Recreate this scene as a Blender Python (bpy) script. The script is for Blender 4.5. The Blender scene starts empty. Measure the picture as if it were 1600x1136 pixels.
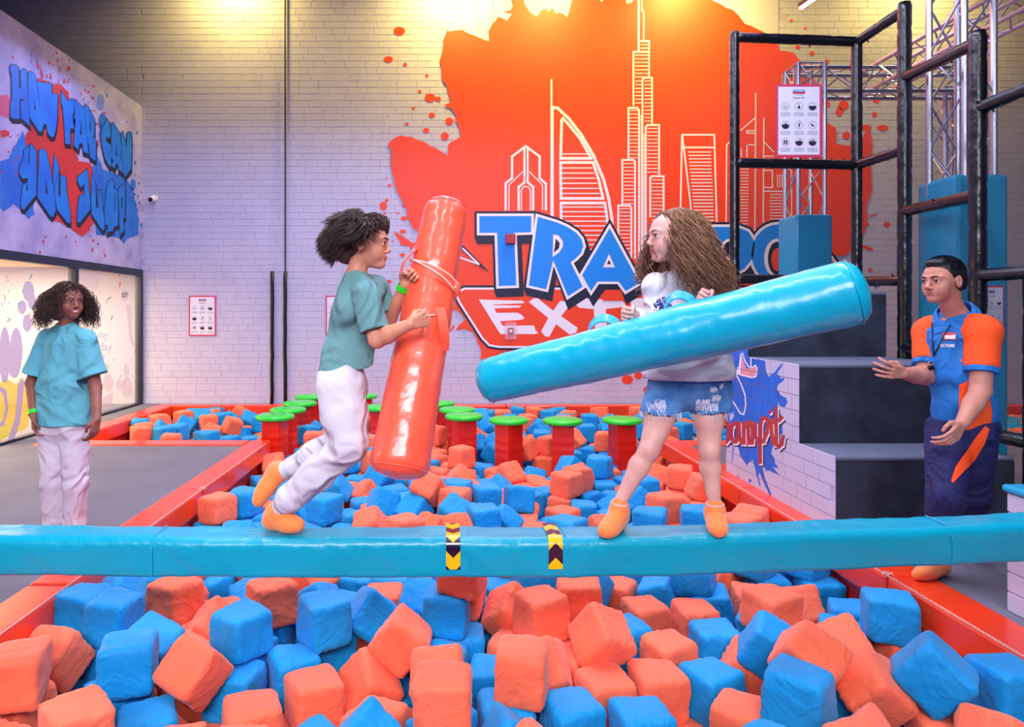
import bpy, bmesh, math, random, colorsys
import numpy as np
import openvdb as vdb
from mathutils import Vector, Matrix, noise as mnoise
from mathutils.geometry import delaunay_2d_cdt
random.seed(7); RNG = np.random.default_rng(7)
SC = bpy.context.scene
COL = SC.collection

# ------------------------------------------------------------------ camera
F, HC, CX, CY = 1067.0, 1.4, 698.0, 490.0        # focal length in pixels of a 1600 px frame, eye height, vanishing point
cam_d = bpy.data.cameras.new('camera'); cam = bpy.data.objects.new('camera', cam_d); COL.objects.link(cam)
cam_d.sensor_width = 36.0; cam_d.lens = F / 1600 * 36; cam_d.clip_start = .05; cam_d.clip_end = 100
cam_d.shift_x = (800 - CX) / 1600; cam_d.shift_y = -(568 - CY) / 1600
cam.location = (0, 0, HC); cam.rotation_euler = (math.radians(90), 0, 0)
SC.camera = cam

# ------------------------------------------------------------------ world, exposure, large lamps
SC.view_settings.view_transform = 'Standard'; SC.view_settings.look = 'None'
SC.view_settings.gamma = 1; SC.view_settings.use_curve_mapping = False
SC.view_settings.exposure = -0.12
wd = bpy.data.worlds.new('hall_air'); SC.world = wd; wd.use_nodes = True
wd.node_tree.nodes['Background'].inputs[0].default_value = (.46, .48, 1.0, 1)
wd.node_tree.nodes['Background'].inputs[1].default_value = .24

def area(name, loc, rot, sx, sy, energy, col, spread=180):
    l = bpy.data.lights.new(name, 'AREA'); l.shape = 'RECTANGLE'; l.size = sx; l.size_y = sy
    l.energy = energy; l.color = col; l.spread = math.radians(spread)
    o = bpy.data.objects.new(name, l); COL.objects.link(o); o.location = loc
    o.rotation_euler = [math.radians(a) for a in rot]; return o

LAV = (.64, .60, 1.0)
area('overhead_lamp', (0.2, 5.0, 4.9), (0, 0, 0), 6.0, 5.0, 270, LAV)
area('overhead_lamp', (-1.0, 8.2, 4.4), (0, 0, 0), 7.0, 1.6, 125, (.38, .45, 1.0))
area('overhead_lamp', (5.6, 8.6, 5.2), (0, 0, 0), 3.0, 1.2, 25, (.7, .75, 1.0))
for x in (-1.7, .4, 2.5):                            # long tube lamps hung along the hall
    area('tube_lamp', (x, 2.6, 4.6), (0, 0, 0), .10, 5.0, 90, (.92, .93, 1.0))
area('front_fill', (-.8, -2.6, 3.9), (55, 0, 0), 4.5, 1.6, 175, (.98, .91, 1.0), 100)  # unseen fill light added behind the camera to brighten the people
# warm floodlights that wash the top of the back wall
for x, y, e in ((-3.25, 10.05, 85), (0.1, 9.95, 120), (1.7, 9.4, 110), (3.8, 9.5, 140), (7.2, 9.6, 70)):
    l = bpy.data.lights.new('wall_flood', 'AREA'); l.shape = 'DISK'; l.size = .35
    l.energy = e; l.color = (1.0, .72, .17); l.spread = math.radians(150)
    o = bpy.data.objects.new('wall_flood', l); COL.objects.link(o); o.location = (x, y, 6.95)
    o.rotation_euler = (math.radians(24), 0, 0)

# ------------------------------------------------------------------ small helpers
def W(px, py, Y): return Vector(((px - CX) * Y / F, Y, HC - (py - CY) * Y / F))
def lin(c): return tuple((v / 255 / 12.92 if v <= 10 else ((v / 255 + .055) / 1.055) ** 2.4) for v in c)
ORG = {}
def tag(o, label=None, cat=None, group=None, kind=None):
    if label: o['label'] = label
    if cat: o['category'] = cat
    if group: o['group'] = group
    if kind: o['kind'] = kind
    return o
def thing(name, loc, label=None, cat=None, group=None):
    o = bpy.data.objects.new(name, None); COL.objects.link(o); o.location = loc; o.empty_display_size = .1
    ORG[o.name] = Vector(loc); return tag(o, label, cat, group)
def mesh_of(name, vs, fs, mats, mi=None, smooth=False):
    me = bpy.data.meshes.new(name)
    if isinstance(vs, np.ndarray) and isinstance(fs, np.ndarray):
        nf, k = fs.shape
        me.vertices.add(len(vs)); me.vertices.foreach_set('co', vs.astype(np.float32).ravel())
        me.loops.add(nf * k); me.loops.foreach_set('vertex_index', fs.astype(np.int32).ravel())
        me.polygons.add(nf); me.polygons.foreach_set('loop_start', np.arange(0, nf * k, k, dtype=np.int32))
        me.update(calc_edges=True)
    else:
        me.from_pydata([tuple(v) for v in vs], [], [tuple(f) for f in fs])
    for m in (mats if isinstance(mats, (list, tuple)) else [mats]): me.materials.append(m)
    if mi is not None: me.polygons.foreach_set('material_index', np.asarray(mi, dtype=np.int32))
    if smooth: me.polygons.foreach_set('use_smooth', np.ones(len(me.polygons), dtype=bool))
    me.update(); return me
def put(name, vs, fs, mats, parent=None, mi=None, smooth=False, origin=None):
    """vertices are world coordinates; the object's origin is its parent's origin or `origin`"""
    base = ORG[parent.name] if parent is not None else Vector(origin if origin is not None else (0, 0, 0))
    if isinstance(vs, np.ndarray): vs = vs - np.array(base)[None]
    else: vs = [Vector(v) - base for v in vs]
    o = bpy.data.objects.new(name, mesh_of(name, vs, fs, mats, mi, smooth)); COL.objects.link(o)
    if parent is not None: o.parent = parent; ORG[o.name] = base
    else: o.location = base; ORG[o.name] = base
    return o
def copy_tree(o, loc=None, parent=None, rotz=None):
    c = o.copy(); COL.objects.link(c); c.parent = parent
    if loc is not None: c.location = loc; ORG[c.name] = Vector(loc)
    if rotz is not None: c.rotation_euler.z = rotz
    for ch in list(o.children): copy_tree(ch, None, c)
    return c
class MB:
    """collects shapes into one mesh"""
    def __init__(s): s.v = []; s.f = []; s.m = []
    def add(s, vs, fs, m=0):
        b = len(s.v); s.v += [Vector(v) for v in vs]; s.f += [tuple(i + b for i in f) for f in fs]; s.m += [m] * len(fs); return s
    def box(s, lo, hi, m=0, bev=0):
        x0, y0, z0 = lo; x1, y1, z1 = hi
        if bev:
            bm = bmesh.new(); bmesh.ops.create_cube(bm, size=1)
            for v in bm.verts: v.co = Vector(((x0 + x1) / 2 + v.co.x * (x1 - x0), (y0 + y1) / 2 + v.co.y * (y1 - y0), (z0 + z1) / 2 + v.co.z * (z1 - z0)))
            bmesh.ops.bevel(bm, geom=bm.edges[:], offset=bev, segments=2, profile=.5, affect='EDGES')
            bm.verts.index_update(); r = s.add([v.co for v in bm.verts], [[v.index for v in f.verts] for f in bm.faces], m); bm.free(); return r
        return s.add([(x0, y0, z0), (x1, y0, z0), (x1, y1, z0), (x0, y1, z0), (x0, y0, z1), (x1, y0, z1), (x1, y1, z1), (x0, y1, z1)],
                     [(0, 3, 2, 1), (4, 5, 6, 7), (0, 1, 5, 4), (1, 2, 6, 5), (2, 3, 7, 6), (3, 0, 4, 7)], m)
    def tube(s, a, b, r, n=10, r2=None, m=0, caps=True):
        a = Vector(a); b = Vector(b); r2 = r if r2 is None else r2; d = (b - a).normalized()
        u = d.orthogonal().normalized(); w = d.cross(u); vs = []
        for p, q in ((a, r), (b, r2)):
            for i in range(n):
                t = 2 * math.pi * i / n; vs.append(p + (u * math.cos(t) + w * math.sin(t)) * q)
        fs = [(i, (i + 1) % n, n + (i + 1) % n, n + i) for i in range(n)]
        if caps: fs += [tuple(range(n))[::-1], tuple(range(n, 2 * n))]
        return s.add(vs, fs, m)
    def loft(s, rings, m=0, caps=True):
        n = len(rings[0]); vs = [p for r in rings for p in r]; fs = []
        for k in range(len(rings) - 1):
            for i in range(n): fs.append((k * n + i, k * n + (i + 1) % n, (k + 1) * n + (i + 1) % n, (k + 1) * n + i))
        if caps: fs += [tuple(range(n))[::-1], tuple(range((len(rings) - 1) * n, len(rings) * n))]
        return s.add(vs, fs, m)
    def path(s, pts, r, n=10, m=0):
        pts = [Vector(p) for p in pts]; rings = []; u = None
        for i, p in enumerate(pts):
            d = (pts[min(i + 1, len(pts) - 1)] - pts[max(i - 1, 0)]).normalized()
            u = (d.orthogonal() if u is None else (u - d * u.dot(d))).normalized(); w = d.cross(u)
            rr = r[i] if isinstance(r, (list, tuple)) else r
            rings.append([p + (u * math.cos(2 * math.pi * k / n) + w * math.sin(2 * math.pi * k / n)) * rr for k in range(n)])
        return s.loft(rings, m)
    def sphere(s, c, r, m=0, seg=12, rg=8):
        bm = bmesh.new(); bmesh.ops.create_uvsphere(bm, u_segments=seg, v_segments=rg, radius=1)
        rr = Vector(r) if isinstance(r, (tuple, list, Vector)) else Vector((r, r, r)); c = Vector(c)
        s.add([c + Vector((v.co.x * rr.x, v.co.y * rr.y, v.co.z * rr.z)) for v in bm.verts], [[v.index for v in f.verts] for f in bm.faces], m); bm.free(); return s
    def put(s, name, mats, parent=None, smooth=False, origin=None):
        return put(name, s.v, s.f, mats, parent, s.m, smooth, origin)

# ------------------------------------------------------------------ materials (all procedural)
MATS = {}
def mat(name, col, rough=.5, var=0, vs=6, bump=0, bs=40, coat=0, metal=0, emit=0, alpha=None, spec=.5, sheen=0, col2=None, sss=0, bdist=.01, bump2=0, bs2=8, stretch=None, crease=0, cs=5, cd=.012):
    m = bpy.data.materials.new(name); m.use_nodes = True; nt = m.node_tree; N = nt.nodes; L = nt.links
    b = N['Principled BSDF']; c = lin(col)
    b.inputs['Base Color'].default_value = (*c, 1); b.inputs['Roughness'].default_value = rough; b.inputs['Metallic'].default_value = metal
    b.inputs['Specular IOR Level'].default_value = spec
    if coat: b.inputs['Coat Weight'].default_value = coat; b.inputs['Coat Roughness'].default_value = .06
    if sheen: b.inputs['Sheen Weight'].default_value = sheen
    if sss: b.inputs['Subsurface Weight'].default_value = sss; b.inputs['Subsurface Radius'].default_value = (.012, .005, .003)
    if emit: b.inputs['Emission Color'].default_value = (*c, 1); b.inputs['Emission Strength'].default_value = emit
    tc = N.new('ShaderNodeTexCoord'); mp = N.new('ShaderNodeMapping'); L.new(tc.outputs['Object'], mp.inputs[0])
    if stretch: mp.inputs['Scale'].default_value = stretch
    if var or col2:
        n = N.new('ShaderNodeTexNoise'); n.inputs['Scale'].default_value = vs; n.inputs['Detail'].default_value = 6; L.new(mp.outputs[0], n.inputs[0])
        r = N.new('ShaderNodeValToRGB'); L.new(n.outputs[0], r.inputs[0])
        c2 = lin(col2) if col2 else tuple(v * (1 - var) for v in c)
        r.color_ramp.elements[0].position = .35; r.color_ramp.elements[1].position = .65
        r.color_ramp.elements[0].color = (*c2, 1); r.color_ramp.elements[1].color = (*c, 1)
        L.new(r.outputs[0], b.inputs['Base Color'])
    if bump or bump2:
        prev = None
        if crease:                                   # sharp cloth folds: thin ridges of a warped noise
            n = N.new('ShaderNodeTexNoise'); n.inputs['Scale'].default_value = cs; n.inputs['Detail'].default_value = 2; n.inputs['Distortion'].default_value = 1.1; L.new(mp.outputs[0], n.inputs[0])
            s1 = N.new('ShaderNodeMath'); s1.operation = 'SUBTRACT'; s1.inputs[1].default_value = .5; L.new(n.outputs[0], s1.inputs[0])
            s2 = N.new('ShaderNodeMath'); s2.operation = 'ABSOLUTE'; L.new(s1.outputs[0], s2.inputs[0])
            s3 = N.new('ShaderNodeMapRange'); s3.inputs['From Max'].default_value = .06 if cd < .02 else .13; s3.interpolation_type = 'SMOOTHSTEP'; L.new(s2.outputs[0], s3.inputs[0])
            bp = N.new('ShaderNodeBump'); bp.inputs['Strength'].default_value = crease; bp.inputs['Distance'].default_value = cd; bp.invert = True; L.new(s3.outputs[0], bp.inputs['Height']); prev = bp
        for st, sc in ((bump, bs), (bump2, bs2)):
            if not st: continue
            n = N.new('ShaderNodeTexNoise'); n.inputs['Scale'].default_value = sc; n.inputs['Detail'].default_value = 4; L.new(mp.outputs[0], n.inputs[0])
            bp = N.new('ShaderNodeBump'); bp.inputs['Strength'].default_value = st; bp.inputs['Distance'].default_value = bdist; L.new(n.outputs[0], bp.inputs['Height'])
            if prev: L.new(prev.outputs[0], bp.inputs['Normal'])
            prev = bp
        L.new(prev.outputs[0], b.inputs['Normal'])
        if coat: L.new(prev.outputs[0], b.inputs['Coat Normal'])
    if alpha is not None: b.inputs['Alpha'].default_value = alpha
    MATS[name] = m; return m
M_brick = mat('painted_brick', (194, 193, 218), .62, var=.06, vs=3, bump=.25, bs=60, bdist=.004)
M_mortar = mat('painted_mortar', (176, 174, 200), .75)
M_floor = mat('grey_carpet', (112, 111, 128), .9, var=.14, vs=2.2, bump=.3, bs=240, bdist=.003)
M_pitwall = mat('dark_red_vinyl', (190, 26, 14), .42, coat=.3)
M_kerb = mat('red_vinyl', (236, 62, 24), .33, coat=.35, bump=.12, bs=9, bdist=.01)
M_stitch = mat('cream_stitch', (230, 190, 180), .6)
M_teal = mat('teal_vinyl', (0, 156, 186), .34, spec=.3, coat=.22, bump=.35, bs=7, bdist=.012, bump2=.25, bs2=24, stretch=(1, 2.2, 1.2), var=.08, vs=3)
M_tealpad = mat('teal_pad_vinyl', (14, 160, 204), .38, coat=.2, bump=.15, bs=8)
M_bat_teal = mat('bright_teal_vinyl', (0, 168, 202), .3, spec=.35, coat=.3, bump=.22, bs=8, bdist=.008, bump2=.15, bs2=30)
M_bat_red = mat('orange_red_vinyl', (255, 92, 62), .36, coat=.6, bump=.35, bs=8, bdist=.012, bump2=.18, bs2=28)
M_green = mat('green_vinyl', (30, 210, 50), .3, coat=.3)
M_black = mat('black_padding', (5, 9, 18), .3, coat=.3, bump=.5, bs=16, bdist=.01)
M_tie = mat('black_plastic', (5, 6, 9), .35)
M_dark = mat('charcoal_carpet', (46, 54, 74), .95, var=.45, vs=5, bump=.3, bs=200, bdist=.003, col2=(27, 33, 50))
M_tread = mat('light_grey_carpet', (98, 108, 132), .9, var=.12, vs=4)  # treads: lighter blue-grey than the risers
M_alu = mat('aluminium', (200, 202, 215), .3, metal=.85)
M_panel = mat('printed_concrete', (184, 182, 224), .6, vs=2.6, col2=(146, 146, 204), bump=.1, bs=20)
M_frame = mat('navy_frame', (18, 30, 52), .35)
M_orange = mat('mural_orange_red', (238, 66, 30), .5)
M_white = mat('mural_white', (236, 232, 248), .5)
M_mnavy = mat('mural_navy', (6, 22, 56), .5)
M_mblue = mat('mural_blue', (0, 138, 245), .5)
M_lblue = mat('letter_blue', (0, 104, 214), .5, vs=2.5, col2=(0, 130, 225))
M_lnavy = mat('letter_navy', (4, 14, 44), .5)
M_lred = mat('splash_red', (205, 50, 50), .55, vs=2, col2=(190, 40, 44))
M_lbl2 = mat('splash_blue', (10, 96, 205), .55, vs=3, col2=(30, 120, 215))
M_lbl3 = mat('faint_blue', (110, 140, 220), .6)
M_pink = mat('faint_red', (205, 90, 130), .6)
M_wred = mat('letter_red', (196, 62, 40), .5, vs=4, col2=(170, 40, 60))

# ------------------------------------------------------------------ flat paint: CDT union of polygons
def ccw(p):
    a = sum(p[i][0] * p[(i + 1) % len(p)][1] - p[(i + 1) % len(p)][0] * p[i][1] for i in range(len(p)))
    return p if a > 0 else p[::-1]
def union2d(polys):
    vs = []; fs = []
    for p in polys:
        if len(p) < 3: continue
        p = ccw([tuple(q) for q in p]); b = len(vs); vs += [Vector(q) for q in p]; fs.append(list(range(b, b + len(p))))
    r = delaunay_2d_cdt(vs, [], fs, 0, 1e-6, True)
    keep = [f for f, o in zip(r[2], r[5]) if o]
    return r[0], keep
def stroke(pts, w, closed=False):
    """polygons (one per segment, with square joins) of a line of width w"""
    out = []; n = len(pts); h = w / 2
    for i in range(n if closed else n - 1):
        a = Vector(pts[i]); b = Vector(pts[(i + 1) % n]); d = b - a
        if d.length < 1e-9: continue
        d.normalize(); q = Vector((-d.y, d.x)) * h; e = d * h * .9
        s0 = e if (i > 0 or closed) else Vector((0, 0)); s1 = e if (i < n - 2 or closed) else Vector((0, 0))
        out.append([a - s0 - q, b + s1 - q, b + s1 + q, a - s0 + q])
    return out
def ell2(c, rx, ry=None, n=20):
    ry = rx if ry is None else ry
    return [(c[0] + rx * math.cos(2 * math.pi * i / n), c[1] + ry * math.sin(2 * math.pi * i / n)) for i in range(n)]
def expand(p, d):
    p = ccw([Vector(q) for q in p]); n = len(p); out = []
    for i in range(n):
        a = (p[i] - p[i - 1]).normalized(); b = (p[(i + 1) % n] - p[i]).normalized()
        na = Vector((a.y, -a.x)); nb = Vector((b.y, -b.x)); m = na + nb
        if m.length < .3: out += [p[i] + na * d, p[i] + nb * d]; continue
        m.normalize(); k = d / max(.45, m.dot(na)); out.append(p[i] + m * k)
    return out
def sweep(p, v):
    v = Vector(v); p = [Vector(q) for q in p]; n = len(p); out = [p, [q + v for q in p]]
    for i in range(n):
        a, b = p[i], p[(i + 1) % n]
        if abs((b - a).x * v.y - (b - a).y * v.x) > 1e-6: out.append([a, b, b + v, a + v])
    return out
def rough(p, amp, step, rnd):
    out = []; n = len(p)
    for i in range(n):
        a = Vector(p[i]); b = Vector(p[(i + 1) % n]); k = max(1, int((b - a).length / step))
        d = (b - a); nn = Vector((-d.y, d.x)); nn = nn.normalized() if nn.length else nn
        for j in range(k):
            out.append(a + d * (j / k) + (nn * rnd.uniform(-amp, amp) if j else Vector((0, 0))))
    return out
def backwall(px, py, off=0):
    Y = 10.6 - off; return Vector(((px - CX) * 10.6 / F, Y, HC - (py - CY) * 10.6 / F))
XL = -4.73
def leftwall(px, py, off=0):
    Y = XL * F / (px - CX); return Vector((XL + off, Y, HC - (py - CY) * Y / F))
XS = 2.46
def stepwall(px, py, off=0):
    Y = XS * F / (px - CX); return Vector((XS - off, Y, HC - (py - CY) * Y / F))
def paint(name, polys, m, plane, off, parent, label=None):
    vs, fs = union2d(polys)
    o = put(name, [plane(v.x, v.y, off) for v in vs], fs, m, parent)
    if label: o['label'] = label
    return o
def Z(pts, ox, oy, s): return [(ox + x / s, oy + y / s) for x, y in pts]
_txt = {}
def text_geo(s, bold=0.0):
    if (s, bold) in _txt: return _txt[(s, bold)]
    cu = bpy.data.curves.new('lettering', 'FONT'); cu.body = s; cu.size = 1; cu.offset = bold; cu.resolution_u = 3
    o = bpy.data.objects.new('lettering', cu); COL.objects.link(o)
    me = bpy.data.meshes.new_from_object(o.evaluated_get(bpy.context.evaluated_depsgraph_get()))
    vs = [v.co.copy() for v in me.vertices]; fs = [tuple(p.vertices) for p in me.polygons]
    bpy.data.objects.remove(o); bpy.data.curves.remove(cu); bpy.data.meshes.remove(me)
    if not vs: vs = [Vector((0, 0, 0))]
    lo = Vector((min(v.x for v in vs), min(v.y for v in vs))); hi = Vector((max(v.x for v in vs), max(v.y for v in vs)))
    vs = [((v.x - lo.x) / max(1e-6, hi.x - lo.x), (v.y - lo.y) / max(1e-6, hi.y - lo.y)) for v in vs]
    _txt[(s, bold)] = (vs, fs); return vs, fs
# ================================================================== the setting
def struct(o): o['kind'] = 'structure'; return o
def brick_rects(u0, u1, v0, v1, L, H, g, rnd, skip=None):
    out = []; v = v0; r = 0
    while v < v1 - .01:
        h = min(H, v1 - v); u = u0 - rnd.uniform(0, L * .9)
        while u < u1:
            l = L * rnd.choice((1, 1, 1, 1, .66, .5)); a = max(u, u0); b = min(u + l, u1); u += l
            if b - a < .05: continue
            if skip and skip((a + b) / 2, v + h / 2): continue
            out.append((a + g / 2, v + g / 2, b - g / 2, v + h - g / 2))
        v += H; r += 1
    return out
def brick_geo(r, plane, d, c):
    a, b, e, f = r; d1 = d
    vs = [plane(a, b, 0), plane(e, b, 0), plane(e, f, 0), plane(a, f, 0),
          plane(a + c, b + c, d1), plane(e - c, b + c, d1), plane(e - c, f - c, d1), plane(a + c, f - c, d1)]
    return vs, [(4, 5, 6, 7), (0, 1, 5, 4), (1, 2, 6, 5), (2, 3, 7, 6), (3, 0, 4, 7)]

# ---- floor around and under the pit
PX0, PX1, PY1, AX0, AX1, AY0, AY1 = -2.15, 2.55, 7.22, -4.4, 9.2, 7.5, 10.5     # pit, and the wide arm at the back
b = MB()
b.box((-9.5, -2, -.25), (PX0, PY1, 0)); b.box((PX1, -2, -.25), (12, PY1, 0))
b.box((-9.5, PY1, -.25), (AX0, 10.6, 0)); b.box((AX1, PY1, -.25), (12, 10.6, 0)); b.box((AX0, 10.5, -.25), (AX1, 10.6, 0))
b.box((-4.4, 1, -1.0), (9.2, 10.6, -.9))
struct(b.put('floor', M_floor, origin=(0, 0, 0)))
# ---- back wall
wall = struct(MB().add([(-9.5, 10.6, -.3), (12, 10.6, -.3), (12, 10.6, 8), (-9.5, 10.6, 8)], [(0, 1, 2, 3)]).put('wall_back', M_mortar, origin=(0, 10.6, 0)))
rnd = random.Random(3)
plane_back = lambda u, v, d: Vector((u, 10.6 - d, v))
def in_splash(u, v):
    px = CX + u * F / 10.6; py = CY + (HC - v) * F / 10.6
    return 728 < px < 1215 and -40 < py < 440
rs = brick_rects(-4.74, 9.2, 0, 7.2, .305, .1023, .0045, rnd, in_splash) + brick_rects(-9.4, -4.74, .1023 * 42, 7.2, .305, .1023, .0045, rnd)
inview = sorted([r for r in rs if 1.0 < r[1] < 4.4 and -4.7 < r[0] < -1.2], key=lambda r: r[0] - r[2])[:300]
sel = set(inview)
for r in inview:
    vs, fs = brick_geo(r, plane_back, .0042 + rnd.uniform(-.001, .001), .0025); put('brick', vs, fs, M_brick, wall)
m = MB()
for r in rs:
    if r not in sel: m.add(*brick_geo(r, plane_back, .0042 + rnd.uniform(-.001, .001), .0025))
o = m.put('brick_courses', M_brick, wall); o['kind'] = 'stuff'
# smooth cladding panels of the gate behind the painting, with their seams
def cladding(x0, x1, y0, y1, nm='cladding_panel'):
    a = backwall(x0, y1); c = backwall(x1, y0)
    q = MB(); q.box((a.x, 10.586, a.z), (c.x, 10.6, c.z), bev=.003); q.put(nm, M_brick, wall)
for x0, x1 in ((726, 745.5), (746.5, 770), (771, 1216)): cladding(x0, x1, -60, 488)

# ---- mural on the back wall
rs_ = random.Random(5)
SPL = [(815,-30),(815,0),(800,-30),(798,0),(801,10),(797,17),(786,19),(800,22),(792,33),(778,27),(769,38),(763,50),(764,65),(750,60),(730,52),(722,47),(713,48),(701,50),(700,46),(696,55),(692,65),(691,80),(687,95),(690,110),(692,128),(698,134),(702,150),(704,160),(694,165),(705,170),(713,182),(711,188),(716,195),(718,203),(720,213),(712,219),(703,223),(700,228),(701,244),(693,239),(681,232),(660,221),(641,214),(626,212),(617,216),(606,226),(610,232),(612,263),(617,289),(624,306),(635,327),(636,340),(640,346),(645,357),(653,362),(656,380),(660,420),(650,440),(656,452),(690,470),(700,465),(703,484),(712,484),(727,498),(716,512),(727,514),(740,520),(752,548),(750,566),(765,572),(775,560),(790,548),(1100,560),(1180,548),(1230,500),(1290,440),(1306,400),(1323,398),(1344,367),(1350,365),(1351,354),(1358,351),(1352,346),(1355,340),(1353,324),(1361,298),(1360,263),(1362,225),(1358,195),(1352,205),(1345,222),(1325,228),(1305,225),(1305,200),(1290,192),(1288,175),(1285,150),(1268,118),(1263,106),(1252,97),(1237,82),(1218,80),(1215,70),(1191,50),(1180,45),(1163,38),(1155,27),(1144,16),(1134,13),(1113,2),(1108,-30),(992,-30),(990,0),(985,6),(978,6),(975,-20),(944,-20),(943,0),(940,4),(936,0),(934,-30),(900,-25),(890,15),(886,28),(880,22),(873,20),(868,22),(863,12),(858,20),(852,14),(846,17),(838,27),(828,20),(820,8)]
sp = rough(SPL, 1.0, 7, rs_)
dots = [(624,49,9,7),(607,93,7,5),(633,101,3,3),(667,118,2.4,2.4),(656,143,2.5,2.5),(672,153,8.5,7),(684.5,155,4.5,4),(646,169,2.5,2.5),(675,180,5,4),(702,190,6.5,6),(636,194,2.6,2.4),(666,204,5,4),(695,213,6.5,6.5),(606.5,180.5,1.2,1),(598,206,1,1),(608.6,290,3,2.7),(604,313,3,2.6),(599,322,6,7),(604,278,2,1),(601,334,3,1.6),(622,333.5,4,.9),(633,321,4,4),(631,341.5,5,3.6),(629.5,362,5,3.4),(628.6,398.6,4.4,3),(613,377,2.2,1.1),(608,440,4,3),(1168.7,5,2.6,2.6),(1190,14,2.7,2.7),(1213,23,2.7,2.7),(1236,33,2.4,2.4),(1258,45,2.3,2.3),(1246,74,3.7,3.7),(1268.6,84,4,4),(1291.6,97,3.7,4),(1329,105,5,5),(1313,109,3.4,3),(1317.6,165,8,8),(1291,163,6,6),(1369,157,5.5,5),(1366,179,4,4.5),(1311,175,6,7),(1322,212,6,6.5),(1379,200,9,5),(1353,200,8,5),(1385,351,5,4.5),(1359,422,3.6,3),(1380,529,4,3),(980,593,9,7.5),(997,587,6.3,5.5),(1010.5,609,5.5,5.5),(1140,8,3,4),(1150,32,2.4,3),(1180,42,4,5),(1191,50,5,4)]
paint('mural_splash', [sp], M_orange, backwall, .0175, wall, 'orange-red paint splash behind the city skyline')
b2 = [rough(ell2((x, y), rx, ry, 12), .35, 2, rs_) for x, y, rx, ry in dots]
b2 += [[(615,361),(628,368),(645,380),(652,377),(653,381),(641,391),(640,385),(626,383),(624,376),(618,368)],
       [(1344,382),(1362,387),(1364,391),(1356,391),(1343,385)], [(1263,106),(1268,98),(1269,99),(1265,108)],
       [(1358,337),(1368,334),(1373,332),(1366,337),(1358,339)], [(700,520),(708,508),(711,510),(703,519)],[(1229,26),(1232,22),(1230,27)],
       [(712,515),(720,505),(735,508),(724,514),(716,516)]]
for p in b2: paint('paint_drop', [p], M_orange, backwall, .009, wall)

# skyline drawn in white lines (traced as line work in the photo's pixels, laid on the wall's plane)
sk = []
def S(pts, w, ox, oy, s, closed=False): sk.extend(stroke(Z(pts, ox, oy, s), w / s, closed))
A = (780, 120, 5.163)
for pts, w in (([(52,1080),(52,860),(103,820),(103,645),(213,563),(325,645),(325,820),(375,865),(375,1080)],18),
               ([(202,563),(202,858)],16), ([(228,563),(228,858)],16), ([(156,1080),(156,890),(207,852)],18), ([(226,852),(272,890),(272,1080)],18),
               ([(78,1080),(78,875),(192,765)],8), ([(240,765),(348,875),(348,1080)],8), ([(178,1080),(178,915),(192,893),(213,886),(236,893),(250,915),(250,1080)],8),
               ([(420,22),(420,250)],14), ([(425,240),(425,1130)],26), ([(432,250),(470,256),(560,340),(660,470),(760,640),(840,830),(880,980),(905,1136),(915,1300),(918,1480)],24)): S(pts, w, *A)
for pts in ([(494,660),(502,360),(512,338),(560,390),(650,500),(740,660)], [(494,693),(755,693),(800,830),(836,983),(496,983)], [(497,1020),(850,1020),(866,1136),(885,1300),(895,1450),(500,1450)]): S(pts, 22, *A, closed=True)
S([(510,625),(715,625)], 9, *A)
for k in range(6): y = 738 + 41 * k; S([(508, y), (752 + (y - 738) * .3, y)], 9, *A)
for k in range(11): y = 1052 + 38 * k; S([(512, y), (842 + (y - 1052) * .13, y)], 9, *A)
A = (950, 0, 3.34)
for pts, w in (([(158,-60),(158,275)],10),([(175,-60),(175,60),(185,60),(185,215)],7),([(165,217),(212,217),(212,405)],9),([(131,555),(131,273),(207,273)],9),
               ([(178,1350),(178,418),(186,408),(228,408),(228,650)],9),([(105,830),(105,565),(150,565),(160,575),(160,1350)],10),([(195,1350),(195,665),(205,654),(265,654),(265,915)],10),
               ([(73,1070),(73,836),(130,836),(139,846),(139,1350)],10),([(218,1136),(218,930),(228,921),(288,921),(288,1200)],10),([(52,1250),(52,1074),(112,1074),(120,1086),(120,1350)],10),([(171,600),(171,1350)],4),([(187,700),(187,1350)],4)): S(pts, w, *A)
for x0, x1, y0, y1 in ((168,206,235,270),(140,206,290,405),(140,172,425,552),(188,222,425,645),(113,153,578,828),(203,258,672,910),(80,131,855,1065),(226,282,940,1180),(60,112,1090,1340)):
    y = y0
    while y < y1: S([(x0, y), (x1, y)], 4.5, *A); y += 19
for pts in ([(382,705),(552,705),(566,1200)], [(384,705),(374,1200)], [(385,771),(552,771)], [(386,712),(428,1060),(440,1200)]): S(pts, 9, *A)
for k in range(30): y = 795 + 17.8 * k; S([(416 + (y - 795) * .1, y), (535 + (y - 795) * .045, y)], 6, *A)
A = (1040, 140, 3.787)
for pts in ([(530,22),(525,850)], [(440,245),(530,165)], [(528,246),(478,246),(478,260),(528,260)], [(478,400),(478,328),(528,328)], [(578,170),(574,790)], [(578,310),(640,372)], [(355,790),(358,330),(378,310)],
            [(578,480),(628,480),(628,581),(578,581)], [(578,603),(704,603),(704,760)], [(725,470),(742,482),(742,780)], [(578,396),(640,396)], [(444,350),(444,400)]): S(pts, 7, *A)
for x in (658, 672, 686, 700): S([(x, 502), (x, 582)], 5, *A)
for k in range(20): S([(440, 472 + 18 * k), (490 - k * .3, 472 + 18 * k)], 5, *A)
for k in range(9): S([(612, 622 + 18 * k), (699, 622 + 18 * k)], 5, *A)
def chunks(l, n):
    for i in range(0, len(l), n): yield l[i:i + n]
sv, sf = [], []
for ch in chunks(sk, 60):
    v_, f_ = union2d(ch); b_ = len(sv); sv += [backwall(v.x, v.y, .019) for v in v_]; sf += [tuple(i + b_ for i in f) for f in f_]
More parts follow.
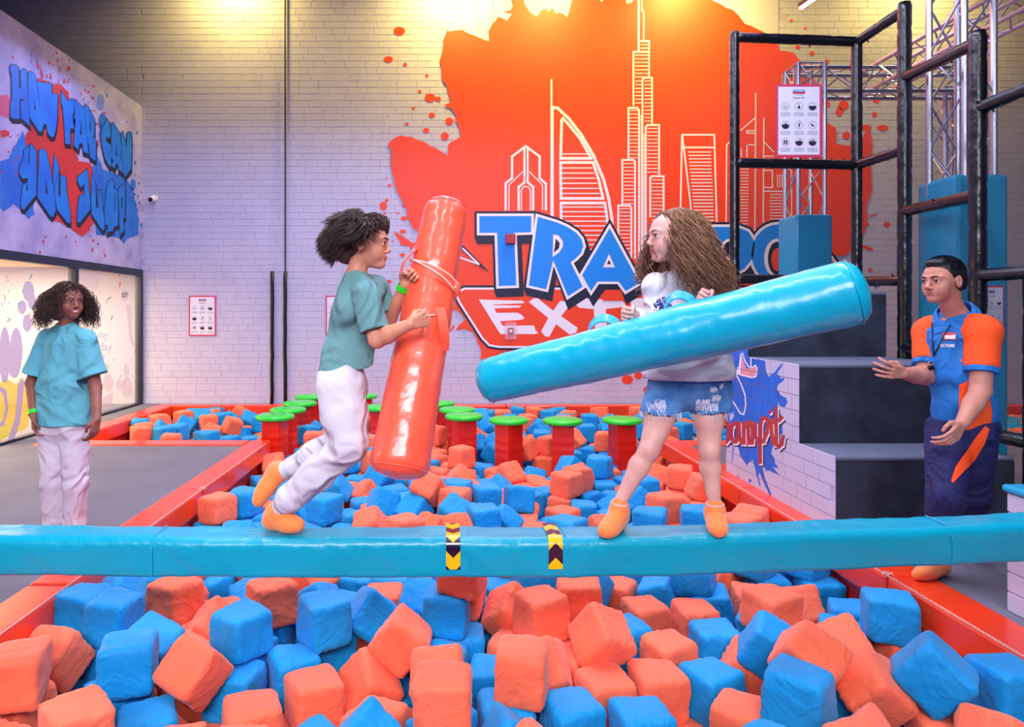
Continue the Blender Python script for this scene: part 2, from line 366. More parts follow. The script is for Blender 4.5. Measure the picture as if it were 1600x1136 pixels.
o = put('mural_skyline', sv, sf, M_white, wall); o['label'] = 'white line drawing of city towers'

# lettering of the mural
T_ = [(748.8,338),(830,338),(829.4,363),(803,364),(806.5,446),(779,447),(776.5,364),(749,364)]
R_ = [(840,339),(870,348),(886,355),(900,364),(908,374),(911,385),(907,396),(899,404),(891,410),(910,448),(887,463),(864,407),(853,452),(826,446)]
A_ = [(952,357),(998,442),(977,455),(966,440),(933,440),(923,455),(909,430)]
Mm = [(1005,402),(1022,378),(1043,400),(1062,352),(1085,354),(1092,440),(1070,445),(1062,400),(1045,432),(1028,422),(1018,440),(1001,427)]
P_ = [(1104,355),(1150,355),(1168,362),(1178,378),(1176,402),(1162,420),(1143,430),(1145,452),(1112,452)]
O_ = ell2((1214,397), 41, 46, 28)
L2_ = [(1262,352),(1290,356),(1294,440),(1262,440)]
letters = [T_, R_, A_, Mm, P_, O_]
bn = [(724,446),(1245,446),(1278,448),(1283,458),(1246,534),(1232,547),(780,547),(762,544),(750,532),(713,474),(709,464),(712,453)]
paint('mural_banner', [bn] + sweep(bn, (0, 0)), M_mnavy, backwall, .0205, wall)
paint('banner_outline', [expand(bn, -3.4)], M_white, backwall, .0215, wall)
paint('banner_field', [expand(bn, -6.6)], M_orange, backwall, .0225, wall)
wl = [[(748,468),(815,470),(820,472.5),(817,474),(770,476),(771,477),(814,477.5),(812,480.5),(772,482),(776,489),(808,488.5),(812,490),(818,495),(819,498),(812,500),(781,502),(785,509),(834,508.5),(836,513),(835,515),(841,520),(836,522),(782,522),(779,518)],
      [(826,472),(834,466),(840,466),(862,484),(902,512),(900,520),(890,523),(860,500)], [(875,470),(882,471),(892,474),(872,500),(858,526),(852,526),(845,518),(858,494)],
      [(900,467),(916,466),(940,468),(972,470),(977,476),(972,480),(946,483),(948,515),(938,524),(930,520),(927,483),(905,481),(900,477)],
      [(984,466),(1004,466),(1008,520),(990,520)], [(1004,466),(1040,468),(1052,480),(1040,494),(1010,498),(1008,490),(1034,484),(1006,476)], [(1020,494),(1034,494),(1056,520),(1040,520)],
      [(1070,466),(1126,466),(1124,474),(1088,475),(1090,487),(1118,487),(1118,495),(1092,496),(1094,510),(1128,509),(1129,519),(1082,520)],
      [(1140,520),(1142,466),(1158,466),(1170,494),(1182,466),(1196,466),(1202,520),(1188,520),(1184,490),(1174,514),(1166,514),(1156,490),(1154,520)],
      [(1208,466),(1256,466),(1250,475),(1224,475),(1225,487),(1244,487),(1241,495),(1226,496),(1227,510),(1238,509),(1234,519),(1212,520)]]
paint('banner_lettering', wl, M_white, backwall, .0235, wall, 'brushed white capital letters')
nv = []
for p in letters: nv += sweep(expand(p, 7.5), (4, 10))
nv += [[(718,402),(747,415),(766,427),(723,383),(721,390),(748,414)]]
paint('lettering_shadow', nv, M_mnavy, backwall, .025, wall)
paint('lettering_outline', [expand(p, 4) for p in letters] + stroke([(722.5, 388), (748, 413), (718.5, 402.5)], 2.6), M_white, backwall, .026, wall)
for p in letters:
    o = paint('letter', [p], M_mblue, backwall, .027, wall)
paint('letter_counter', [[(864,367),(872,368),(879,377),(879,386),(873,395),(863,402)], [(951,397),(960,418),(941.5,418)], ell2((1213,404),20.5,31,24), ell2((1140,390),15,17,16)], M_white, backwall, .028, wall)
paint('letter_counter', [[(868,373),(874,380),(873,388),(865,395)], [(951,406),(954,413),(947.5,413)], ell2((1213,404),14.5,26,24), ell2((1140,390),11,13,16)], M_mnavy, backwall, .029, wall)
paint('letter_counter', [ell2((1213,406),9.5,18,20), [(918,461),(926,440),(932,452),(969,453),(974,466),(980,478),(930,478),(940,466)][3:5] + [(975,470),(941,470),(944,453)]], M_orange, backwall, .030, wall)
paint('mural_spike', [[(1286,418),(1293,386),(1312,410),(1330,425)]], M_mnavy, backwall, .0195, wall)
paint('mural_spike', [[(1288,418),(1294,392),(1308,412),(1318,424)]], M_white, backwall, .0202, wall)
paint('mural_spike', [[(1290,418),(1294,398),(1304,414),(1310,424)]], M_orange, backwall, .0208, wall)

# ---- left wall: printed panel above, glass front of a party room below
lw = struct(MB().box((XL - .12, -.5, 2.08), (XL, 10.6, 4.62)).put('wall_left', M_panel, origin=(XL, 5, 2)))
rl = random.Random(9)
red = [(58,122),(68,125),(80,130),(95,132),(105,142),(110,158),(125,180),(118,235),(122,252),(140,255),(152,270),(152,290),(152,330),(140,360),(128,370),(112,358),(95,348),(85,345),(75,320),(60,300),(52,260),(38,215),(48,200),(52,160)]
paint('wall_splash', [rough(red, 1.2, 4, rl)], M_lred, leftwall, .004, lw, 'red paint splash')
paint('wall_splash', [rough([(0,150),(10,147),(16,156),(15,172),(12,184),(0,180)], 1, 3, rl)], M_pink, leftwall, .004, lw)
paint('wall_splash', [rough([(0,206),(14,205),(13,213),(2,215)], 1, 3, rl)], M_lred, leftwall, .0045, lw)
blue = [(152,242),(160,265),(190,275),(200,284),(207,297),(213,320),(217,345),(215,368),(203,371),(197,374),(193,381),(188,373),(178,370),(150,366),(148,330),(150,300),(144,262)]
paint('wall_splash', [rough(blue, .9, 4, rl)], M_lbl2, leftwall, .005, lw, 'blue paint splash')
paint('wall_splash', [rough([(154,182),(159,175),(166,182),(168,192),(160,204),(155,200)], .7, 3, rl)], M_lbl2, leftwall, .005, lw)
paint('wall_splash', [rough([(22,228),(36,205),(42,235),(40,290),(50,310),(54,335),(44,342),(20,318),(6,330),(0,322),(0,252),(14,248)], 1.6, 5, rl)], M_lbl2, leftwall, .0045, lw)
for c in ((157,160,6,13),): paint('faint_splash', [rough(ell2(c[:2], c[2], c[3], 18), 1.2, 4, rl)], M_lbl3, leftwall, .003, lw)
for c in ((207.5,289,4.2,9.3),(217,286.5,1.1,2.5),(210,303.5,1.8,1.5),(215,307,1,2),(217,316.5,1.5,1.8),(221,351,2,3.2),(211,254,1.5,3.2),(211.5,274,1,1.4),(146,153,1,2),(166.5,149,.9,3.2),(197.5,190,.8,1.6),(214,207,1,3),(207,228,.8,1.6),(220,300,.7,1.2)):
    paint('paint_drop', [ell2(c[:2], c[2], c[3], 10)], M_lbl2, leftwall, .005, lw)
pr = []
for k in range(95):
    x, y = rl.choice(((rl.uniform(18, 112), rl.uniform(70, 142)), (rl.uniform(18, 110), rl.uniform(70, 142)), (rl.uniform(115, 150), rl.uniform(120, 180)), (rl.uniform(148, 165), rl.uniform(170, 240)), (rl.uniform(60, 175), rl.uniform(362, 400)), (rl.uniform(0, 30), rl.uniform(200, 290))))
    top = 13 + .687 * x
    if y < top + 6: continue
    pr.append(ell2((x, y), rl.uniform(.4, 1.6), rl.uniform(.6, 3.2), 8))
for x, y, a, b_ in ((59,104,1.6,5),(64,113,1.8,5),(66,118,1.5,4),(73,119,1.2,3),(79,121,1.8,3),(107,107,3,3.5),(90,95,1.2,3.5),(93,109,.9,5),(100,127,1.8,3.5),(6,206,6,3)): pr.append(rough(ell2((x, y), a, b_, 10), .3, 1, rl))
o = paint('paint_speckle', pr, M_lred, leftwall, .0048, lw); o['kind'] = 'stuff'
a1 = (0, 80, 9.467); b1 = (110, 120, 9.467); c1 = (0, 200, 7.1); d1 = (110, 230, 7.1)
GL = [
 (Z([(145,215),(160,202),(235,205),(265,235),(272,550),(300,550),(292,295),(345,255),(388,290),(395,560),(410,830),(435,1110),(300,985),(298,735),(345,722),(350,708),(280,705),(282,1005),(180,1000),(138,950),(148,740),(168,735),(165,520),(160,330),(145,290)],*a1), None),
 (Z([(410,330),(440,300),(490,330),(520,400),(560,650),(610,930),(635,1080),(610,1190),(560,1180),(430,970),(412,800),(405,560)],*a1), Z([(495,710),(520,860),(500,880)],*a1)),
 (Z([(540,440),(640,475),(645,460),(760,485),(755,620),(845,640),(840,1000),(820,1150),(790,1260),(745,1270),(690,1200),(680,1080),(640,1080),(612,950),(570,680)],*a1), None),
 ([(95,142),(105,158),(112,154),(116,157),(115,172),(112,183),(117,186),(116,201),(109,200),(109,226),(101,224),(99,190),(97,168),(94.6,160)], None),
 (Z([(60,340),(195,470),(205,500),(240,960),(265,1140),(185,1110),(170,990),(125,980),(110,1080),(35,1010),(55,800),(30,640),(60,540)],*b1), Z([(150,620),(158,860),(135,860)],*b1)),
 ([(131,168),(133,163),(137,167),(147,186),(147,208),(145,213),(149.5,221),(148.5,251),(140,246),(138,226),(136,222),(133,200)], [(139,188),(140.5,190),(140.5,206),(139.2,204)]),
 ([(166.5,186),(171,192),(172,209),(170,217),(165.5,213),(165,221),(172,227),(173,245),(176,252),(171,261),(163,247),(158,225),(156,208),(158,203)], None),
 ([(173.4,193),(176,192),(186,207),(187.5,215),(189,236),(191,270),(185,266),(183.5,256),(181,255),(178,264),(173.5,258),(172.6,240),(173,225)], [(181,225),(182,243),(180,243)]),
 ([(188.4,210),(191,205.5),(194.5,217),(197,231),(197.7,208),(202,206),(204.5,208),(205,236),(204,264),(197,273),(195,277),(191.4,268),(189.5,240)], None),
 (Z([(325,180),(345,180),(395,260),(400,500),(395,740),(260,905),(230,890),(225,800),(245,640),(290,600),(285,700),(300,700),(300,555),(240,560),(205,500),(210,430),(250,330),(255,245),(318,210)],*c1), Z([(318,210),(326,205),(316,390),(305,395)],*c1)),
 (Z([(430,240),(470,230),(510,270),(545,420),(575,600),(600,780),(612,920),(575,990),(540,960),(410,770),(415,560),(425,400)],*c1), Z([(500,560),(525,740),(500,715)],*c1)),
 (Z([(595,285),(650,430),(640,740),(665,770),(665,520),(725,545),(735,700),(775,950),(775,1055),(740,1050),(625,900),(603,760),(583,600),(585,430)],*c1), None),
 (Z([(180,240),(195,330),(205,520),(215,600),(213,690),(95,840),(68,830),(75,690),(90,545),(140,515),(148,550),(148,400),(110,450),(70,370),(75,330)],*d1), None),
 (Z([(235,280),(275,390),(275,660),(300,680),(285,480),(335,480),(345,620),(370,800),(375,900),(350,925),(230,740),(225,560)],*d1), None),
 (Z([(370,680),(395,470),(420,380),(455,355),(475,390),(475,460),(500,460),(520,500),(525,860),(475,890),(470,920),(405,950),(410,860),(380,860)],*d1), None),
 (Z([(524,470),(545,438),(600,408),(600,780),(580,790),(590,920),(550,975),(540,870),(535,700)],*d1), Z([(558,550),(572,560),(570,680),(560,680)],*d1))]
GL = [([(x - 103 + 103, y) for x, y in p], c) for p, c in GL]
sh = []
for p, c in GL: sh += sweep(expand(p, 1.0), (.8, 6.5))
paint('graffiti_shadow', sh, M_lnavy, leftwall, .0060, lw, 'dark navy block shadow of the graffiti')
for p, c in GL: paint('graffiti_letter', [p], M_lblue, leftwall, .0072, lw)
paint('graffiti_line', [c for p, c in GL if c] + sum([stroke(q, .8) for q in ([(157,192),(158,212)],[(84,300),(90,268)],[(188,250),(189,236)],[(178,330),(180,300)],[(153,293),(153,325)],[(117,183),(110,184)])], []) , M_lnavy, leftwall, .0082, lw)
# glass front
gl = struct(MB().box((XL - .07, -.5, 1.98), (XL + .02, 10.6, 2.08)).box((XL - .07, 10.52, 0), (XL + .02, 10.6, 1.98)).box((XL - .07, -.5, 0), (XL + .02, 10.52, .03)).put('window_1', M_frame, origin=(XL, 5, 1)))
Ym = XL * F / (118 - CX)
MB().box((XL - .07, Ym - .045, .03), (XL + .02, Ym + .045, 1.98)).put('window_frame', M_frame, gl)
M_glass = mat('shop_glass', (235, 240, 255), .03, alpha=.14, spec=.6)
MB().box((XL - .03, Ym + .045, .03), (XL - .02, 10.52, 1.98)).put('pane', M_glass, gl)
MB().box((XL - .03, -.5, .03), (XL - .02, Ym - .045, 1.98)).put('pane', M_glass, gl)
M_film = mat('frosted_lilac_film', (190, 184, 222), .6, alpha=.85)
M_film2 = mat('faint_frosted_film', (205, 196, 214), .6, alpha=.45)
M_fy = mat('yellow_film', (240, 226, 30), .5, alpha=.8); M_fr = mat('coral_film', (225, 110, 80), .5, alpha=.9); M_ft = mat('blue_film', (60, 130, 170), .5, alpha=.9)
glass = lambda x, y, off=0: leftwall(x, y, off)
rg = random.Random(4)
film = [ell2((46,455),9,16,18), ell2((36,480),7,11,16), ell2((51,470),6,14,16), ell2((9,555),9,44,20), ell2((27,548),10,36,20), ell2((24,575),9,16,16), ell2((44,505),7,14,16),
        [(25,655),(30,600),(37,590),(40,600),(33,660),(22,690),(12,692)], [(12,610),(15,640),(8,665),(0,668),(0,662),(7,655),(10,635),(6,615),(0,610),(0,602)]]
paint('window_decal', [rough(p, .5, 3, rg) for p in film], M_film, glass, -.012, gl, 'lilac frosted party decal on the glass')
f2 = [[(124,412),(155,418),(158,440),(152,455),(140,450),(126,452)], ell2((199,605),9,16,18), ell2((188,601),5,10,14), ell2((199,580),4.5,12,14), ell2((170,598),8,15,16), ell2((168,578),3.5,10,12),
      [(160,622),(178,612),(175,640),(164,643)], [(198,475),(206,478),(207,520),(213,545),(204,535)], ell2((196,462),6,9,14), [(150,560),(158,548),(166,556),(158,575)]]
paint('window_decal', [rough(p, .4, 3, rg) for p in f2], M_film2, glass, -.012, gl)
paint('window_decal', [rough(p, .8, 4, rg) for p in ([(0,600),(10,590),(26,600),(36,590),(44,605),(48,640),(46,668),(20,680),(0,690)],)], M_fy, glass, -.013, gl, 'yellow party decal low on the glass')
cf = []
for k in range(46):
    x = rg.choice((rg.uniform(2, 55), rg.uniform(150, 214), rg.uniform(150, 214))); y = rg.uniform(425, 500 if x < 60 else 600); a = rg.uniform(0, 3.1); l = rg.uniform(1, 3.5)
    cf.append((x, y, a, l))
def dash(x, y, a, l, w=1.1): return stroke([(x - l * math.cos(a) * .6, y - l * math.sin(a)), (x + l * math.cos(a) * .6, y + l * math.sin(a))], w)
paint('window_confetti', sum([dash(*c) for c in cf[:26]], []), M_film, glass, -.0115, gl)
paint('window_confetti', sum([dash(*c) for c in cf[26:36]], []) + dash(50, 432, -.9, 5, 1.5) + dash(172, 466, -.5, 5, 1.5) + dash(15,500,-.9,5,1.5), M_ft, glass, -.0112, gl)
paint('window_confetti', sum([dash(*c) for c in cf[36:]], []) + dash(188.5, 445, -1.3, 4, 2) + dash(176,497,-1.1,4,1.6), M_fr, glass, -.0112, gl)
for s, x0, x1, y0, y1 in (("it's my", 138, 169, 515, 533), ('birthday', 128, 176, 535, 552), ('or', 192, 201, 457, 465)):
    tv, tf = text_geo(s); o = put('window_lettering', [glass(x0 + u * (x1 - x0), y1 + (y0 - y1) * v, -.0105) for u, v in tv], tf, M_frame if s == 'or' else M_film, gl)
# party room behind the glass
M_cream = mat('cream_wall', (252, 206, 120), .7, var=.04); M_cceil = mat('cream_ceiling', (240, 225, 190), .8)
pr_ = struct(MB().box((-9.3, 10.62, 0), (XL, 10.8, 2.6)).put('wall_party_room', M_cream, origin=(-7, 10, 0)))
rb = random.Random(8); pl = lambda u, v, d: Vector((u, 10.62 - d, v))
mm = MB()
for r in brick_rects(-9.3, XL - .05, 0, 2.1, .305, .1023, .006, rb): mm.add(*brick_geo(r, pl, .008, .003))
o = mm.put('brick_courses', M_cream, pr_); o['kind'] = 'stuff'
mm = MB(); pl2 = lambda u, v, d: Vector((-8.2 + d, u, v))
for r in brick_rects(1, 10.6, 0, 2.1, .305, .1023, .006, rb): mm.add(*brick_geo(r, pl2, .008, .003))
w2 = struct(MB().box((-8.4, 0, 0), (-8.2, 10.7, 2.6)).put('wall_party_room_side', M_cream, origin=(-8.3, 5, 0)))
o = mm.put('brick_courses', M_cream, w2); o['kind'] = 'stuff'
struct(MB().box((-8.4, 0, 2.12), (XL - .12, 10.7, 2.2)).put('ceiling_party_room', M_cceil, origin=(-7, 5, 2.2)))
area('party_room_lamp', (-6.4, 8.2, 2.09), (0, 0, 0), 1.6, 3.4, 380, (1, .80, .44))
area('party_room_lamp', (-6.4, 5.0, 2.09), (0, 0, 0), 1.4, 2.4, 240, (1, .80, .44))
M_lampw = mat('lamp_diffuser', (255, 240, 215), .5, emit=4)
tag(MB().box((-8.15, 8.8, 1.86), (-8.05, 10.2, 1.92), bev=.01).put('tube_light', M_lampw, origin=(-8.1, 9.5, 1.9)), 'lit white tube light on the party room wall behind the glass', 'light')
# room shell out of view
M_shell = mat('hall_shell', (70, 66, 84), .9)
struct(MB().box((-9.6, -6, 8), (12.2, 10.8, 8.2)).put('ceiling', M_shell, origin=(0, 4, 8)))
struct(MB().box((12, -6, -.3), (12.2, 10.8, 8)).put('wall_right', M_brick, origin=(12, 4, 4)))
struct(MB().box((-9.7, -6, -.3), (-9.5, 10.8, 8)).put('wall_hall_side', M_shell, origin=(-9.6, 4, 4)))
# ================================================================== pit, kerbs, steps, beam
def kerb(name, poly_pts, label, seams=()):
    """poly_pts: list of boxes (lo, hi) of padding, each a separate pad section"""
    xs = [(p[0][0] + p[1][0]) / 2 for p in poly_pts]; ys = [(p[0][1] + p[1][1]) / 2 for p in poly_pts]
    t = thing(name, (sum(xs) / len(xs), sum(ys) / len(ys), 0), label, 'kerb', 'red padded kerbs round the foam pit')
    for lo, hi in poly_pts: MB().box(lo, hi, bev=.018).put('pad_section', M_kerb, t, smooth=False)
    return t
ZT, ZB = .012, -.16
k1 = kerb('padded_kerb', [((-2.15, y0 + .003, ZB), (-1.93, y1 - .003, ZT)) for y0, y1 in ((.6, 2.0), (2.0, 3.5), (3.5, 5.4), (5.4, PY1 + .28))], 'red padded kerb along the left side of the near foam pit')
k2 = kerb('padded_kerb', [((2.33, y0 + .003, ZB), (2.57, y1 - .003, ZT)) for y0, y1 in ((.6, 1.9), (1.9, 3.62), (3.62, 5.45), (5.45, PY1 + .28))], 'red padded kerb along the right side, by the steps')
k3 = kerb('padded_kerb', [((x0 + .003, 7.22, ZB), (x1 - .003, 7.5, ZT)) for x0, x1 in ((-4.4, -3.3), (-3.3, -2.155))], 'red padded kerb across the far edge of the left deck')
k4 = kerb('padded_kerb', [((x0 + .003, 10.3, ZB), (x1 - .003, 10.5, ZT)) for x0, x1 in ((-4.4, -1.8), (-1.8, .9), (.9, 3.6), (3.6, 6.4), (6.4, 9.2))], 'long red padded kerb at the foot of the back wall')
k5 = kerb('padded_kerb', [((-4.4, 7.505, ZB), (-4.15, 8.9, ZT)), ((-4.4, 8.906, ZB), (-4.15, 10.295, ZT))], 'red padded kerb beside the glass front at far left')
k6 = kerb('padded_kerb', [((2.575, 7.22, ZB), (5, 7.5, ZT)), ((5.006, 7.22, ZB), (9.2, 7.5, ZT))], 'red padded kerb behind the steps on the right')
for o, a, c, n in ((k2, (2.335, .8, .014), (2.335, 7.3, .014), 420), (k1, (-1.935, .8, .014), (-1.935, 7.3, .014), 420)):
    m = MB()
    for i in range(n):
        t = i / n; p = Vector(a).lerp(Vector(c), t); m.box((p.x - .002, p.y, p.z - .006), (p.x + .004, p.y + .008, p.z + .001))
    q = m.put('stitching', M_stitch, o); q['kind'] = 'stuff'; q['label'] = 'cream stitched seam'
for k, x, y in ((k2, 2.34, 3.62), (k1, -1.93, 5.4), (k2, 2.34, 1.9)):
    m = MB()
    for j in range(7):
        a = j * 2.4; m.path([(x, y, .016), (x + .02 * math.cos(a), y + .02 * math.sin(a), .028), (x + .03 * math.cos(a + .8), y + .03 * math.sin(a + .8), .014)], .0022, 5)
    m.put('lace_knot', M_stitch, k)['label'] = 'frayed cream lace knot'
# pit lining (part of the structure)
b = MB()
b.box((-2.06, .5, -.9), (-1.97, 7.4, -.161)); b.box((2.37, .5, -.9), (2.46, 7.4, -.161))
b.box((-4.4, 7.3, -.9), (-2.06, 7.46, -.161)); b.box((2.46, 7.3, -.9), (9.2, 7.46, -.161))
b.box((-4.4, 10.34, -.9), (9.2, 10.45, -.161)); b.box((-4.36, 7.4, -.9), (-4.19, 10.4, -.161)); b.box((-2.1, .4, -.9), (2.5, .5, -.161))
struct(b.put('wall_pit_lining', M_pitwall, origin=(0, 5, -.9)))

# ---- stair block beside the pit, brick printed side, carpeted treads
st = thing('step_block', (3.05, 5.0, 0), 'dark carpeted three-step climbing block with painted white brick side', 'steps')
X1 = 3.62
levels = [(4.35, 4.8, .49), (4.8, 5.62, 1.045), (5.62, 6.05, 1.58)]
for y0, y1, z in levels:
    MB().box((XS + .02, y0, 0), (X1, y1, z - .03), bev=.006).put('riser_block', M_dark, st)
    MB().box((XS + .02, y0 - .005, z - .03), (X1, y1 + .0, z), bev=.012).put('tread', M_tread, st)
side = MB().add([(XS + .018, 6.05, 0), (XS + .018, 4.35, 0), (XS + .018, 4.35, .49), (XS + .018, 4.8, .49), (XS + .018, 4.8, 1.045), (XS + .018, 5.62, 1.045), (XS + .018, 5.62, 1.58), (XS + .018, 6.05, 1.58)], [(0, 1, 2, 3, 4, 5, 6, 7)])
side.put('brick_side', M_mortar, st)
def sp_(p): return [(v.y, v.z) for v in (stepwall(x, y) for x, y in p)]
g2 = (1120, 540, 4.545)
rq = random.Random(12)
blue_s = [(-30,-60),(250,-40),(240,90),(330,105),(335,150),(345,200),(360,225),(375,200),(400,190),(440,135),(460,128),(440,165),(415,205),(440,215),(440,235),(470,225),(465,245),(425,275),(415,310),(440,350),(480,370),(490,400),(470,440),(440,430),(425,400),(420,440),(445,500),(455,620),(400,660),(380,740),(375,770),(400,800),(400,830),(430,870),(380,860),(436,920),(350,880),(340,900),(325,850),(300,835),(320,900),(375,1060),(365,1068),(290,900),(285,930),(300,1000),(292,1000),(260,870),(245,810),(200,850),(185,825),(165,800),(140,720),(60,700),(-30,690)]
pink_s = [(-60,-60),(130,-60),(125,60),(120,220),(60,220),(-60,215)]
lipf = [(160,60),(190,140),(200,165),(230,160),(255,145),(275,150),(270,215),(240,228),(155,215),(145,190)]
wh = sum([stroke(q, 9) for q in ([(170,50),(190,110),(215,150),(245,155),(262,140),(275,160),(268,220),(235,228),(140,200),(150,160),(160,60)], [(140,150),(130,210),(160,270),(190,350),(195,430),(180,490),(155,480),(120,420),(90,380)], [(230,60),(232,150)], [(165,60),(150,200)])], [])
def st_text(dx, dy):
    o = []
    w = 27
    def c(p): return [(x + dx, y + dy) for x, y in p]
    o += stroke(c([(-60,640),(-70,520),(-30,500)]), w) + stroke(c([(-85,570),(-35,560)]), w)
    o += stroke(c([(50 + 28 * math.cos(t * .45), 612 + 74 * math.sin(t * .45)) for t in range(14)]), w, True)
    o += stroke(c([(118 + 26 * math.cos(t * .45), 618 + 66 * math.sin(t * .45)) for t in range(14)]), w, True)
    o += stroke(c([(146,540),(150,650),(172,700)]), w)
    o += stroke(c([(182,705),(180,560),(200,545),(212,600),(216,705)]), w) + stroke(c([(214,580),(232,545),(244,600),(240,705)]), w)
    o += stroke(c([(262,545),(262,640),(285,690),(320,680),(345,620),(352,540),(340,515),(310,520),(300,560),(296,700),(297,840)]), w)
    o += stroke(c([(372,520),(378,620),(390,690),(400,712)]), w) + [ell2((367 + dx, 470 + dy), 13, 17, 10)]
    o += stroke(c([(408,435),(410,600),(412,700),(430,720),(450,700),(462,635)]), w) + stroke(c([(372,545),(400,545),(430,530),(458,505)]), w)
    return o
ZZ = lambda polys: [Z(p, *g2) for p in polys]
layers = [(ZZ([pink_s]), 1), (ZZ([rough(blue_s, 3, 22, rq)] + [ell2((135,945),14,20,8), ell2((225,960),10,14,8), ell2((205,985),8,10,8), ell2((350,870),14,18,10)] + stroke([(58,715),(52,810)],5) + stroke([(110,720),(98,825)],5) + stroke([(103,715),(104,800)],4)), 2), (ZZ([lipf]), 3), (ZZ(wh), 4),
          (ZZ(st_text(15, 22)), 5), (ZZ(st_text(7, 12)), 4), (ZZ(st_text(0, 0)), 6)]
M_sblue = mat('side_paint_blue', (14, 92, 196), .55, vs=3, col2=(10, 110, 220)); M_sred = mat('side_paint_red', (214, 84, 84), .55); M_slip = mat('side_paint_pink', (226, 150, 160), .55)
side_mats = [M_brick, M_sred, M_sblue, M_slip, M_white, M_lnavy, M_wred]
lay = [([ccw([tuple(q) for q in sp_(p)]) for p in ps], mi) for ps, mi in layers]
def painted_brick(r, depth=.006):
    vs = [(r[0], r[1]), (r[2], r[1]), (r[2], r[3]), (r[0], r[3])]; V = [Vector(v) for v in vs]; Fc = [[0, 1, 2, 3]]; pri = [-1]
    for ps, mi in lay:
        for p in ps:
            if max(q[0] for q in p) < r[0] or min(q[0] for q in p) > r[2] or max(q[1] for q in p) < r[1] or min(q[1] for q in p) > r[3]: continue
            b_ = len(V); V += [Vector(q) for q in p]; Fc.append(list(range(b_, b_ + len(p)))); pri.append(mi)
    order = [0] + [mi for _, mi in layers]
    res = delaunay_2d_cdt(V, [], Fc, 0, 1e-7, True)
    pv, pf, pm = [], [], []; idx = {}; edges = {}
    for f, o in zip(res[2], res[5]):
        if 0 not in o: continue
        top = 0; rank = -1
        for k in o:
            if k == 0: continue
            if k > rank: rank = k; top = pri[k]
        g = []
        for i in f:
            if i not in idx: idx[i] = len(pv); v = res[0][i]; pv.append(Vector((XS + .018 - depth, v.x, v.y)))
            g.append(idx[i])
        pf.append(tuple(g)); pm.append(top)
        for a in range(len(g)): e = (g[a], g[(a + 1) % len(g)]); edges[e] = top
    for (a, c), t in list(edges.items()):
        if (c, a) in edges: continue
        n = len(pv); pv += [pv[a] + Vector((depth, 0, 0)), pv[c] + Vector((depth, 0, 0))]; pf.append((a, n, n + 1, c)); pm.append(t)
    return pv, pf, pm
rb = random.Random(21)
def zone(u, v): return not ((u > 4.35 and v < .49) or (u > 4.8 and v < 1.045) or (u > 5.62 and v < 1.58))
rects = []
for (ya, yb, za, zb) in ((4.35, 6.05, 0, .49), (4.8, 6.05, .49, 1.045), (5.62, 6.05, 1.045, 1.58)):
    rects += brick_rects(ya, yb, za, zb, .3, (zb - za) / 5, .006, rb)
for r in rects:
    pv, pf, pm = painted_brick(r); put('brick', pv, pf, side_mats, st, pm)

# ---- low brick pillar ends that carry the beam
M_br2 = M_brick
def pillar(name, x0, x1, y0, y1, z, label):
    t = thing(name, ((x0 + x1) / 2, (y0 + y1) / 2, 0), label, 'pillar', None)
    MB().box((x0 + .006, y0 + .006, 0), (x1 - .006, y1 - .006, z)).put('core', M_mortar, t)
    MB().box((x0 - .015, y0 - .015, z), (x1 + .015, y1 + .015, z + .035), bev=.012).put('teal_cap', M_tealpad, t)
    r_ = random.Random(int(x0 * 100))
    for pl_, u0, u1 in ((lambda u, v, d: Vector((x0 + .006 - d, u, v)), y0, y1), (lambda u, v, d: Vector((u, y1 - .006 + d, v)), x0, x1), (lambda u, v, d: Vector((u, y0 + .006 - d, v)), x0, x1), (lambda u, v, d: Vector((x1 - .006 + d, u, v)), y0, y1)):
        for r in brick_rects(u0, u1, 0, z, .26, z / 6, .006, r_): put('brick', *brick_geo(r, pl_, .007, .003), M_br2, t)
pillar('brick_pillar', 2.64, 3.3, 1.9, 3.22, .56, 'low white brick pillar with teal cap at the right edge')
pillar('brick_pillar', -3.3, -2.66, 2.0, 3.2, .56, 'low white brick pillar beyond the left end of the beam')

# ---- balance beam
def beam_section(x):
    t = (x + 2.6) / 5.3
    yf = 2.70 + .10 * max(0, (t - .55) / .45) ** 1.3; zt = .508 + .045 * (2 * t - 1.0) ** 2 * (1 if t > .5 else .35); w = .19; h = .155
    return yf, zt, w, h
nb = 220; ring = []
def rr_pts(w, h, r, n=5):
    out = []
    for cx, cz, a0 in ((w - r, -r, 90), (r, -r, 180), (r * .5, -h + r * .5, 270), (w - r * .5, -h + r * .5, 360)):
        rad = r if cz == -r else r * .5
        # order: top-back, top-front, bottom-front, bottom-back
        for k in range(n):
            a = math.radians({90: 0, 180: 90, 270: 180, 360: 270}[a0] + 90 * k / (n - 1)); out.append((cx + rad * math.cos(a), cz + rad * math.sin(a)))
    return out
sec = rr_pts(.19, .155, .035, 6)
# more points along the faces so that they can sag and wrinkle
sec2 = []
for i in range(len(sec)):
    a = Vector(sec[i]); c = Vector(sec[(i + 1) % len(sec)]); k = max(1, int((c - a).length / .02))
    for j in range(k): sec2.append(a.lerp(c, j / k))
rings = []
for i in range(nb + 1):
    x = -2.62 + 5.24 * i / nb; yf, zt, w, h = beam_section(x); rg_ = []
    for q in sec2:
        nse = mnoise.noise(Vector((x * 5, q.x * 9, q.y * 9))) * .006 + mnoise.noise(Vector((x * 22 + q.y * 30, q.x * 10, q.y * 6 + 5))) * .0035
        d = Vector((q.x - .095, q.y + .0775)); d = d.normalized() if d.length else d
        rg_.append(Vector((x, yf + q.x + d.x * nse, zt + q.y + d.y * nse - .004 * abs(math.sin(x * 2.1)))))
    rings.append(rg_)
beam = thing('balance_beam', (0, 2.79, .35), 'long teal padded balance beam crossing the foam pit', 'beam')
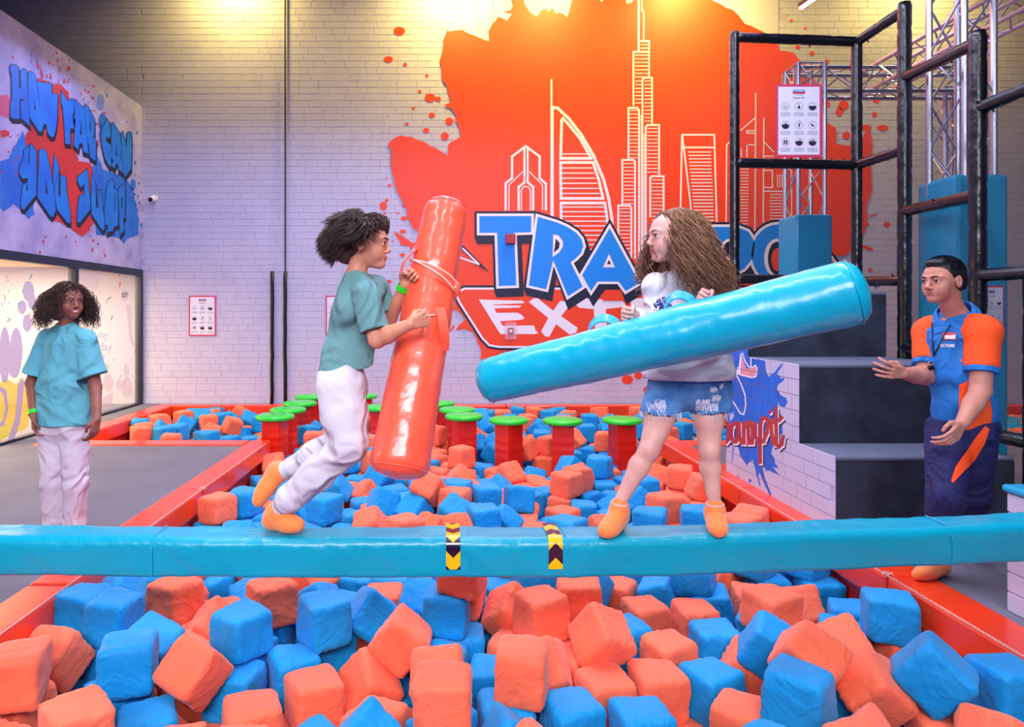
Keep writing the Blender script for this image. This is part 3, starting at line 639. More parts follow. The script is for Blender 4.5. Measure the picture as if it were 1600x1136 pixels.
MB().loft(rings).put('padded_cover', M_teal, beam, smooth=True)
M_tapey = mat('yellow_tape', (250, 190, 10), .25, coat=.6); M_tapek = mat('black_tape', (24, 12, 44), .25, coat=.6); M_tapew = mat('clear_tape', (235, 235, 250), .1, alpha=.25, coat=1)
def tape(px, up):
    x0 = (px - CX) * 2.72 / F; w = .056
    tp = tag(thing('chevron_tape', (x0, 2.7, .5)), None); tp.parent = beam; tp.location = Vector((x0, 2.7, .5)) - Vector(beam.location)
    def surf(u, v):   # v: 0 at back of the top, runs over the front edge down the face (metres)
        x = x0 + u; yf, zt, _, h = beam_section(x); L1 = .19 - .035; R = .036; e = .0045
        if v < L1: return Vector((x, yf + .19 - v, zt + e))
        if v < L1 + R * math.pi / 2: a = (v - L1) / R; return Vector((x, yf + .035 - (R + e) * math.sin(a), zt - .035 + (R + e) * math.cos(a)))
        return Vector((x, yf - e, zt - .035 - (v - L1 - R * math.pi / 2)))
    vmax = .19 + .105; n = 110; 
    my, mk = MB(), MB(); per = .115; hh = .028
    for i in range(n):
        v0, v1 = vmax * i / n, vmax * (i + 1) / n
        for j in range(26):
            u0, u1 = -w / 2 + w * j / 26, -w / 2 + w * (j + 1) / 26; um = abs((u0 + u1) / 2) / (w / 2); vm = (v0 + v1) / 2
            ph = ((vm - .02) + (um * hh if not up else -um * hh)) / per
            (my if (ph % 1) < .5 else mk).add([surf(u0, v0), surf(u1, v0), surf(u1, v1), surf(u0, v1)], [(0, 1, 2, 3)])
    ORG[tp.name] = Vector((x0, 2.7, .5))
    my.put('yellow_chevron', M_tapey, tp); mk.put('black_chevron', M_tapek, tp)
tape(708, False); tape(867, True)
ms = MB()
for px in (732, 884, 1500, 240):
    x = (px - CX) * 2.72 / F; yf, zt, _, h = beam_section(x); ms.path([(x, yf + .15, zt + .004), (x, yf + .03, zt + .003), (x + .002, yf - .004, zt - .04), (x + .004, yf - .004, zt - .15)], .0025, 5)
ms.put('cover_seam', M_tealpad, beam)

# ---- stools in the pit
def stool_proto():
    t = thing('stepping_stool', (0, 0, 0), None, 'stool', 'stepping stools in the far foam pit')
    m = MB(); n = 28; rings = []
    for z, r in ((.2, .19), (.205, .21), (.22, .218), (.24, .215), (.252, .2), (.258, .15)): rings.append([(r * math.cos(2 * math.pi * k / n), r * math.sin(2 * math.pi * k / n), z) for k in range(n)])
    m.loft(rings).put('round_seat', M_green, t, smooth=True)
    bm = bmesh.new(); bmesh.ops.create_cube(bm, size=1); bmesh.ops.bevel(bm, geom=[e for e in bm.edges if abs(e.verts[0].co.z - e.verts[1].co.z) > .5], offset=.06, segments=2, affect='EDGES')
    bmesh.ops.subdivide_edges(bm, edges=[e for e in bm.edges if abs(e.verts[0].co.z - e.verts[1].co.z) > .5], cuts=22)
    vs = []
    for v in bm.verts:
        z = -.85 + (v.co.z + .5) * 1.05; w = .228 * (1 + .018 * math.sin(z * 60) + .012 * mnoise.noise(Vector((v.co.x * 3, v.co.y * 3, z * 14)))); vs.append((v.co.x * w, v.co.y * w, z))
    put('padded_post', vs, [[v.index for v in f.verts] for f in bm.faces], M_stool, t, smooth=False); bm.free()
    return t
M_stool = mat('red_post_vinyl', (222, 34, 22), .35, coat=.3, bump=.5, bs=16, bdist=.01)
stools = [(430,7.75,'green-topped red stool nearest the left deck, first of the left row'),(450,8.3,'green-topped red stool second from the front in the left row'),(469,8.9,'green-topped red stool third from the front in the left row'),(485,9.6,'green-topped red stool at the back of the left row'),
          (593,8.5,'green-topped red stool between the jumping boy and the orange bat'),(566,9.7,'green-topped red stool mostly hidden behind the jumping boy'),
          (684,8.9,'green-topped red stool partly hidden by the orange bat'),(714,8.3,'green-topped red stool just behind the one right of the orange bat'),(725,7.78,'green-topped red stool just right of the orange bat'),
          (795,7.5,'green-topped red stool under the left end of the teal bat'),(879,7.45,'green-topped red stool second from the right in the front row'),(972,7.5,'green-topped red stool right beside the girl in shorts')]
proto = stool_proto()
for i, (px, Y, lb) in enumerate(stools):
    x = (px - CX) * Y / F
    o = proto if i == 0 else copy_tree(proto)
    o.location = (x, Y, 0); o.rotation_euler.z = (i * .37) % 1.2 - .2; o['label'] = lb
# settled resting places of the foam cubes: colour, x, y, z in mm, rotation in 1/100 rad
NVIS = 300
CUBES = ('B1972,2768,-61,157,-87,-61;B1383,2679,-104,-7,-157,84;O1773,2841,-161,51,62,14;B-1372,2946,-110,74,157,-56;O-1092,2950,-147,-196,-73,-178;O-15,2671,-107,0,0,-5;O319,2883,-110,148,-157,143;O-1786,2843,-104,157,0,-130;B-973,3239,-107,0,0,252;O731,3234,-137,-90,82,257;O-591,3036,-316,0,0,50;B2199,3390,-104,-157,0,284;B2255,2736,-107,0,0,157;B-602,3356,-106,15,-153,47;O-217,3281,-169,-161,-88,-11;O472,3411,-106,-139,154,67;O959,3100,-316,0,0,-304;O1518,2876,-56,-70,34,-242;B-1639,3376,-107,154,0,-176;O-1326,2447,-104,-69,157,0;B1200,3090,-313,-157,0,-266;O-365,3203,-338,59,-55,197;O-1430,3603,-107,0,0,-206;O-1814,3163,-195,91,0,281;B524,2853,-316,0,0,-130;B1489,3143,-139,118,105,231;O-804,2821,-313,157,0,-271;B0,3469,-107,0,0,301;O-912,3565,-104,199,157,112;O1649,3466,-113,0,0,-121;B795,2782,-313,-157,0,14;O706,3046,-316,0,0,19;B-963,3111,-316,0,0,-178;B-391,3524,-159,-89,21,195;O1094,3371,-313,88,-157,-209;B-726,3234,-313,157,0,-110;O1217,2815,-313,157,0,-229;B-1841,3449,-104,-223,157,-82;B-1211,2762,-313,157,0,46;B1385,3520,-316,0,314,2;O335,3623,-188,70,56,-197;O691,3569,-104,-3,157,147;O1101,3792,-313,157,0,-130;O-1773,5290,-110,-3,0,103;O1366,3754,-313,-120,-157,131;O1924,3330,-228,72,-42,-5;O2025,2491,-195,-43,65,0;B-950,5299,-113,0,0,-224;O432,3107,-216,-63,-88,190;B-1414,3224,-177,-101,-14,147;B-308,2494,-186,-31,76,240;O80,3467,99,110,-157,10;O-38,3011,-206,14,-233,138;B1443,4016,-125,8,-24,-54;B211,3125,-313,175,157,0;B-144,3763,-193,-187,66,-200;O1058,6035,-107,0,0,70;B1278,4067,-296,-12,-193,-42;B247,2864,-316,0,0,12;O1427,3239,-312,48,-22,113;O-153,5534,-14,71,-28,263;O1696,5306,-107,0,0,38;B2255,4129,-313,74,-157,-231;O2029,3934,-305,-87,12,301;B592,5603,-120,-20,11,13;O-1184,3487,-207,-95,-61,-75;B269,4962,-110,-107,-157,131;B1535,3958,-308,2,-25,-26;B239,2632,-278,-97,26,169;O-1828,2936,-313,-28,-157,152;B-518,5557,-147,-82,106,-202;B1452,4883,-108,229,160,28;B79,3472,-313,-43,157,-204;B-598,3466,-316,0,0,221;O1014,4124,-316,0,0,-50;O-291,2763,-313,-157,0,113;B-1620,5475,-113,0,0,136;B324,5557,-110,98,157,-196;B-261,5455,-188,-10,244,77;O-567,5106,-195,-80,-88,-237;B2223,3762,-313,-157,0,122;O2155,6314,-113,0,0,-31;B933,3535,-313,157,0,47;O1992,2734,-313,-157,0,294;O153,7151,-104,-112,-157,35;B1510,6745,-113,0,-314,-52;B-1438,4190,-313,-173,157,77;B57,5159,-117,71,87,180;B-1818,3788,-163,-55,-28,157;B1814,4941,-110,-65,-157,-113;O604,6587,-169,7,82,-87;O2230,5935,-121,-12,-28,-311;O1499,2441,-176,140,73,-93;O-289,4716,-109,2,-3,-263;O-373,4006,-316,0,0,300;B827,4704,-109,-4,-1,-75;O-1254,3290,-519,0,0,-298;B-555,4247,-316,0,0,299;B-936,3639,-313,-157,0,302;B-1004,6234,-219,95,-32,143;B422,5206,-207,-110,78,-3;B495,3870,-110,2,313,27;O1189,6206,-104,91,-157,139;O2197,4938,-107,0,0,-223;O1787,3974,-313,43,157,-132;O67,5475,-106,-2,-307,118;O54,4842,-152,68,2,-261;O2037,4746,-110,-157,0,-101;B2217,4209,-104,-101,157,-200;B1166,5803,-313,-157,0,-172;O566,3300,-316,0,0,-214;O896,7714,-126,-45,118,17;O87,3696,-107,0,0,127;B-1428,2976,-316,0,0,79;O-2892,9204,-117,124,18,-96;B-664,6560,-196,40,-268,-55;B-1162,4082,-322,-252,89,83;O-755,6295,-275,63,-28,-92;B-1621,3361,-316,0,0,-191;B-216,3320,-519,0,0,240;O-3778,8424,-106,244,-153,-28;B1547,5565,-153,-45,-66,36;O-791,4022,-167,126,238,-83;O332,3395,-316,0,0,275;O1084,7679,-313,163,157,23;O125,6514,-197,93,68,234;O963,5657,-316,0,-314,-92;O2258,3403,-313,-23,-157,23;B-13,3262,-313,174,-157,125;O1775,4383,-313,157,0,-91;B814,3966,-190,300,80,78;B-692,3681,-202,95,-71,-12;O2049,6702,-219,82,-35,294;B3015,8770,-110,-91,-157,0;O1868,8055,-109,145,155,-56;O1168,7784,-107,0,0,-104;B1680,5836,-110,157,0,-293;B1901,4220,-104,-157,0,-247;B1754,8592,-104,-76,-157,-223;O-133,8438,-106,44,164,-176;B-2866,8162,-107,0,0,109;B1964,4197,-313,157,0,-152;B-512,2602,-313,-157,0,-231;B1511,6544,-316,0,0,-307;B292,4086,-313,160,-157,-50;B95,5697,-104,157,0,-33;B551,8147,-275,0,59,-38;B-966,3329,-313,196,-157,93;B-3496,8448,-110,60,157,0;O-3280,9405,-110,-97,157,-37;B1239,6841,-165,77,17,204;B12'
'54,6159,-313,-157,0,-247;O-1233,3247,-276,0,-259,-2;O-124,5008,-204,37,70,204;B-339,4217,-313,125,157,-38;O1543,8314,-156,-235,-13,99;O-1831,7247,-222,-26,83,147;O1010,6006,-313,-117,157,-164;B1641,3029,-316,0,0,-195;O1346,2298,-129,110,-19,-245;B-1734,8514,-110,126,-157,133;B163,3808,-313,-157,0,284;B1088,2267,-113,0,0,217;B-3429,8691,-113,0,0,125;B389,7290,-316,0,0,290;B568,9342,-167,-236,62,-150;B737,6131,-313,157,0,-267;B1975,9463,-104,157,0,156;O-730,6907,-107,254,155,27;B933,6273,-313,64,-157,144;B1442,5806,-278,-70,-48,186;B-709,5901,-313,-57,-157,254;B1715,8213,-313,-157,0,269;B499,6281,-240,68,-51,190;B-1458,4730,-181,-167,77,-102;B-3438,9611,-74,0,-259,-104;B-2913,9999,-171,-101,239,-76;B1216,9012,-148,146,60,239;O-1573,8087,-107,-314,0,9;O-3182,7891,-104,157,0,-144;B-815,5520,-313,-157,0,84;O-435,3771,-316,0,0,259;O-3812,9885,-113,0,0,-227;B-3578,9336,-139,49,-262,15;B349,8286,-183,0,50,157;B-484,6372,-316,0,0,-267;O310,2410,-193,57,-53,260;B894,7115,-339,46,76,200;B-17,2732,-313,-157,0,-210;O2276,10185,-110,-14,181,168;O1113,4924,-190,81,-16,-256;B-1808,3293,-519,0,0,-14;O-1729,2594,-313,157,0,-173;O-95,7059,-313,157,0,-187;B2060,3548,-316,0,0,265;B-2547,9379,-108,-159,-1,145;O-3899,9310,-114,186,-185,-97;B-1573,5511,-316,0,0,-133;O609,5435,-316,0,0,134;O1305,10171,-101,-11,-1,-223;O673,5189,-313,144,157,-16;B1502,9990,-113,0,0,110;B-3176,9635,-110,157,0,88;O-3105,9018,-192,83,-36,298;B1136,8138,-105,-56,160,-61;O-109,7712,-307,-247,-157,0;O922,6504,-313,-157,0,-111;O-1238,3792,-316,0,-314,-96;O1072,3025,-519,0,0,-217;B-622,3899,-316,0,0,-39;O843,6711,-313,47,157,93;O-3093,10226,-111,0,56,0;B1046,10217,-105,-2,140,310;O2846,10192,-104,-157,0,-152;B-2786,9331,-289,-59,102,-139;B-1031,6928,-107,0,0,-124;B476,9545,-67,-157,-79,-155;O2719,8414,-110,157,0,71;B-2849,8962,-313,157,0,-214;B-1082,5568,-203,-63,-62,24;B1116,4349,-313,-57,157,0;B1697,3688,-316,0,0,-53;B-1817,6757,-316,-314,0,-105;O643,5784,-319,93,-32,312;B2112,4439,-313,-27,-157,18;B-4049,9020,-104,-91,-157,119;B602,8471,-216,-61,62,-70;B2223,9381,-132,55,92,-132;B2495,8845,-110,157,0,85;B-880,6723,-313,-157,0,-26;O-781,2587,-316,-314,0,-148;O531,7060,-313,-241,-157,0;B1755,6673,-313,157,0,200;O-1028,2575,-313,-291,-157,0;O811,9867,-104,38,157,-113;O-3846,8672,-104,-238,-157,-12;O-121,8002,-308,266,153,15;B1494,6080,-296,13,-8,264;O2114,6035,-316,0,0,-35;O1744,9783,-107,261,-160,20;O1119,9461,-110,-157,0,-99;O-851,7801,-104,-64,-157,-110;B1465,8013,-316,0,0,4;B-210,7489,-310,0,0,-204;O-183,3041,-519,0,0,-41;O1022,9184,-113,0,0,78;O-758,3028,-519,0,0,-179;B-2564,8948,-316,0,0,-264;O1668,7091,-316,0,0,-115;O-948,6485,-316,0,0,-188;B1352,5532,-313,27,157,-94;O1578,4249,-316,0,0,100;B-1812,4257,-316,0,0,-305;O2148,6323,-316,0,0,-21;B-774,5128,-313,-82,157,-98;B3398,9692,-122,37,121,-299;O-4030,9516,-110,-3,1,245;B-3771,8993,-162,-56,-67,-235;O1267,6562,-190,-81,-32,-92;B-518,6761,-313,204,157,48;B-1070,5119,-307,-68,147,6;O-1430,3562,-313,-157,0,-75;B352,6553,-313,180,157,30;O716,6407,-316,0,0,-87;B-957,5355,-316,0,0,91;O3275,9393,-190,111,-55,248;B-1765,9165,-198,231,43,-159;O49,8542,-313,90,-157,-109;O-1576,5796,-313,157,0,136;B-1830,5330,-316,0,0,-184;B-1370,5229,-313,-157,0,81;O-1286,3015,-519,0,0,-70;O-992,3019,-519,0,0,5;B1660,10202,-111,-1,293,-162;O2537,7618,-142,-111,-67,127;O-1566,3497,-519,0,0,309;B979,8183,-313,178,-157,74;B-356,6073,-313,-157,0,-243;O2150,5722,-313,-28,157,250;O-1500,3862,-232,-221,37,-3;O-3432,9952,-110,-157,0,-163;B575,9955,-113,0,0,293;B-1012,7232,-280,3,-41,140;O53,7347,-316,7,0,304;B-1484,6255,-211,-210,-78,-165;O1937,6481,-313,126,157,81;O475,6054,-304,11,50,-120;O-1250,4331,-212,-77,81,-6;B2746,9484,-110,14,-157,-222;B1277,9285,-179,106,-266,83;O2220,7561,-246,-97,-38,-270;O-1035,6020,-316,0,0,-171;O-1541,3283,-519,0,0,158;B-3445,10203,-123,130,-131,183;B3426,9169,-163,121,49,-69;O365,8889,-228,256,-46,-89;B3256,7753,-106,-155,-3,209;B1734,7764,-334,-257,-17,-2;O2432,7716,-360,-95,-69,273;O-1642,6622,-151,-209,66,5;B-1838,136'
'9,-519,0,0,-299;O-1543,1433,-519,0,0,-299;O-1295,1417,-519,0,0,19;B-1008,1410,-519,0,0,21;B-755,1408,-519,0,0,1;B-490,1430,-519,0,0,181;O-243,1468,-519,0,0,-165;B47,1380,-519,0,0,-159;B338,1425,-519,0,0,-4;O555,1473,-519,0,0,-154;B825,1422,-519,0,0,-265;B1068,1448,-519,0,0,-148;B1321,1437,-519,0,0,258;B1580,1421,-519,0,0,10;O1896,1388,-519,0,0,42;O2154,1417,-519,0,0,153;B-1808,1632,-519,0,0,66;O-1527,1707,-519,0,0,-141;B-1296,1641,-519,0,0,181;B-1039,1640,-519,0,0,163;O-786,1653,-519,0,0,-295;B-486,1683,-519,0,0,-126;B-275,1752,-519,0,0,-125;B93,1630,-519,0,0,2;B325,1683,-519,0,0,158;O535,1687,-519,0,0,158;O853,1697,-519,0,0,202;O1091,1694,-519,0,0,179;O1311,1696,-519,0,0,174;B1558,1657,-519,0,0,200;B1917,1626,-519,0,0,30;O2211,1731,-519,0,0,-284;O-1808,1885,-519,0,0,148;B-1518,2009,-519,0,0,148;O-1267,1935,-519,0,0,231;B-1012,1929,-519,0,0,-138;B-788,1873,-519,0,0,9;B-533,1936,-519,0,0,208;O-240,1997,-519,0,0,-276;B120,1870,-519,0,0,-182;O363,1907,-519,0,0,-144;B572,1952,-519,0,0,175;O795,1956,-519,0,0,3;O1066,1948,-519,0,0,-199;O1371,1968,-519,0,0,-171;O1586,1943,-519,0,0,293;O1903,1994,-519,0,0,-192;O2182,1980,-519,0,0,310;B-1839,2319,-519,0,0,-159;B-1597,2314,-519,0,0,-164;O-1345,2296,-519,0,0,67;B-1085,2183,-519,0,0,140;B-856,2228,-519,0,0,167;B-473,2304,-519,0,0,-189;B-242,2292,-519,0,0,-10;O13,2157,-519,0,0,-284;B353,2160,-519,0,0,-73;B610,2191,-519,0,0,146;O823,2207,-519,0,0,303;O1063,2235,-519,0,0,126;O1297,2210,-519,0,0,-181;B1623,2260,-519,0,0,-168;B1898,2258,-519,0,0,105;B2152,2245,-519,0,0,298;O-1804,2528,-519,0,0,-159;O-1525,2526,-519,0,0,141;O-1292,2542,-519,0,0,295;B-1047,2505,-519,0,0,-72;O-754,2549,-519,0,0,79;B-467,2532,-519,0,0,-13;O-227,2530,-519,0,0,-160;O-19,2465,-519,0,0,-162;O245,2498,-519,0,0,134;O629,2482,-519,0,0,-181;O883,2555,-519,0,0,-265;B1127,2460,-519,0,0,148;B1346,2506,-519,0,0,-165;B1633,2493,-519,0,0,-187;B1883,2506,-519,0,0,-1;O2159,2468,-519,0,0,132;B-1805,2803,-519,0,0,144;O-1525,2796,-519,0,0,9;O-1256,2752,-519,0,0,291;O-997,2754,-519,0,0,112;B-727,2804,-519,0,0,-175;O-515,2760,-519,0,0,303;O-265,2773,-519,0,0,308;O14,2730,-519,0,0,-22;O281,2815,-519,0,0,282;B568,2786,-519,0,0,165;B829,2771,-519,0,0,38;O1078,2738,-519,0,0,-123;B1338,2730,-519,0,0,151;B1575,2731,-519,0,0,143;O1827,2741,-519,0,0,-145;B2187,2718,-519,0,0,-209;O-1821,3031,-519,0,0,-151;B-1542,3063,-519,0,0,6;O-519,2988,-519,0,0,127;O97,3049,-519,0,0,309;B312,3079,-519,0,0,-157;O579,2996,-519,0,0,8;B819,3011,-519,0,0,314;O1328,2989,-519,0,0,310;O1576,3045,-519,0,0,262;B1889,3030,-519,0,0,-194;O2216,3051,-519,0,0,165;O-1025,3261,-519,0,0,150;O-757,3267,-519,0,0,-200;O-525,3257,-519,0,0,289;O38,3285,-519,0,0,285;B316,3302,-519,0,0,171;O541,3301,-519,0,0,-147;O814,3281,-519,0,0,-227;B1075,3337,-519,0,0,298;B1326,3315,-519,0,0,-82;B1660,3293,-519,0,0,-13;O1891,3262,-519,0,0,293;O2150,3281,-519,0,0,295;B-1796,3558,-519,0,0,161;O-1332,3539,-519,0,0,-13;B-1016,3527,-519,0,0,112;B-755,3563,-519,0,0,-27;O-501,3542,-519,0,0,-221;O-223,3572,-519,0,0,153;B49,3525,-519,0,0,259;O318,3551,-519,0,0,33;O563,3537,-519,0,0,188;O791,3542,-519,0,0,21;B1121,3573,-519,0,0,178;O1374,3560,-519,0,0,294;O1614,3528,-519,0,0,-183;O1887,3541,-519,0,0,128;O2123,3553,-519,0,0,151;O-1816,3834,-519,0,0,-102;O-1454,3789,-519,0,0,-96;B-1208,3817,-519,0,0,183;B-974,3794,-519,0,0,154;B-750,3823,-519,0,0,309;O-511,3816,-519,0,0,-132;O-236,3802,-519,0,0,150;O9,3791,-519,0,0,-202;B356,3847,-519,0,0,-143;O591,3832,-519,0,0,142;O835,3774,-519,0,0,-3;B1101,3825,-519,0,0,1;O1340,3783,-519,0,0,144;O1599,3806,-519,0,0,-14;O1834,3829,-519,0,0,278;B2170,3776,-519,0,0,-184;B-1812,4082,-519,0,0,2;O-1564,4030,-519,0,0,191;O-1337,4038,-519,0,0,-132;O-973,4118,-519,0,0,-91;B-721,4048,-519,0,0,308;O-468,4070,-519,0,0,176;B-241,4098,-519,0,0,-139;O-13,4116,-519,0,0,2;B272,4073,-519,0,0,-18;B493,4073,-519,0,0,152;B855,4021,-519,0,0,27;B1097,4093,-519,0,0,-55;B1362,4059,-519,0,0,272;O1657,4053,-519,0,0,-119;B1896,4086,-519,0,0,189;O2165,4090,-519,0,0,38;O-1854,4291,-519,0,0,-313;O-'
'1596,4277,-519,0,0,-79;B-1321,4293,-519,0,0,36;B-887,4405,-519,0,0,138;O-667,4295,-519,0,0,-144;O-461,4336,-519,0,0,-301;B-203,4340,-519,0,0,177;O53,4353,-519,0,0,8;O281,4330,-519,0,0,-155;B575,4327,-519,0,0,121;B846,4332,-519,0,0,-156;O1077,4347,-519,0,0,-310;O1322,4362,-519,0,0,-171;B1617,4264,-519,0,0,-278;O1851,4360,-519,0,0,153;O2125,4311,-519,0,0,-292;B-1822,4547,-519,0,0,313;O-1612,4535,-519,0,0,1;O-1369,4513,-519,0,0,-272;O-1067,4633,-519,0,0,-109;O-717,4600,-519,0,0,-20;B-458,4580,-519,0,0,-160;B-216,4570,-519,0,0,1;O52,4613,-519,0,0,-193;O280,4587,-519,0,0,-171;O527,4568,-519,0,0,303;O835,4573,-519,0,0,-15;O1091,4599,-519,0,0,-167;O1311,4587,-519,0,0,-11;B1622,4589,-519,0,0,-305;B1853,4625,-519,0,0,301;B2149,4535,-519,0,0,12;O-1793,4899,-519,0,0,295;B-1559,4861,-519,0,0,-3;O-1299,4898,-519,0,0,-265;O-976,4901,-519,0,0,146;B-747,4853,-519,0,0,-168;O-463,4820,-519,0,0,127;B-237,4829,-519,0,0,-186;O22,4871,-519,0,0,137;B225,4809,-519,0,0,139;O439,4814,-519,0,0,-17;B839,4840,-519,0,0,-69;B1107,4847,-519,0,0,122;O1342,4848,-519,0,0,304;B1631,4840,-519,0,0,56;O1870,4894,-519,0,0,-135;B2167,4859,-519,0,0,218;O-1814,5132,-519,0,0,122;O-1565,5107,-519,0,0,298;O-1308,5193,-519,0,0,-2;B-1016,5124,-519,0,0,163;O-801,5138,-519,0,0,10;B-443,5076,-519,0,0,314;O-189,5039,-519,0,0,-24;B62,5102,-519,0,0,1;O318,5077,-519,0,0,-238;O603,5125,-519,0,0,-295;B900,5120,-519,0,0,-197;O1164,5096,-519,0,0,-10;B1387,5091,-519,0,0,-174;O1642,5091,-519,0,0,-4;B1871,5141,-519,0,0,-177;B2131,5131,-519,0,0,49;O-1813,5366,-519,0,0,-195;B-1530,5363,-519,0,0,-235;O-1284,5417,-519,0,0,14;B-1012,5337,-519,0,0,-149;B-784,5357,-519,0,0,14;B-544,5362,-519,0,0,202;O-265,5345,-519,0,0,-23;B27,5415,-519,0,0,155;B281,5415,-519,0,0,-271;O553,5395,-519,0,0,-134;B793,5368,-519,0,0,-287;O1026,5462,-519,0,0,-73;O1438,5341,-519,0,0,178;O1667,5318,-519,0,0,-308;O1892,5363,-519,0,0,301;B2157,5394,-519,0,0,-19;B-1824,5630,-519,0,0,-36;B-1587,5669,-519,0,0,147;B-1339,5672,-519,0,0,98;B-988,5558,-519,0,0,-5;O-743,5669,-519,0,0,11;B-499,5684,-519,0,0,-101;B-231,5587,-519,0,0,259;O31,5625,-519,0,0,-1;O281,5683,-519,0,0,159;O514,5652,-519,0,0,-25;B778,5619,-519,0,0,234;B990,5715,-519,0,0,211;O1299,5591,-519,0,0,131;O1603,5580,-519,0,0,-52;B1853,5592,-519,0,0,-313;B2154,5644,-519,0,0,-311;B-1760,5890,-519,0,0,128;B-1525,5905,-519,0,0,117;B-1283,5910,-519,0,0,122;O-950,5955,-519,0,0,-174;O-724,5933,-519,0,0,-12;O-507,5945,-519,0,0,308;B-295,5872,-519,0,0,-4;O34,5877,-519,0,0,-71;B282,5916,-519,0,0,-286;O568,5917,-519,0,0,-277;B824,5912,-519,0,0,-305;B1104,5967,-519,0,0,-32;O1331,5917,-519,0,0,274;B1647,5875,-519,0,0,168;B1940,5847,-519,0,0,125;B2229,5863,-519,0,0,152;O-1798,6124,-519,0,0,310;O-1543,6151,-519,0,0,264;O-1285,6148,-519,0,0,-22;B-1026,6195,-519,0,0,24;B-757,6157,-519,0,0,5;O-511,6200,-519,0,0,150;O-251,6131,-519,0,0,194;B54,6141,-519,0,0,-75;O330,6151,-519,0,0,-282;O574,6183,-519,0,0,-140;B819,6160,-519,0,0,4;B1063,6201,-519,0,0,-30;O1306,6199,-519,0,0,146;O1602,6196,-519,0,0,66;B1887,6191,-519,0,0,-47;O2184,6118,-519,0,0,-270;O-1856,6350,-519,0,0,0;O-1538,6399,-519,0,0,-179;B-1284,6451,-519,0,0,136;O-1032,6413,-519,0,0,28;O-777,6468,-519,0,0,263;B-451,6424,-519,0,0,-4;O-201,6407,-519,0,0,-115;O11,6484,-519,0,0,204;B258,6462,-519,0,0,155;B522,6465,-519,0,0,6;B836,6373,-519,0,0,-314;B1127,6434,-519,0,0,-169;O1339,6406,-519,0,0,-169;O1591,6455,-519,0,0,-149;B1820,6454,-519,0,0,-307;B2143,6390,-519,0,0,-179;B-1807,6680,-519,0,0,-87;O-1509,6718,-519,0,0,-130;O-1277,6695,-519,0,0,-141;O-1050,6722,-519,0,0,179;B-776,6711,-519,0,0,-171;B-540,6698,-519,0,0,290;B-209,6632,-519,0,0,-274;O1,6735,-519,0,0,43;O298,6708,-519,0,0,155;O537,6719,-519,0,0,-307;B799,6685,-519,0,0,-284;B1024,6679,-519,0,0,-287;O1303,6673,-519,0,0,217;B1579,6703,-519,0,0,206;B1909,6671,-519,0,0,-310;O2154,6700,-519,0,0,-27;O-1814,6953,-519,0,0,-167;B-1495,6941,-519,0,0,-292;O-1256,6913,-519,0,0,167;B-1010,6955,-519,0,0,148;B-748,6937,-519,0,0,-308;O-498,6944,-519,0,0,-298;O-165,7007,-519,0,0,-16;B55,70'
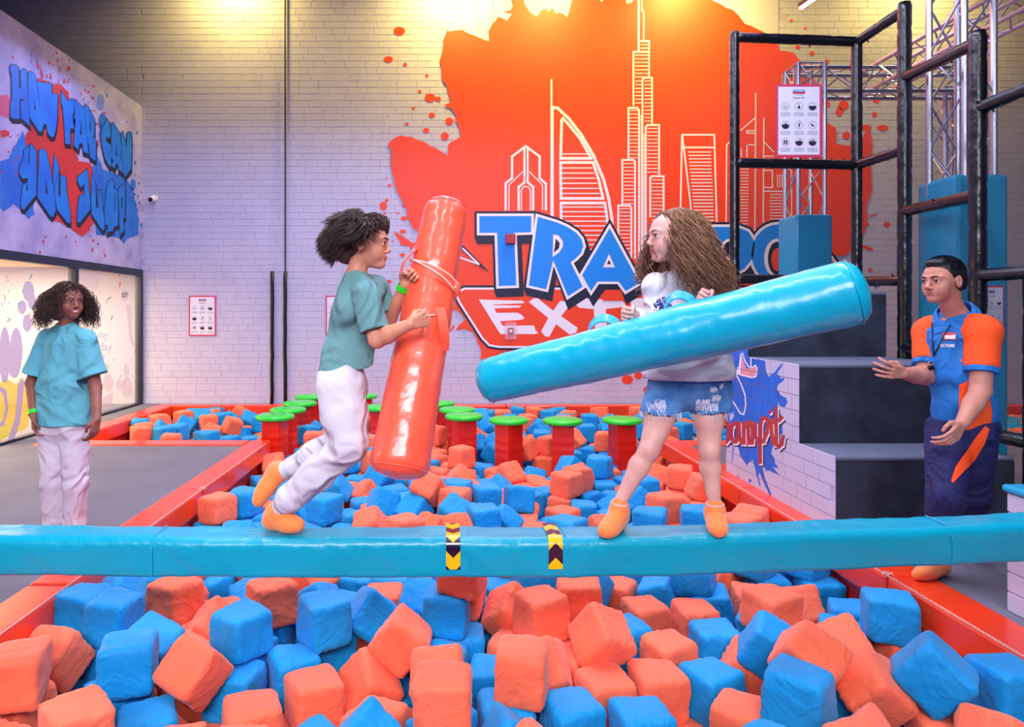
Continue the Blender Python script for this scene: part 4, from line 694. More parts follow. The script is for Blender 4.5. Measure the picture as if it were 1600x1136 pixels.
'04,-519,0,0,-164;O297,6950,-519,0,0,-274;B538,6980,-519,0,0,158;O781,6927,-519,0,0,-131;O1047,6944,-519,0,0,225;B1383,6980,-519,0,0,-168;O1638,6990,-519,0,0,294;B1918,6974,-519,0,0,272;B2181,6942,-519,0,0,13;O-1829,7267,-519,0,0,-25;O-1572,7258,-519,0,0,272;O-1299,7170,-519,0,0,-197;B-983,7185,-519,0,0,-298;B-750,7188,-519,0,0,180;B-474,7212,-519,0,0,-263;O-228,7239,-519,0,0,168;B44,7231,-519,0,0,-167;B310,7223,-519,0,0,-95;O557,7232,-519,0,0,-112;B778,7254,-519,0,0,-271;B1634,7219,-519,0,0,292;O1906,7233,-519,0,0,90;B2150,7171,-519,0,0,-11;O-4040,7612,-519,0,0,202;B-3765,7596,-519,0,0,24;B-3486,7611,-519,0,0,-290;O-3227,7657,-519,0,0,-121;B-2947,7664,-519,0,0,126;O-2707,7638,-519,0,0,-17;B-2408,7635,-519,0,0,133;B-1658,7622,-519,0,0,-160;O-1378,7719,-519,0,0,-152;B-1140,7678,-519,0,0,15;B-804,7679,-519,0,0,171;B-593,7706,-519,0,0,10;B-331,7667,-519,0,0,197;O1018,7649,-519,0,0,27;B2254,7587,-519,0,0,174;B2603,7624,-519,0,0,115;O2840,7647,-519,0,0,117;O3074,7627,-519,0,0,146;O3321,7679,-519,0,0,-312;O3652,7622,-519,0,0,193;O3880,7630,-519,0,0,38;B4120,7661,-519,0,0,-310;O4349,7581,-519,0,0,307;B-4070,7913,-519,0,0,162;B-3810,7991,-519,0,0,157;B-3432,7922,-519,0,0,227;B-3170,7951,-519,0,0,144;B-2937,7931,-519,0,0,-309;O-2676,7905,-519,0,0,-51;O-2419,7948,-519,0,0,117;O-1716,7893,-519,0,0,206;O-1447,7927,-519,0,0,9;B-1122,7930,-519,0,0,65;O-835,7926,-519,0,0,-150;B-588,7928,-519,0,0,-292;O-328,7914,-519,0,0,-168;O710,7889,-519,0,0,260;B957,7911,-519,0,0,-176;B1171,7900,-519,0,0,-172;O1535,7897,-519,0,0,-212;B1784,7919,-519,0,0,-28;O1999,7905,-519,0,0,-183;B2195,7822,-519,0,0,-180;O2608,7900,-519,0,0,115;O2835,7892,-519,0,0,282;O3084,7888,-519,0,0,-186;B3330,7933,-519,0,0,135;O3572,7914,-519,0,0,-152;B3904,7877,-519,0,0,164;B4121,7906,-519,0,0,-141;O4356,7950,-519,0,0,-111;B-4022,8182,-519,0,0,-15;B-3707,8202,-519,0,0,299;O-3466,8173,-519,0,0,-304;O-3233,8180,-519,0,0,142;B-2997,8161,-519,0,0,308;B-2711,8205,-519,0,0,1;O-2410,8186,-519,0,0,-200;B-1686,8209,-519,0,0,-194;B-1340,8179,-519,0,0,130;O-1116,8186,-519,0,0,134;O-857,8170,-519,0,0,46;B-586,8188,-519,0,0,-123;B-302,8173,-519,0,0,145;B493,8156,-519,0,0,6;O727,8156,-519,0,0,7;B977,8195,-519,0,0,28;B1233,8180,-519,0,0,15;O1567,8172,-519,0,0,37;B1804,8191,-519,0,0,160;B2013,8193,-519,0,0,160;B2284,8202,-519,0,0,-281;B2573,8199,-519,0,0,-57;B2823,8170,-519,0,0,-24;B3052,8154,-519,0,0,-172;O3348,8186,-519,0,0,-308;O3565,8148,-519,0,0,-303;B3782,8096,-519,0,0,169;O4168,8127,-519,0,0,-140;O4403,8196,-519,0,0,176;B-3998,8460,-519,0,0,-36;O-3722,8428,-519,0,0,286;O-3481,8433,-519,0,0,-187;O-3235,8457,-519,0,0,137;O-2925,8442,-519,0,0,-261;O-2660,8476,-519,0,0,-126;B-2403,8435,-519,0,0,166;B-1684,8455,-519,0,0,147;O-1357,8452,-519,0,0,-110;O-1101,8464,-519,0,0,-156;B-323,8456,-519,0,0,110;B367,8471,-519,0,0,106;O744,8415,-519,0,0,98;O999,8441,-519,0,0,-128;B1223,8455,-519,0,0,-280;O1484,8379,-519,0,0,-135;O1742,8411,-519,0,0,-310;B2001,8436,-519,0,0,122;O2304,8442,-519,0,0,307;B2567,8460,-519,0,0,-9;O2811,8455,-519,0,0,124;B3098,8424,-519,0,0,4;B3323,8430,-519,0,0,-145;O3535,8453,-519,0,0,-148;O3824,8411,-519,0,0,293;B4103,8371,-519,0,0,-90;O4438,8434,-519,0,0,195;O-4019,8706,-519,0,0,275;B-3746,8669,-519,0,0,-164;B-3462,8695,-519,0,0,267;B-3213,8719,-519,0,0,3;B-2943,8713,-519,0,0,-285;B-2706,8717,-519,0,0,-2;O-2441,8682,-519,0,0,147;O-1385,8693,-519,0,0,11;O-1106,8676,-519,0,0,4;B146,8579,-519,0,0,130;B469,8699,-519,0,0,-39;O719,8693,-519,0,0,-302;O955,8661,-519,0,0,173;O1241,8683,-519,0,0,-280;O1559,8675,-519,0,0,312;B1778,8665,-519,0,0,-313;B2053,8691,-519,0,0,-18;O2320,8673,-519,0,0,-189;O2584,8705,-519,0,0,-171;B2830,8697,-519,0,0,272;B3092,8684,-519,0,0,144;B3323,8644,-519,0,0,-147;B3592,8721,-519,0,0,-178;B3854,8664,-519,0,0,-300;B4179,8672,-519,0,0,221;B4452,8749,-519,0,0,-239;B-4011,8938,-519,0,0,-175;O-3717,8955,-519,0,0,175;O-3452,8949,-519,0,0,306;O-3240,8955,-519,0,0,-166;O-2912,8986,-519,0,0,-12;O-2692,8964,-519,0,0,-179;O-2448,8908,-519,0,0,-13;O-1418,8962,-519,0,0,-31'
'0;B-1154,8894,-519,0,0,-141;B-901,8947,-519,0,0,-19;B-551,8962,-519,0,0,-25;O153,9006,-519,0,0,107;B441,8942,-519,0,0,129;O679,8930,-519,0,0,-310;B910,8938,-519,0,0,-149;O1166,9012,-519,0,0,135;B1515,8973,-519,0,0,71;B1801,8888,-519,0,0,300;O2088,9014,-519,0,0,144;B2295,8917,-519,0,0,-18;B2570,9005,-519,0,0,-177;B2781,8942,-519,0,0,-27;B3105,8956,-519,0,0,-23;B3369,8999,-519,0,0,147;B3585,8954,-519,0,0,151;O3826,8969,-519,0,0,114;O4058,8970,-519,0,0,-27;O4444,9001,-519,0,0,8;O-4018,9193,-519,0,0,195;O-3760,9164,-519,0,0,-140;O-3475,9194,-519,0,0,-206;O-3228,9215,-519,0,0,163;B-2962,9239,-519,0,0,-2;B-2740,9216,-519,0,0,-169;O-2445,9164,-519,0,0,74;B-2175,9223,-519,0,0,-10;O-1933,9178,-519,0,0,28;O-1651,9235,-519,0,0,16;O-1399,9217,-519,0,0,216;O-1142,9196,-519,0,0,-289;B-792,9150,-519,0,0,-17;O-540,9209,-519,0,0,-24;B-328,9180,-519,0,0,129;B-69,9220,-519,0,0,136;O173,9237,-519,0,0,-49;O465,9164,-519,0,0,-170;O717,9188,-519,0,0,193;O951,9174,-519,0,0,182;B1292,9213,-519,0,0,299;B1516,9247,-519,0,0,-180;O1777,9205,-519,0,0,-250;B2013,9266,-519,0,0,-289;O2287,9220,-519,0,0,-292;O2531,9232,-519,0,0,-164;B2787,9170,-519,0,0,-30;O3071,9190,-519,0,0,-8;B3339,9217,-519,0,0,151;O3587,9178,-519,0,0,137;O3814,9260,-519,0,0,147;O4094,9194,-519,0,0,-179;B4480,9239,-519,0,0,298;O-3999,9525,-519,0,0,-7;B-3695,9501,-519,0,0,170;B-3454,9490,-519,0,0,151;O-3191,9461,-519,0,0,165;O-2939,9492,-519,0,0,-185;O-2621,9483,-519,0,0,137;B-2367,9496,-519,0,0,-227;O-1678,9500,-519,0,0,14;O-875,9430,-519,0,0,-293;B-602,9458,-519,0,0,288;O-319,9483,-519,0,0,113;B-83,9476,-519,0,0,-14;O170,9489,-519,0,0,-168;O429,9455,-519,0,0,240;B723,9479,-519,0,0,-36;O965,9433,-519,0,0,79;B1248,9432,-519,0,0,-12;O1480,9520,-519,0,0,143;O1740,9477,-519,0,0,52;B2003,9499,-519,0,0,196;O2298,9468,-519,0,0,159;B2562,9482,-519,0,0,139;O2825,9476,-519,0,0,8;O3079,9459,-519,0,0,-111;O3347,9469,-519,0,0,85;O3630,9452,-519,0,0,-209;O3898,9517,-519,0,0,200;O4153,9486,-519,0,0,189;O4433,9507,-519,0,0,304;B-4040,9765,-519,0,0,-157;B-3753,9760,-519,0,0,-250;B-3498,9713,-519,0,0,-12;B-3213,9745,-519,0,0,-117;O-2956,9741,-519,0,0,-134;B-2736,9737,-519,0,0,25;B-2427,9766,-519,0,0,209;B-1697,9776,-519,0,0,-305;O-868,9739,-519,0,0,121;B-600,9758,-519,0,0,-7;O-336,9745,-519,0,0,155;O-74,9716,-519,0,0,-191;O179,9751,-519,0,0,104;B419,9732,-519,0,0,-177;B674,9797,-519,0,0,156;B898,9739,-519,0,0,-311;O1143,9782,-519,0,0,189;O1558,9757,-519,0,0,187;O1800,9811,-519,0,0,-141;B2041,9740,-519,0,0,35;O2287,9760,-519,0,0,-271;B2566,9762,-519,0,0,-308;O2825,9723,-519,0,0,271;O3082,9757,-519,0,0,313;O3328,9833,-519,0,0,-269;O3639,9765,-519,0,0,298;O3863,9805,-519,0,0,306;O4113,9700,-519,0,0,-134;O4415,9751,-519,0,0,121;O-3996,9975,-519,0,0,2;B-3760,10014,-519,0,0,150;B-3459,10000,-519,0,0,-131;B-3218,9977,-519,0,0,-111;B-2977,9990,-519,0,0,-98;O-2651,10054,-519,0,0,302;O-2423,10047,-519,0,0,164;B-2208,10010,-519,0,0,-155;B-1965,10069,-519,0,0,-43;B-1687,10037,-519,0,0,119;O-1333,10053,-519,0,0,-216;B-1077,10060,-519,0,0,20;B-836,10064,-519,0,0,52;B-571,10035,-519,0,0,-310;O-326,9976,-519,0,0,-148;B-88,10035,-519,0,0,127;B163,10054,-519,0,0,137;B484,10046,-519,0,0,3;B734,10086,-519,0,0,52;O944,10152,-519,0,0,-257;B1314,10206,-519,0,0,-135;B1585,10030,-519,0,0,24;B1804,10029,-519,0,0,178;B2032,10039,-519,0,0,-292;O2299,10021,-519,0,0,168;B2576,10010,-519,0,0,215;B2834,9958,-519,0,0,141;O3082,10003,-519,0,0,-131;B3320,10064,-519,0,0,32;O3632,10002,-519,0,0,-299;O3861,10033,-519,0,0,147;B4141,9959,-519,0,0,186;O4430,10103,-519,0,0,-204;B-4075,9498,-316,0,0,0;O-3727,9225,-313,-157,0,252;O-3355,9355,-316,0,0,-231;B-3227,9581,-316,0,0,-156;B-2937,9559,-316,0,0,35;O-2641,9558,-316,0,0,-266;B-2422,9637,-316,0,0,229;O-804,9537,-316,0,0,142;B-265,9566,-316,0,0,-237;O383,9476,-316,0,0,-15;B1550,9640,-316,0,0,204;B1844,9662,-316,0,0,-115;O2775,9585,-316,0,0,53;O3249,9629,-316,0,0,-299;O3589,9575,-316,0,0,-69;O4080,9554,-313,17,157,0;O-3782,9982,-316,0,0,-3;B-3505,9958,-316,0,0,-16;B-3286,9821,-316,0,0,-195;O-2901,9'
'796,-316,0,0,164;O-784,10001,-316,0,0,-167;O-260,9832,-316,0,0,-183;O287,9939,-313,-185,157,128;B1689,9853,-316,0,0,-268;B2263,9898,-316,0,0,118;B3057,9961,-316,0,0,313;B3298,9902,-316,0,0,-126;B3646,9836,-316,0,0,-146;B4111,9872,-316,0,0,36;O4381,9950,-316,0,0,-3;O-4054,10226,-516,-158,-157,0;O-3717,10207,-331,-1,-18,-159;B-3500,10204,-340,-25,-7,0;O-3267,10192,-363,27,-44,-169;B-2208,10197,-340,1,-36,-157;O-1738,10101,-316,0,0,178;O-1468,10201,-351,-27,-42,1;O-1043,10215,-320,-2,10,156;B-741,10218,-317,2,4,153;B-282,10177,-340,-30,-5,-6;B176,10178,-317,-6,-7,-102;O430,10212,-324,0,14,157;O1167,10158,-327,-34,-6,161;B1476,10124,-316,0,0,105;B2760,10212,-516,-171,-157,2;B3085,10198,-339,-10,33,154;O3303,10214,-321,-12,-4,0;B3530,10188,-357,-11,56,151;B3770,10120,-316,0,0,183;B4142,10225,-484,-157,275,-3;B4345,10202,-316,0,0,-17;B-1813,4483,-195,-79,38,40;B-151,4006,-313,53,-157,103;B78,4191,-313,-157,0,144;B39,4002,-139,267,86,-50;B-1815,3539,-313,110,-157,-38;B-212,3516,-273,0,-66,-293;B-1497,2716,-313,155,-157,-156;B-109,2141,-313,307,157,0;B-1335,2483,-313,246,-157,0;B-49,2449,-313,-44,157,-128;O-1714,4025,-316,0,0,-252;O-1559,4109,-105,217,-161,93;O-958,3871,-313,-157,0,-194;O-757,4380,-313,-27,-157,-187;O-1628,3720,-348,-119,85,-204;O454,2337,-331,65,59,143;B704,3769,-313,-157,0,254;B605,3556,-313,-157,0,67;B1924,3073,-316,0,0,28;B2219,2778,-313,-209,-157,50;B1018,2522,-313,233,-157,12;B2247,2518,-316,0,0,1;B1745,2536,-313,-96,157,204;O479,3855,-316,0,0,-77;O435,4205,-104,-157,0,271;O802,4266,-316,0,0,136;O1546,4277,-113,0,0,38;O611,4077,-311,182,21,84;O2200,3035,-313,-157,0,236;O1681,3374,-316,0,0,174;O1455,2713,-313,210,-157,96;O459,2586,-356,114,-80,32;O-33,7671,-516,157,0,-291;O-47,6716,-316,0,0,292;O-224,6485,-316,0,0,-180;O161,7039,-313,152,157,56;O534,6782,-316,-314,0,-96;O1442,6994,-313,-78,-157,222;O1156,6374,-316,0,0,-220;O2252,6531,-316,0,0,311;O2001,5384,-316,0,0,-182;O1735,5589,-273,-4,-79,283;O368,5579,-316,0,0,-104;O1183,5341,-369,-20,84,-100;O1073,8763,-286,127,-103,146;O931,9789,-313,-157,0,-171;O928,10221,-313,157,0,-162;O1605,9374,-107,0,0,-16;O2270,10192,-327,-134,133,-147;O2596,8794,-316,0,0,195;O1775,8898,-313,157,0,27;O3705,9644,-110,-157,0,52;O3163,9197,-313,157,0,233;O3019,8673,-316,0,0,-254;O271,9714,-316,0,0,140;B205,7540,-519,0,0,-5;B134,6050,-313,-10,-157,265;B1193,7186,-516,-221,-157,0;B1097,6695,-313,256,157,7;B1465,6766,-316,0,0,-158;B1463,7241,-324,-171,12,206;B1908,6942,-313,-157,0,11;B2236,7375,-377,-20,79,-168;B1910,6112,-316,0,0,-44;B1942,5767,-316,0,0,117;B2249,5397,-316,0,0,1;B31,5481,-316,0,0,55;B200,6808,-316,0,314,-113;B869,5356,-316,0,0,185;B141,9460,-189,63,42,204;B279,8034,-516,293,157,0;B892,9598,-146,-11,-246,136;B1263,8612,-313,19,-157,-238;B1252,7991,-316,0,0,-1;B2033,9495,-313,-157,0,88;B2497,10202,-339,217,126,-99;B2774,10222,-310,0,0,155;B1911,7999,-316,0,0,252;B1416,7667,-498,157,-19,-45;B2238,8974,-316,0,-314,38;B3284,10198,-112,159,-12,-140;B3006,9053,-316,0,0,69;B3214,8875,-316,0,0,48;B2778,9921,-313,157,0,-166;O-3973,9108,-313,-157,0,-152;O-3536,9053,-313,-157,0,56;O-3371,8659,-316,0,0,-250;O-2486,9278,-316,9,2,-257;O-2383,9067,-316,0,0,200;O-3679,8821,-313,-157,0,42;O-1821,7499,-326,19,9,-145;O-1853,6217,-313,6,-157,-165;O-1815,5638,-316,0,0,-99;O-1508,8350,-158,-6,-73,308;O-1398,8135,-313,-143,-157,0;O-1712,9782,-290,0,-183,-83;O-944,9772,-204,68,-24,1;O-932,9252,-68,-161,112,54;O-599,5725,-313,-48,-157,248;O-1155,5826,-189,59,-63,263;O-594,5376,-276,0,106,-202;O-129,5833,-316,0,0,-231;O229,8770,-367,178,-84,128;O40,9923,-313,-157,0,-224;B-3823,9543,-313,-269,-157,4;B-4030,10196,-310,0,0,-125;B-3181,8814,-316,0,0,267;B-2965,8728,-313,62,-157,74;B-2536,9647,-113,-314,0,139;B-2850,8414,-313,-236,-157,47;B-1688,8170,-313,-153,-157,110;B-1654,8726,-307,157,0,-225;B-1510,6853,-316,0,0,-147;B-1195,8879,-136,270,65,-83;B-1268,10205,-200,67,15,160;B-906,7848,-313,21,157,222;B-950,7541,-224,56,-108,134;B-968,5756,-362,4,-65,-169;B-383,5767,-313,157,0,-280;B-275,6821,-367,-'
'196,-71,197;B130,8010,-307,-311,-157,0;B-150,8670,-519,0,0,159;B-697,7167,-107,0,0,254;B-8,9632,-313,-12,-157,-77;B4447,10160,-110,-157,0,-28;O4463,9675,-313,-157,0,-34;B4474,9257,-316,0,0,159;O4466,10173,96,0,0,-158;O-1806,1371,-313,157,0,294;B-1542,1413,-316,0,0,114;B-1196,1359,-313,157,0,155;O-988,1401,-316,0,0,-160;B-701,1401,-316,0,0,263;O-417,1415,-316,0,0,160;O-162,1395,-313,-122,157,-55;O107,1371,-313,157,0,-14;B490,1475,-313,-157,0,171;O796,1449,-316,0,0,123;O1076,1480,-316,0,0,150;B1301,1409,-313,-157,0,-23;O1576,1360,-313,6,-157,0;O1890,1425,-316,0,0,-41;B2234,1376,-313,83,157,218;B-1734,1588,-309,-165,6,-195;B-1408,1650,-313,-157,0,200;B-1160,1651,-313,157,0,-1;O-894,1645,-313,153,157,0;O-556,1767,-316,0,0,-64;O-314,1657,-299,-157,-172,-71;B38,1693,-270,157,-242,37;B304,1809,-313,-157,0,-18;O735,1390,-110,-157,0,173;O837,1669,-313,-83,157,206;B1153,1706,-316,0,0,18;O1397,1711,-313,157,0,290;O1609,1569,-313,-157,0,-308;O1878,1662,-313,157,0,309;B2220,1744,-313,8,-157,-114;O-1826,1836,-289,-38,126,156;O-1410,1908,-313,-100,157,-122;B-1158,1908,-316,0,0,195;B-931,1921,-313,157,0,204;B-607,1823,-113,0,0,-176;B-365,1924,-316,0,0,-90;B-90,1894,-316,0,0,-279;O280,1791,-104,157,0,-157;O566,1733,-316,0,-314,-2;B767,1904,-313,-157,0,35;B1053,1916,-316,0,0,-122;O1359,2061,-316,0,0,-229;O1591,1864,-316,0,0,-80;O1877,1908,-240,-64,61,-5;O2134,1976,-313,-157,0,150;B-1767,2101,-385,74,-4,310;O-1617,1974,-217,-104,-62,102;B-1117,2330,-316,0,0,281;O-731,2044,-199,-152,83,55;O-475,2110,-313,27,157,-73;O-326,1924,-110,-189,157,0;B-106,1613,-144,-72,49,244;O271,2063,-265,-40,51,-196;B583,2084,-316,0,0,63;B859,2146,-193,-61,-79,-120;O1107,2208,-316,0,0,-49;O1392,2032,-110,-91,157,-56;O1762,2068,-322,-75,-84,282;O2074,2045,-104,157,0,78;B2239,2224,-316,0,0,300;O-1817,2395,-316,0,0,143;O-1550,2285,-290,314,30,69;B-1307,2125,-313,157,0,4;O-902,2239,-248,-71,-95,-266;B-644,2337,-328,-34,53,243;O201,2301,-378,68,-47,-180;O583,2166,-110,51,-157,0;O749,2397,-316,0,0,284;B1612,2260,-313,15,-157,206;O1954,2225,-270,157,-231,67;O2252,2305,-110,157,0,-311;O-1844,2189,-178,-65,-7,-9;O1227,2456,-313,-2,157,-70;O-1114,4389,-380,55,-235,-11;O-132,4224,-313,307,-157,0;O445,4290,-313,-157,0,-23;O-1608,4535,-316,0,0,40;B191,4413,-316,0,0,-142;B748,4309,-113,0,0,56;B1560,4511,-316,0,0,278;O-1361,4528,-313,-229,-157,-30;O-967,4209,-270,103,18,156;O-1026,4500,-202,168,-83,75;B-191,4477,-316,-314,0,95;O-469,4418,-148,20,-235,114;B423,4527,-313,274,-157,0;B750,4587,-313,-157,0,-51;B-397,4592,-313,-119,157,-4;B306,4750,-316,0,0,-120;O1326,4499,-313,-39,-157,8;B1694,4733,-272,0,70,-57;O-1668,4849,-313,-32,-157,-213;O-1217,4750,-313,50,-157,173;O-889,4666,-342,48,-62,290;B584,4724,-316,0,0,263;O-617,4619,-313,28,157,-2;O88,4633,-313,-180,157,-126;B960,4710,-316,0,0,-49;B1249,4739,-313,-157,0,-113;O1440,4879,-316,0,0,-127;B2000,4745,-316,0,0,62;B-1814,5026,-313,-157,0,43;B-1589,5148,-313,-157,0,79;O-981,4900,-313,-265,-157,0;B-683,4879,-316,0,0,-168;O-181,4761,-316,0,0,-308;B855,4965,-313,15,-157,0;O259,5000,-316,0,0,209;O1285,5078,-313,229,157,0;B1728,5024,-316,0,0,-146;B-1369,4968,-314,-4,-4,-34;B2053,5115,-316,0,0,-76;B-370,5254,-316,0,0,-237;B2243,4879,-313,20,-157,-23;O216,5329,-313,-157,0,249;O1037,5177,-313,157,0,233;B1487,5175,-313,242,-157,0;B-1306,5489,-313,-157,0,17;B-103,5287,-311,-163,165,-114;O1740,5286,-313,157,0,52;B-1347,5706,-313,157,0,191;B116,5713,-313,157,0,-48;O1695,5896,-316,0,0,-109;O-1382,6003,-316,0,0,98;B-121,5776,-110,-157,0,286;B-1617,6059,-316,0,0,79;O-1275,6198,-316,0,0,-204;O-29,6336,-313,-157,0,100;O1695,6325,-313,-157,0,220;B-1701,6467,-329,36,-51,292;O-1438,6502,-307,15,10,298;B-1204,6466,-194,-79,0,-160;O258,6285,-291,93,63,-112;O-1182,6709,-316,0,0,41;O-525,6987,-313,-157,0,27;O-1315,7007,-108,42,151,41;B-302,7016,-148,-63,46,183;B713,6891,-313,157,0,-254;O1231,7102,-307,157,0,-170;O-777,6953,-316,0,0,-44;B-1773,7009,-316,0,0,-289;B-1564,7213,-313,-286,157,0;O-1112,6966,-313,256,-157,-56;O-364,7194,-316,0,0,26;O-678,7191,-313'
',186,157,-47;O2079,7938,-73,131,274,-55;B-1286,7115,-316,0,0,41;O-1222,7418,-376,-119,-67,10;B-197,7478,-516,28,157,223;B1694,7347,-321,-19,12,35;O-4048,7626,-313,-121,-157,157;B-3662,7580,-285,3,41,6;O-3407,7593,-313,13,157,0;O-3168,7583,-316,0,0,6;B-2841,7642,-313,160,-157,0;O-2604,7575,-316,0,0,-157;B-2210,7586,-353,144,-266,4;O-1410,7681,-316,0,0,167;O-1238,7911,-313,138,157,-165;O-975,7451,-449,85,-32,-270;B-660,7615,-273,93,0,27;O-599,7421,-409,27,-78,208;O759,7991,-313,281,-157,-17;O997,7382,-516,-157,0,-159;B1632,7586,-476,157,-56,98;O2754,7644,-316,0,0,-196;B2990,7629,-313,-157,0,-198;O3252,7589,-316,0,0,-142;O3485,7644,-313,-56,157,0;B3863,7604,-313,-193,157,-77;O4106,7665,-313,-157,0,306;B4463,7773,-371,82,-27,-296;O-1438,7471,-515,-157,0,-304;O-3870,7770,-354,-17,92,-133;B-3652,7835,-330,159,-40,175;B-3402,7855,-313,-157,0,-9;O-3141,7949,-313,157,0,50;O-2604,7785,-313,-1,157,0;B-1708,7736,-316,0,0,154;B-1111,7712,-316,0,0,-275;O-654,7887,-316,0,0,-125;B6,8029,-516,-157,0,-143;B450,7544,-516,-302,157,0;B1344,7684,-302,-17,8,157;B2077,7762,-313,-157,0,225;B2205,7986,-268,119,57,235;O2610,7875,-263,-30,33,-218;O2859,7911,-316,0,0,-142;O3111,7824,-313,32,157,-23;O3449,8117,-313,-41,-157,122;O3615,7846,-316,0,0,99;B3924,7834,-316,0,0,-52;B4257,7983,-316,0,0,-285;O-2077,8019,-516,-250,157,0;B-1449,7884,-313,146,157,0;B4456,8006,-172,-93,-41,-157;B-4035,7981,-316,0,0,218;O-3899,8220,-316,0,0,303;O-3694,8119,-313,-157,0,287;O-3229,8151,-313,-47,157,0;B-2851,8111,-313,-55,157,-80;B-2580,8051,-292,53,45,83;O-1171,8163,-316,0,0,162;B-951,8067,-175,-122,80,-112;B-400,7610,-313,-45,157,-112;B788,8322,-313,-157,0,244;O2393,7992,-413,-77,-47,74;O2405,8175,-244,86,37,5;B2847,8141,-313,-39,157,0;B3248,8026,-313,-135,-157,-100;O3747,8054,-257,-262,-24,-61;B3974,8096,-361,4,80,17;B-2359,8177,-313,90,157,0;O-2244,7853,-364,66,28,82;B431,7819,-519,0,0,-309;O4273,8229,-313,-13,-157,0;O-952,8275,-316,0,0,154;O4492,8207,-316,0,0,1;O-3923,8450,-313,157,0,127;O-3380,8335,-316,0,0,231;O-3068,8290,-316,0,0,-109;B-1310,8375,-313,-156,-157,150;O-409,8167,-313,53,157,0;O793,7940,-107,0,0,-292;B1106,8442,-316,0,0,-245;B1363,8394,-316,0,0,243;B2032,8180,-316,0,0,-63;B2196,8364,-313,-157,0,45;O3073,8140,-177,-76,42,-78;B3227,8346,-316,0,0,53;B3581,8418,-110,157,0,128;O3740,8332,-316,0,0,-174;B-2618,8308,-313,56,-157,-65;O-2158,8341,-516,8,157,0;B-1203,8286,-104,283,-151,-7;O3979,8349,-228,-95,42,286;O-2095,8602,-329,124,-192,-20;B-675,8189,-313,-277,157,0;O-200,8423,-316,-2,2,-134;B347,8512,-313,157,0,175;O4163,8543,-313,19,-157,-200;O-3937,8731,-313,157,0,-172;B-3671,8564,-316,0,0,204;B-3176,8511,-313,-18,-157,121;O-1690,8440,-316,0,0,-173;O-277,7861,-316,0,0,63;B908,8571,-192,117,74,-88;B1656,8558,-313,157,0,-242;O1857,8385,-313,157,0,-32;B2045,8780,-313,-157,0,30;B2423,8487,-313,221,157,-48;B2666,8330,-316,0,0,-138;O2936,8388,-310,172,66,-6;B3300,8310,-110,-266,157,8;B3530,8472,-316,0,0,-161;O4454,8595,-313,-160,-157,0;B-2653,8585,-316,0,0,-46;O-2433,8551,-316,0,0,120;B-1062,8759,-313,157,0,74;O-380,8769,-516,157,0,-21;B3678,8614,-108,6,6,-28;O-1924,8610,-519,0,0,-20;B-771,8730,-307,-157,0,-152;O4305,8844,-125,63,180,64;B703,8677,-313,157,0,125;B1523,8763,-255,60,100,303;O2085,8562,-313,-157,0,-296;O2311,8712,-313,-157,0,-95;B2660,8558,-316,0,0,180;O3481,8863,-107,155,-2,-36;O4213,8772,-309,19,-12,277;O-2306,8792,-276,-180,-82,-42;B-1387,8679,-313,-157,0,180;B-675,8738,-516,82,-157,33;O3615,8715,-313,-157,0,-262;O4495,8838,-316,0,0,-157;B-2133,8886,-516,1,157,0;O-1291,9165,-313,-157,0,-61;O613,8911,-316,0,0,-269;O3774,8950,-313,-157,0,-69;O-1688,8674,-516,-313,157,0;B1319,8884,-331,-66,92,-123;B1692,9129,-311,-137,17,-165;O2733,8676,-113,0,0,178;O4022,8945,-313,157,0,298;B-1408,8923,-313,-157,0,-95;B-1102,8514,-171,246,50,-39;B-754,9110,-192,-221,61,-56;O-377,8849,-307,157,0,51;B303,9253,-153,-190,47,84;B867,8883,-316,0,0,129;O3468,8868,-316,0,0,209;O4363,9043,-313,-157,0,-309;B-2157,9144,-316,0,0,17;B521,9105,-316,0,0,-264;O3635,9109,-313,-157,'
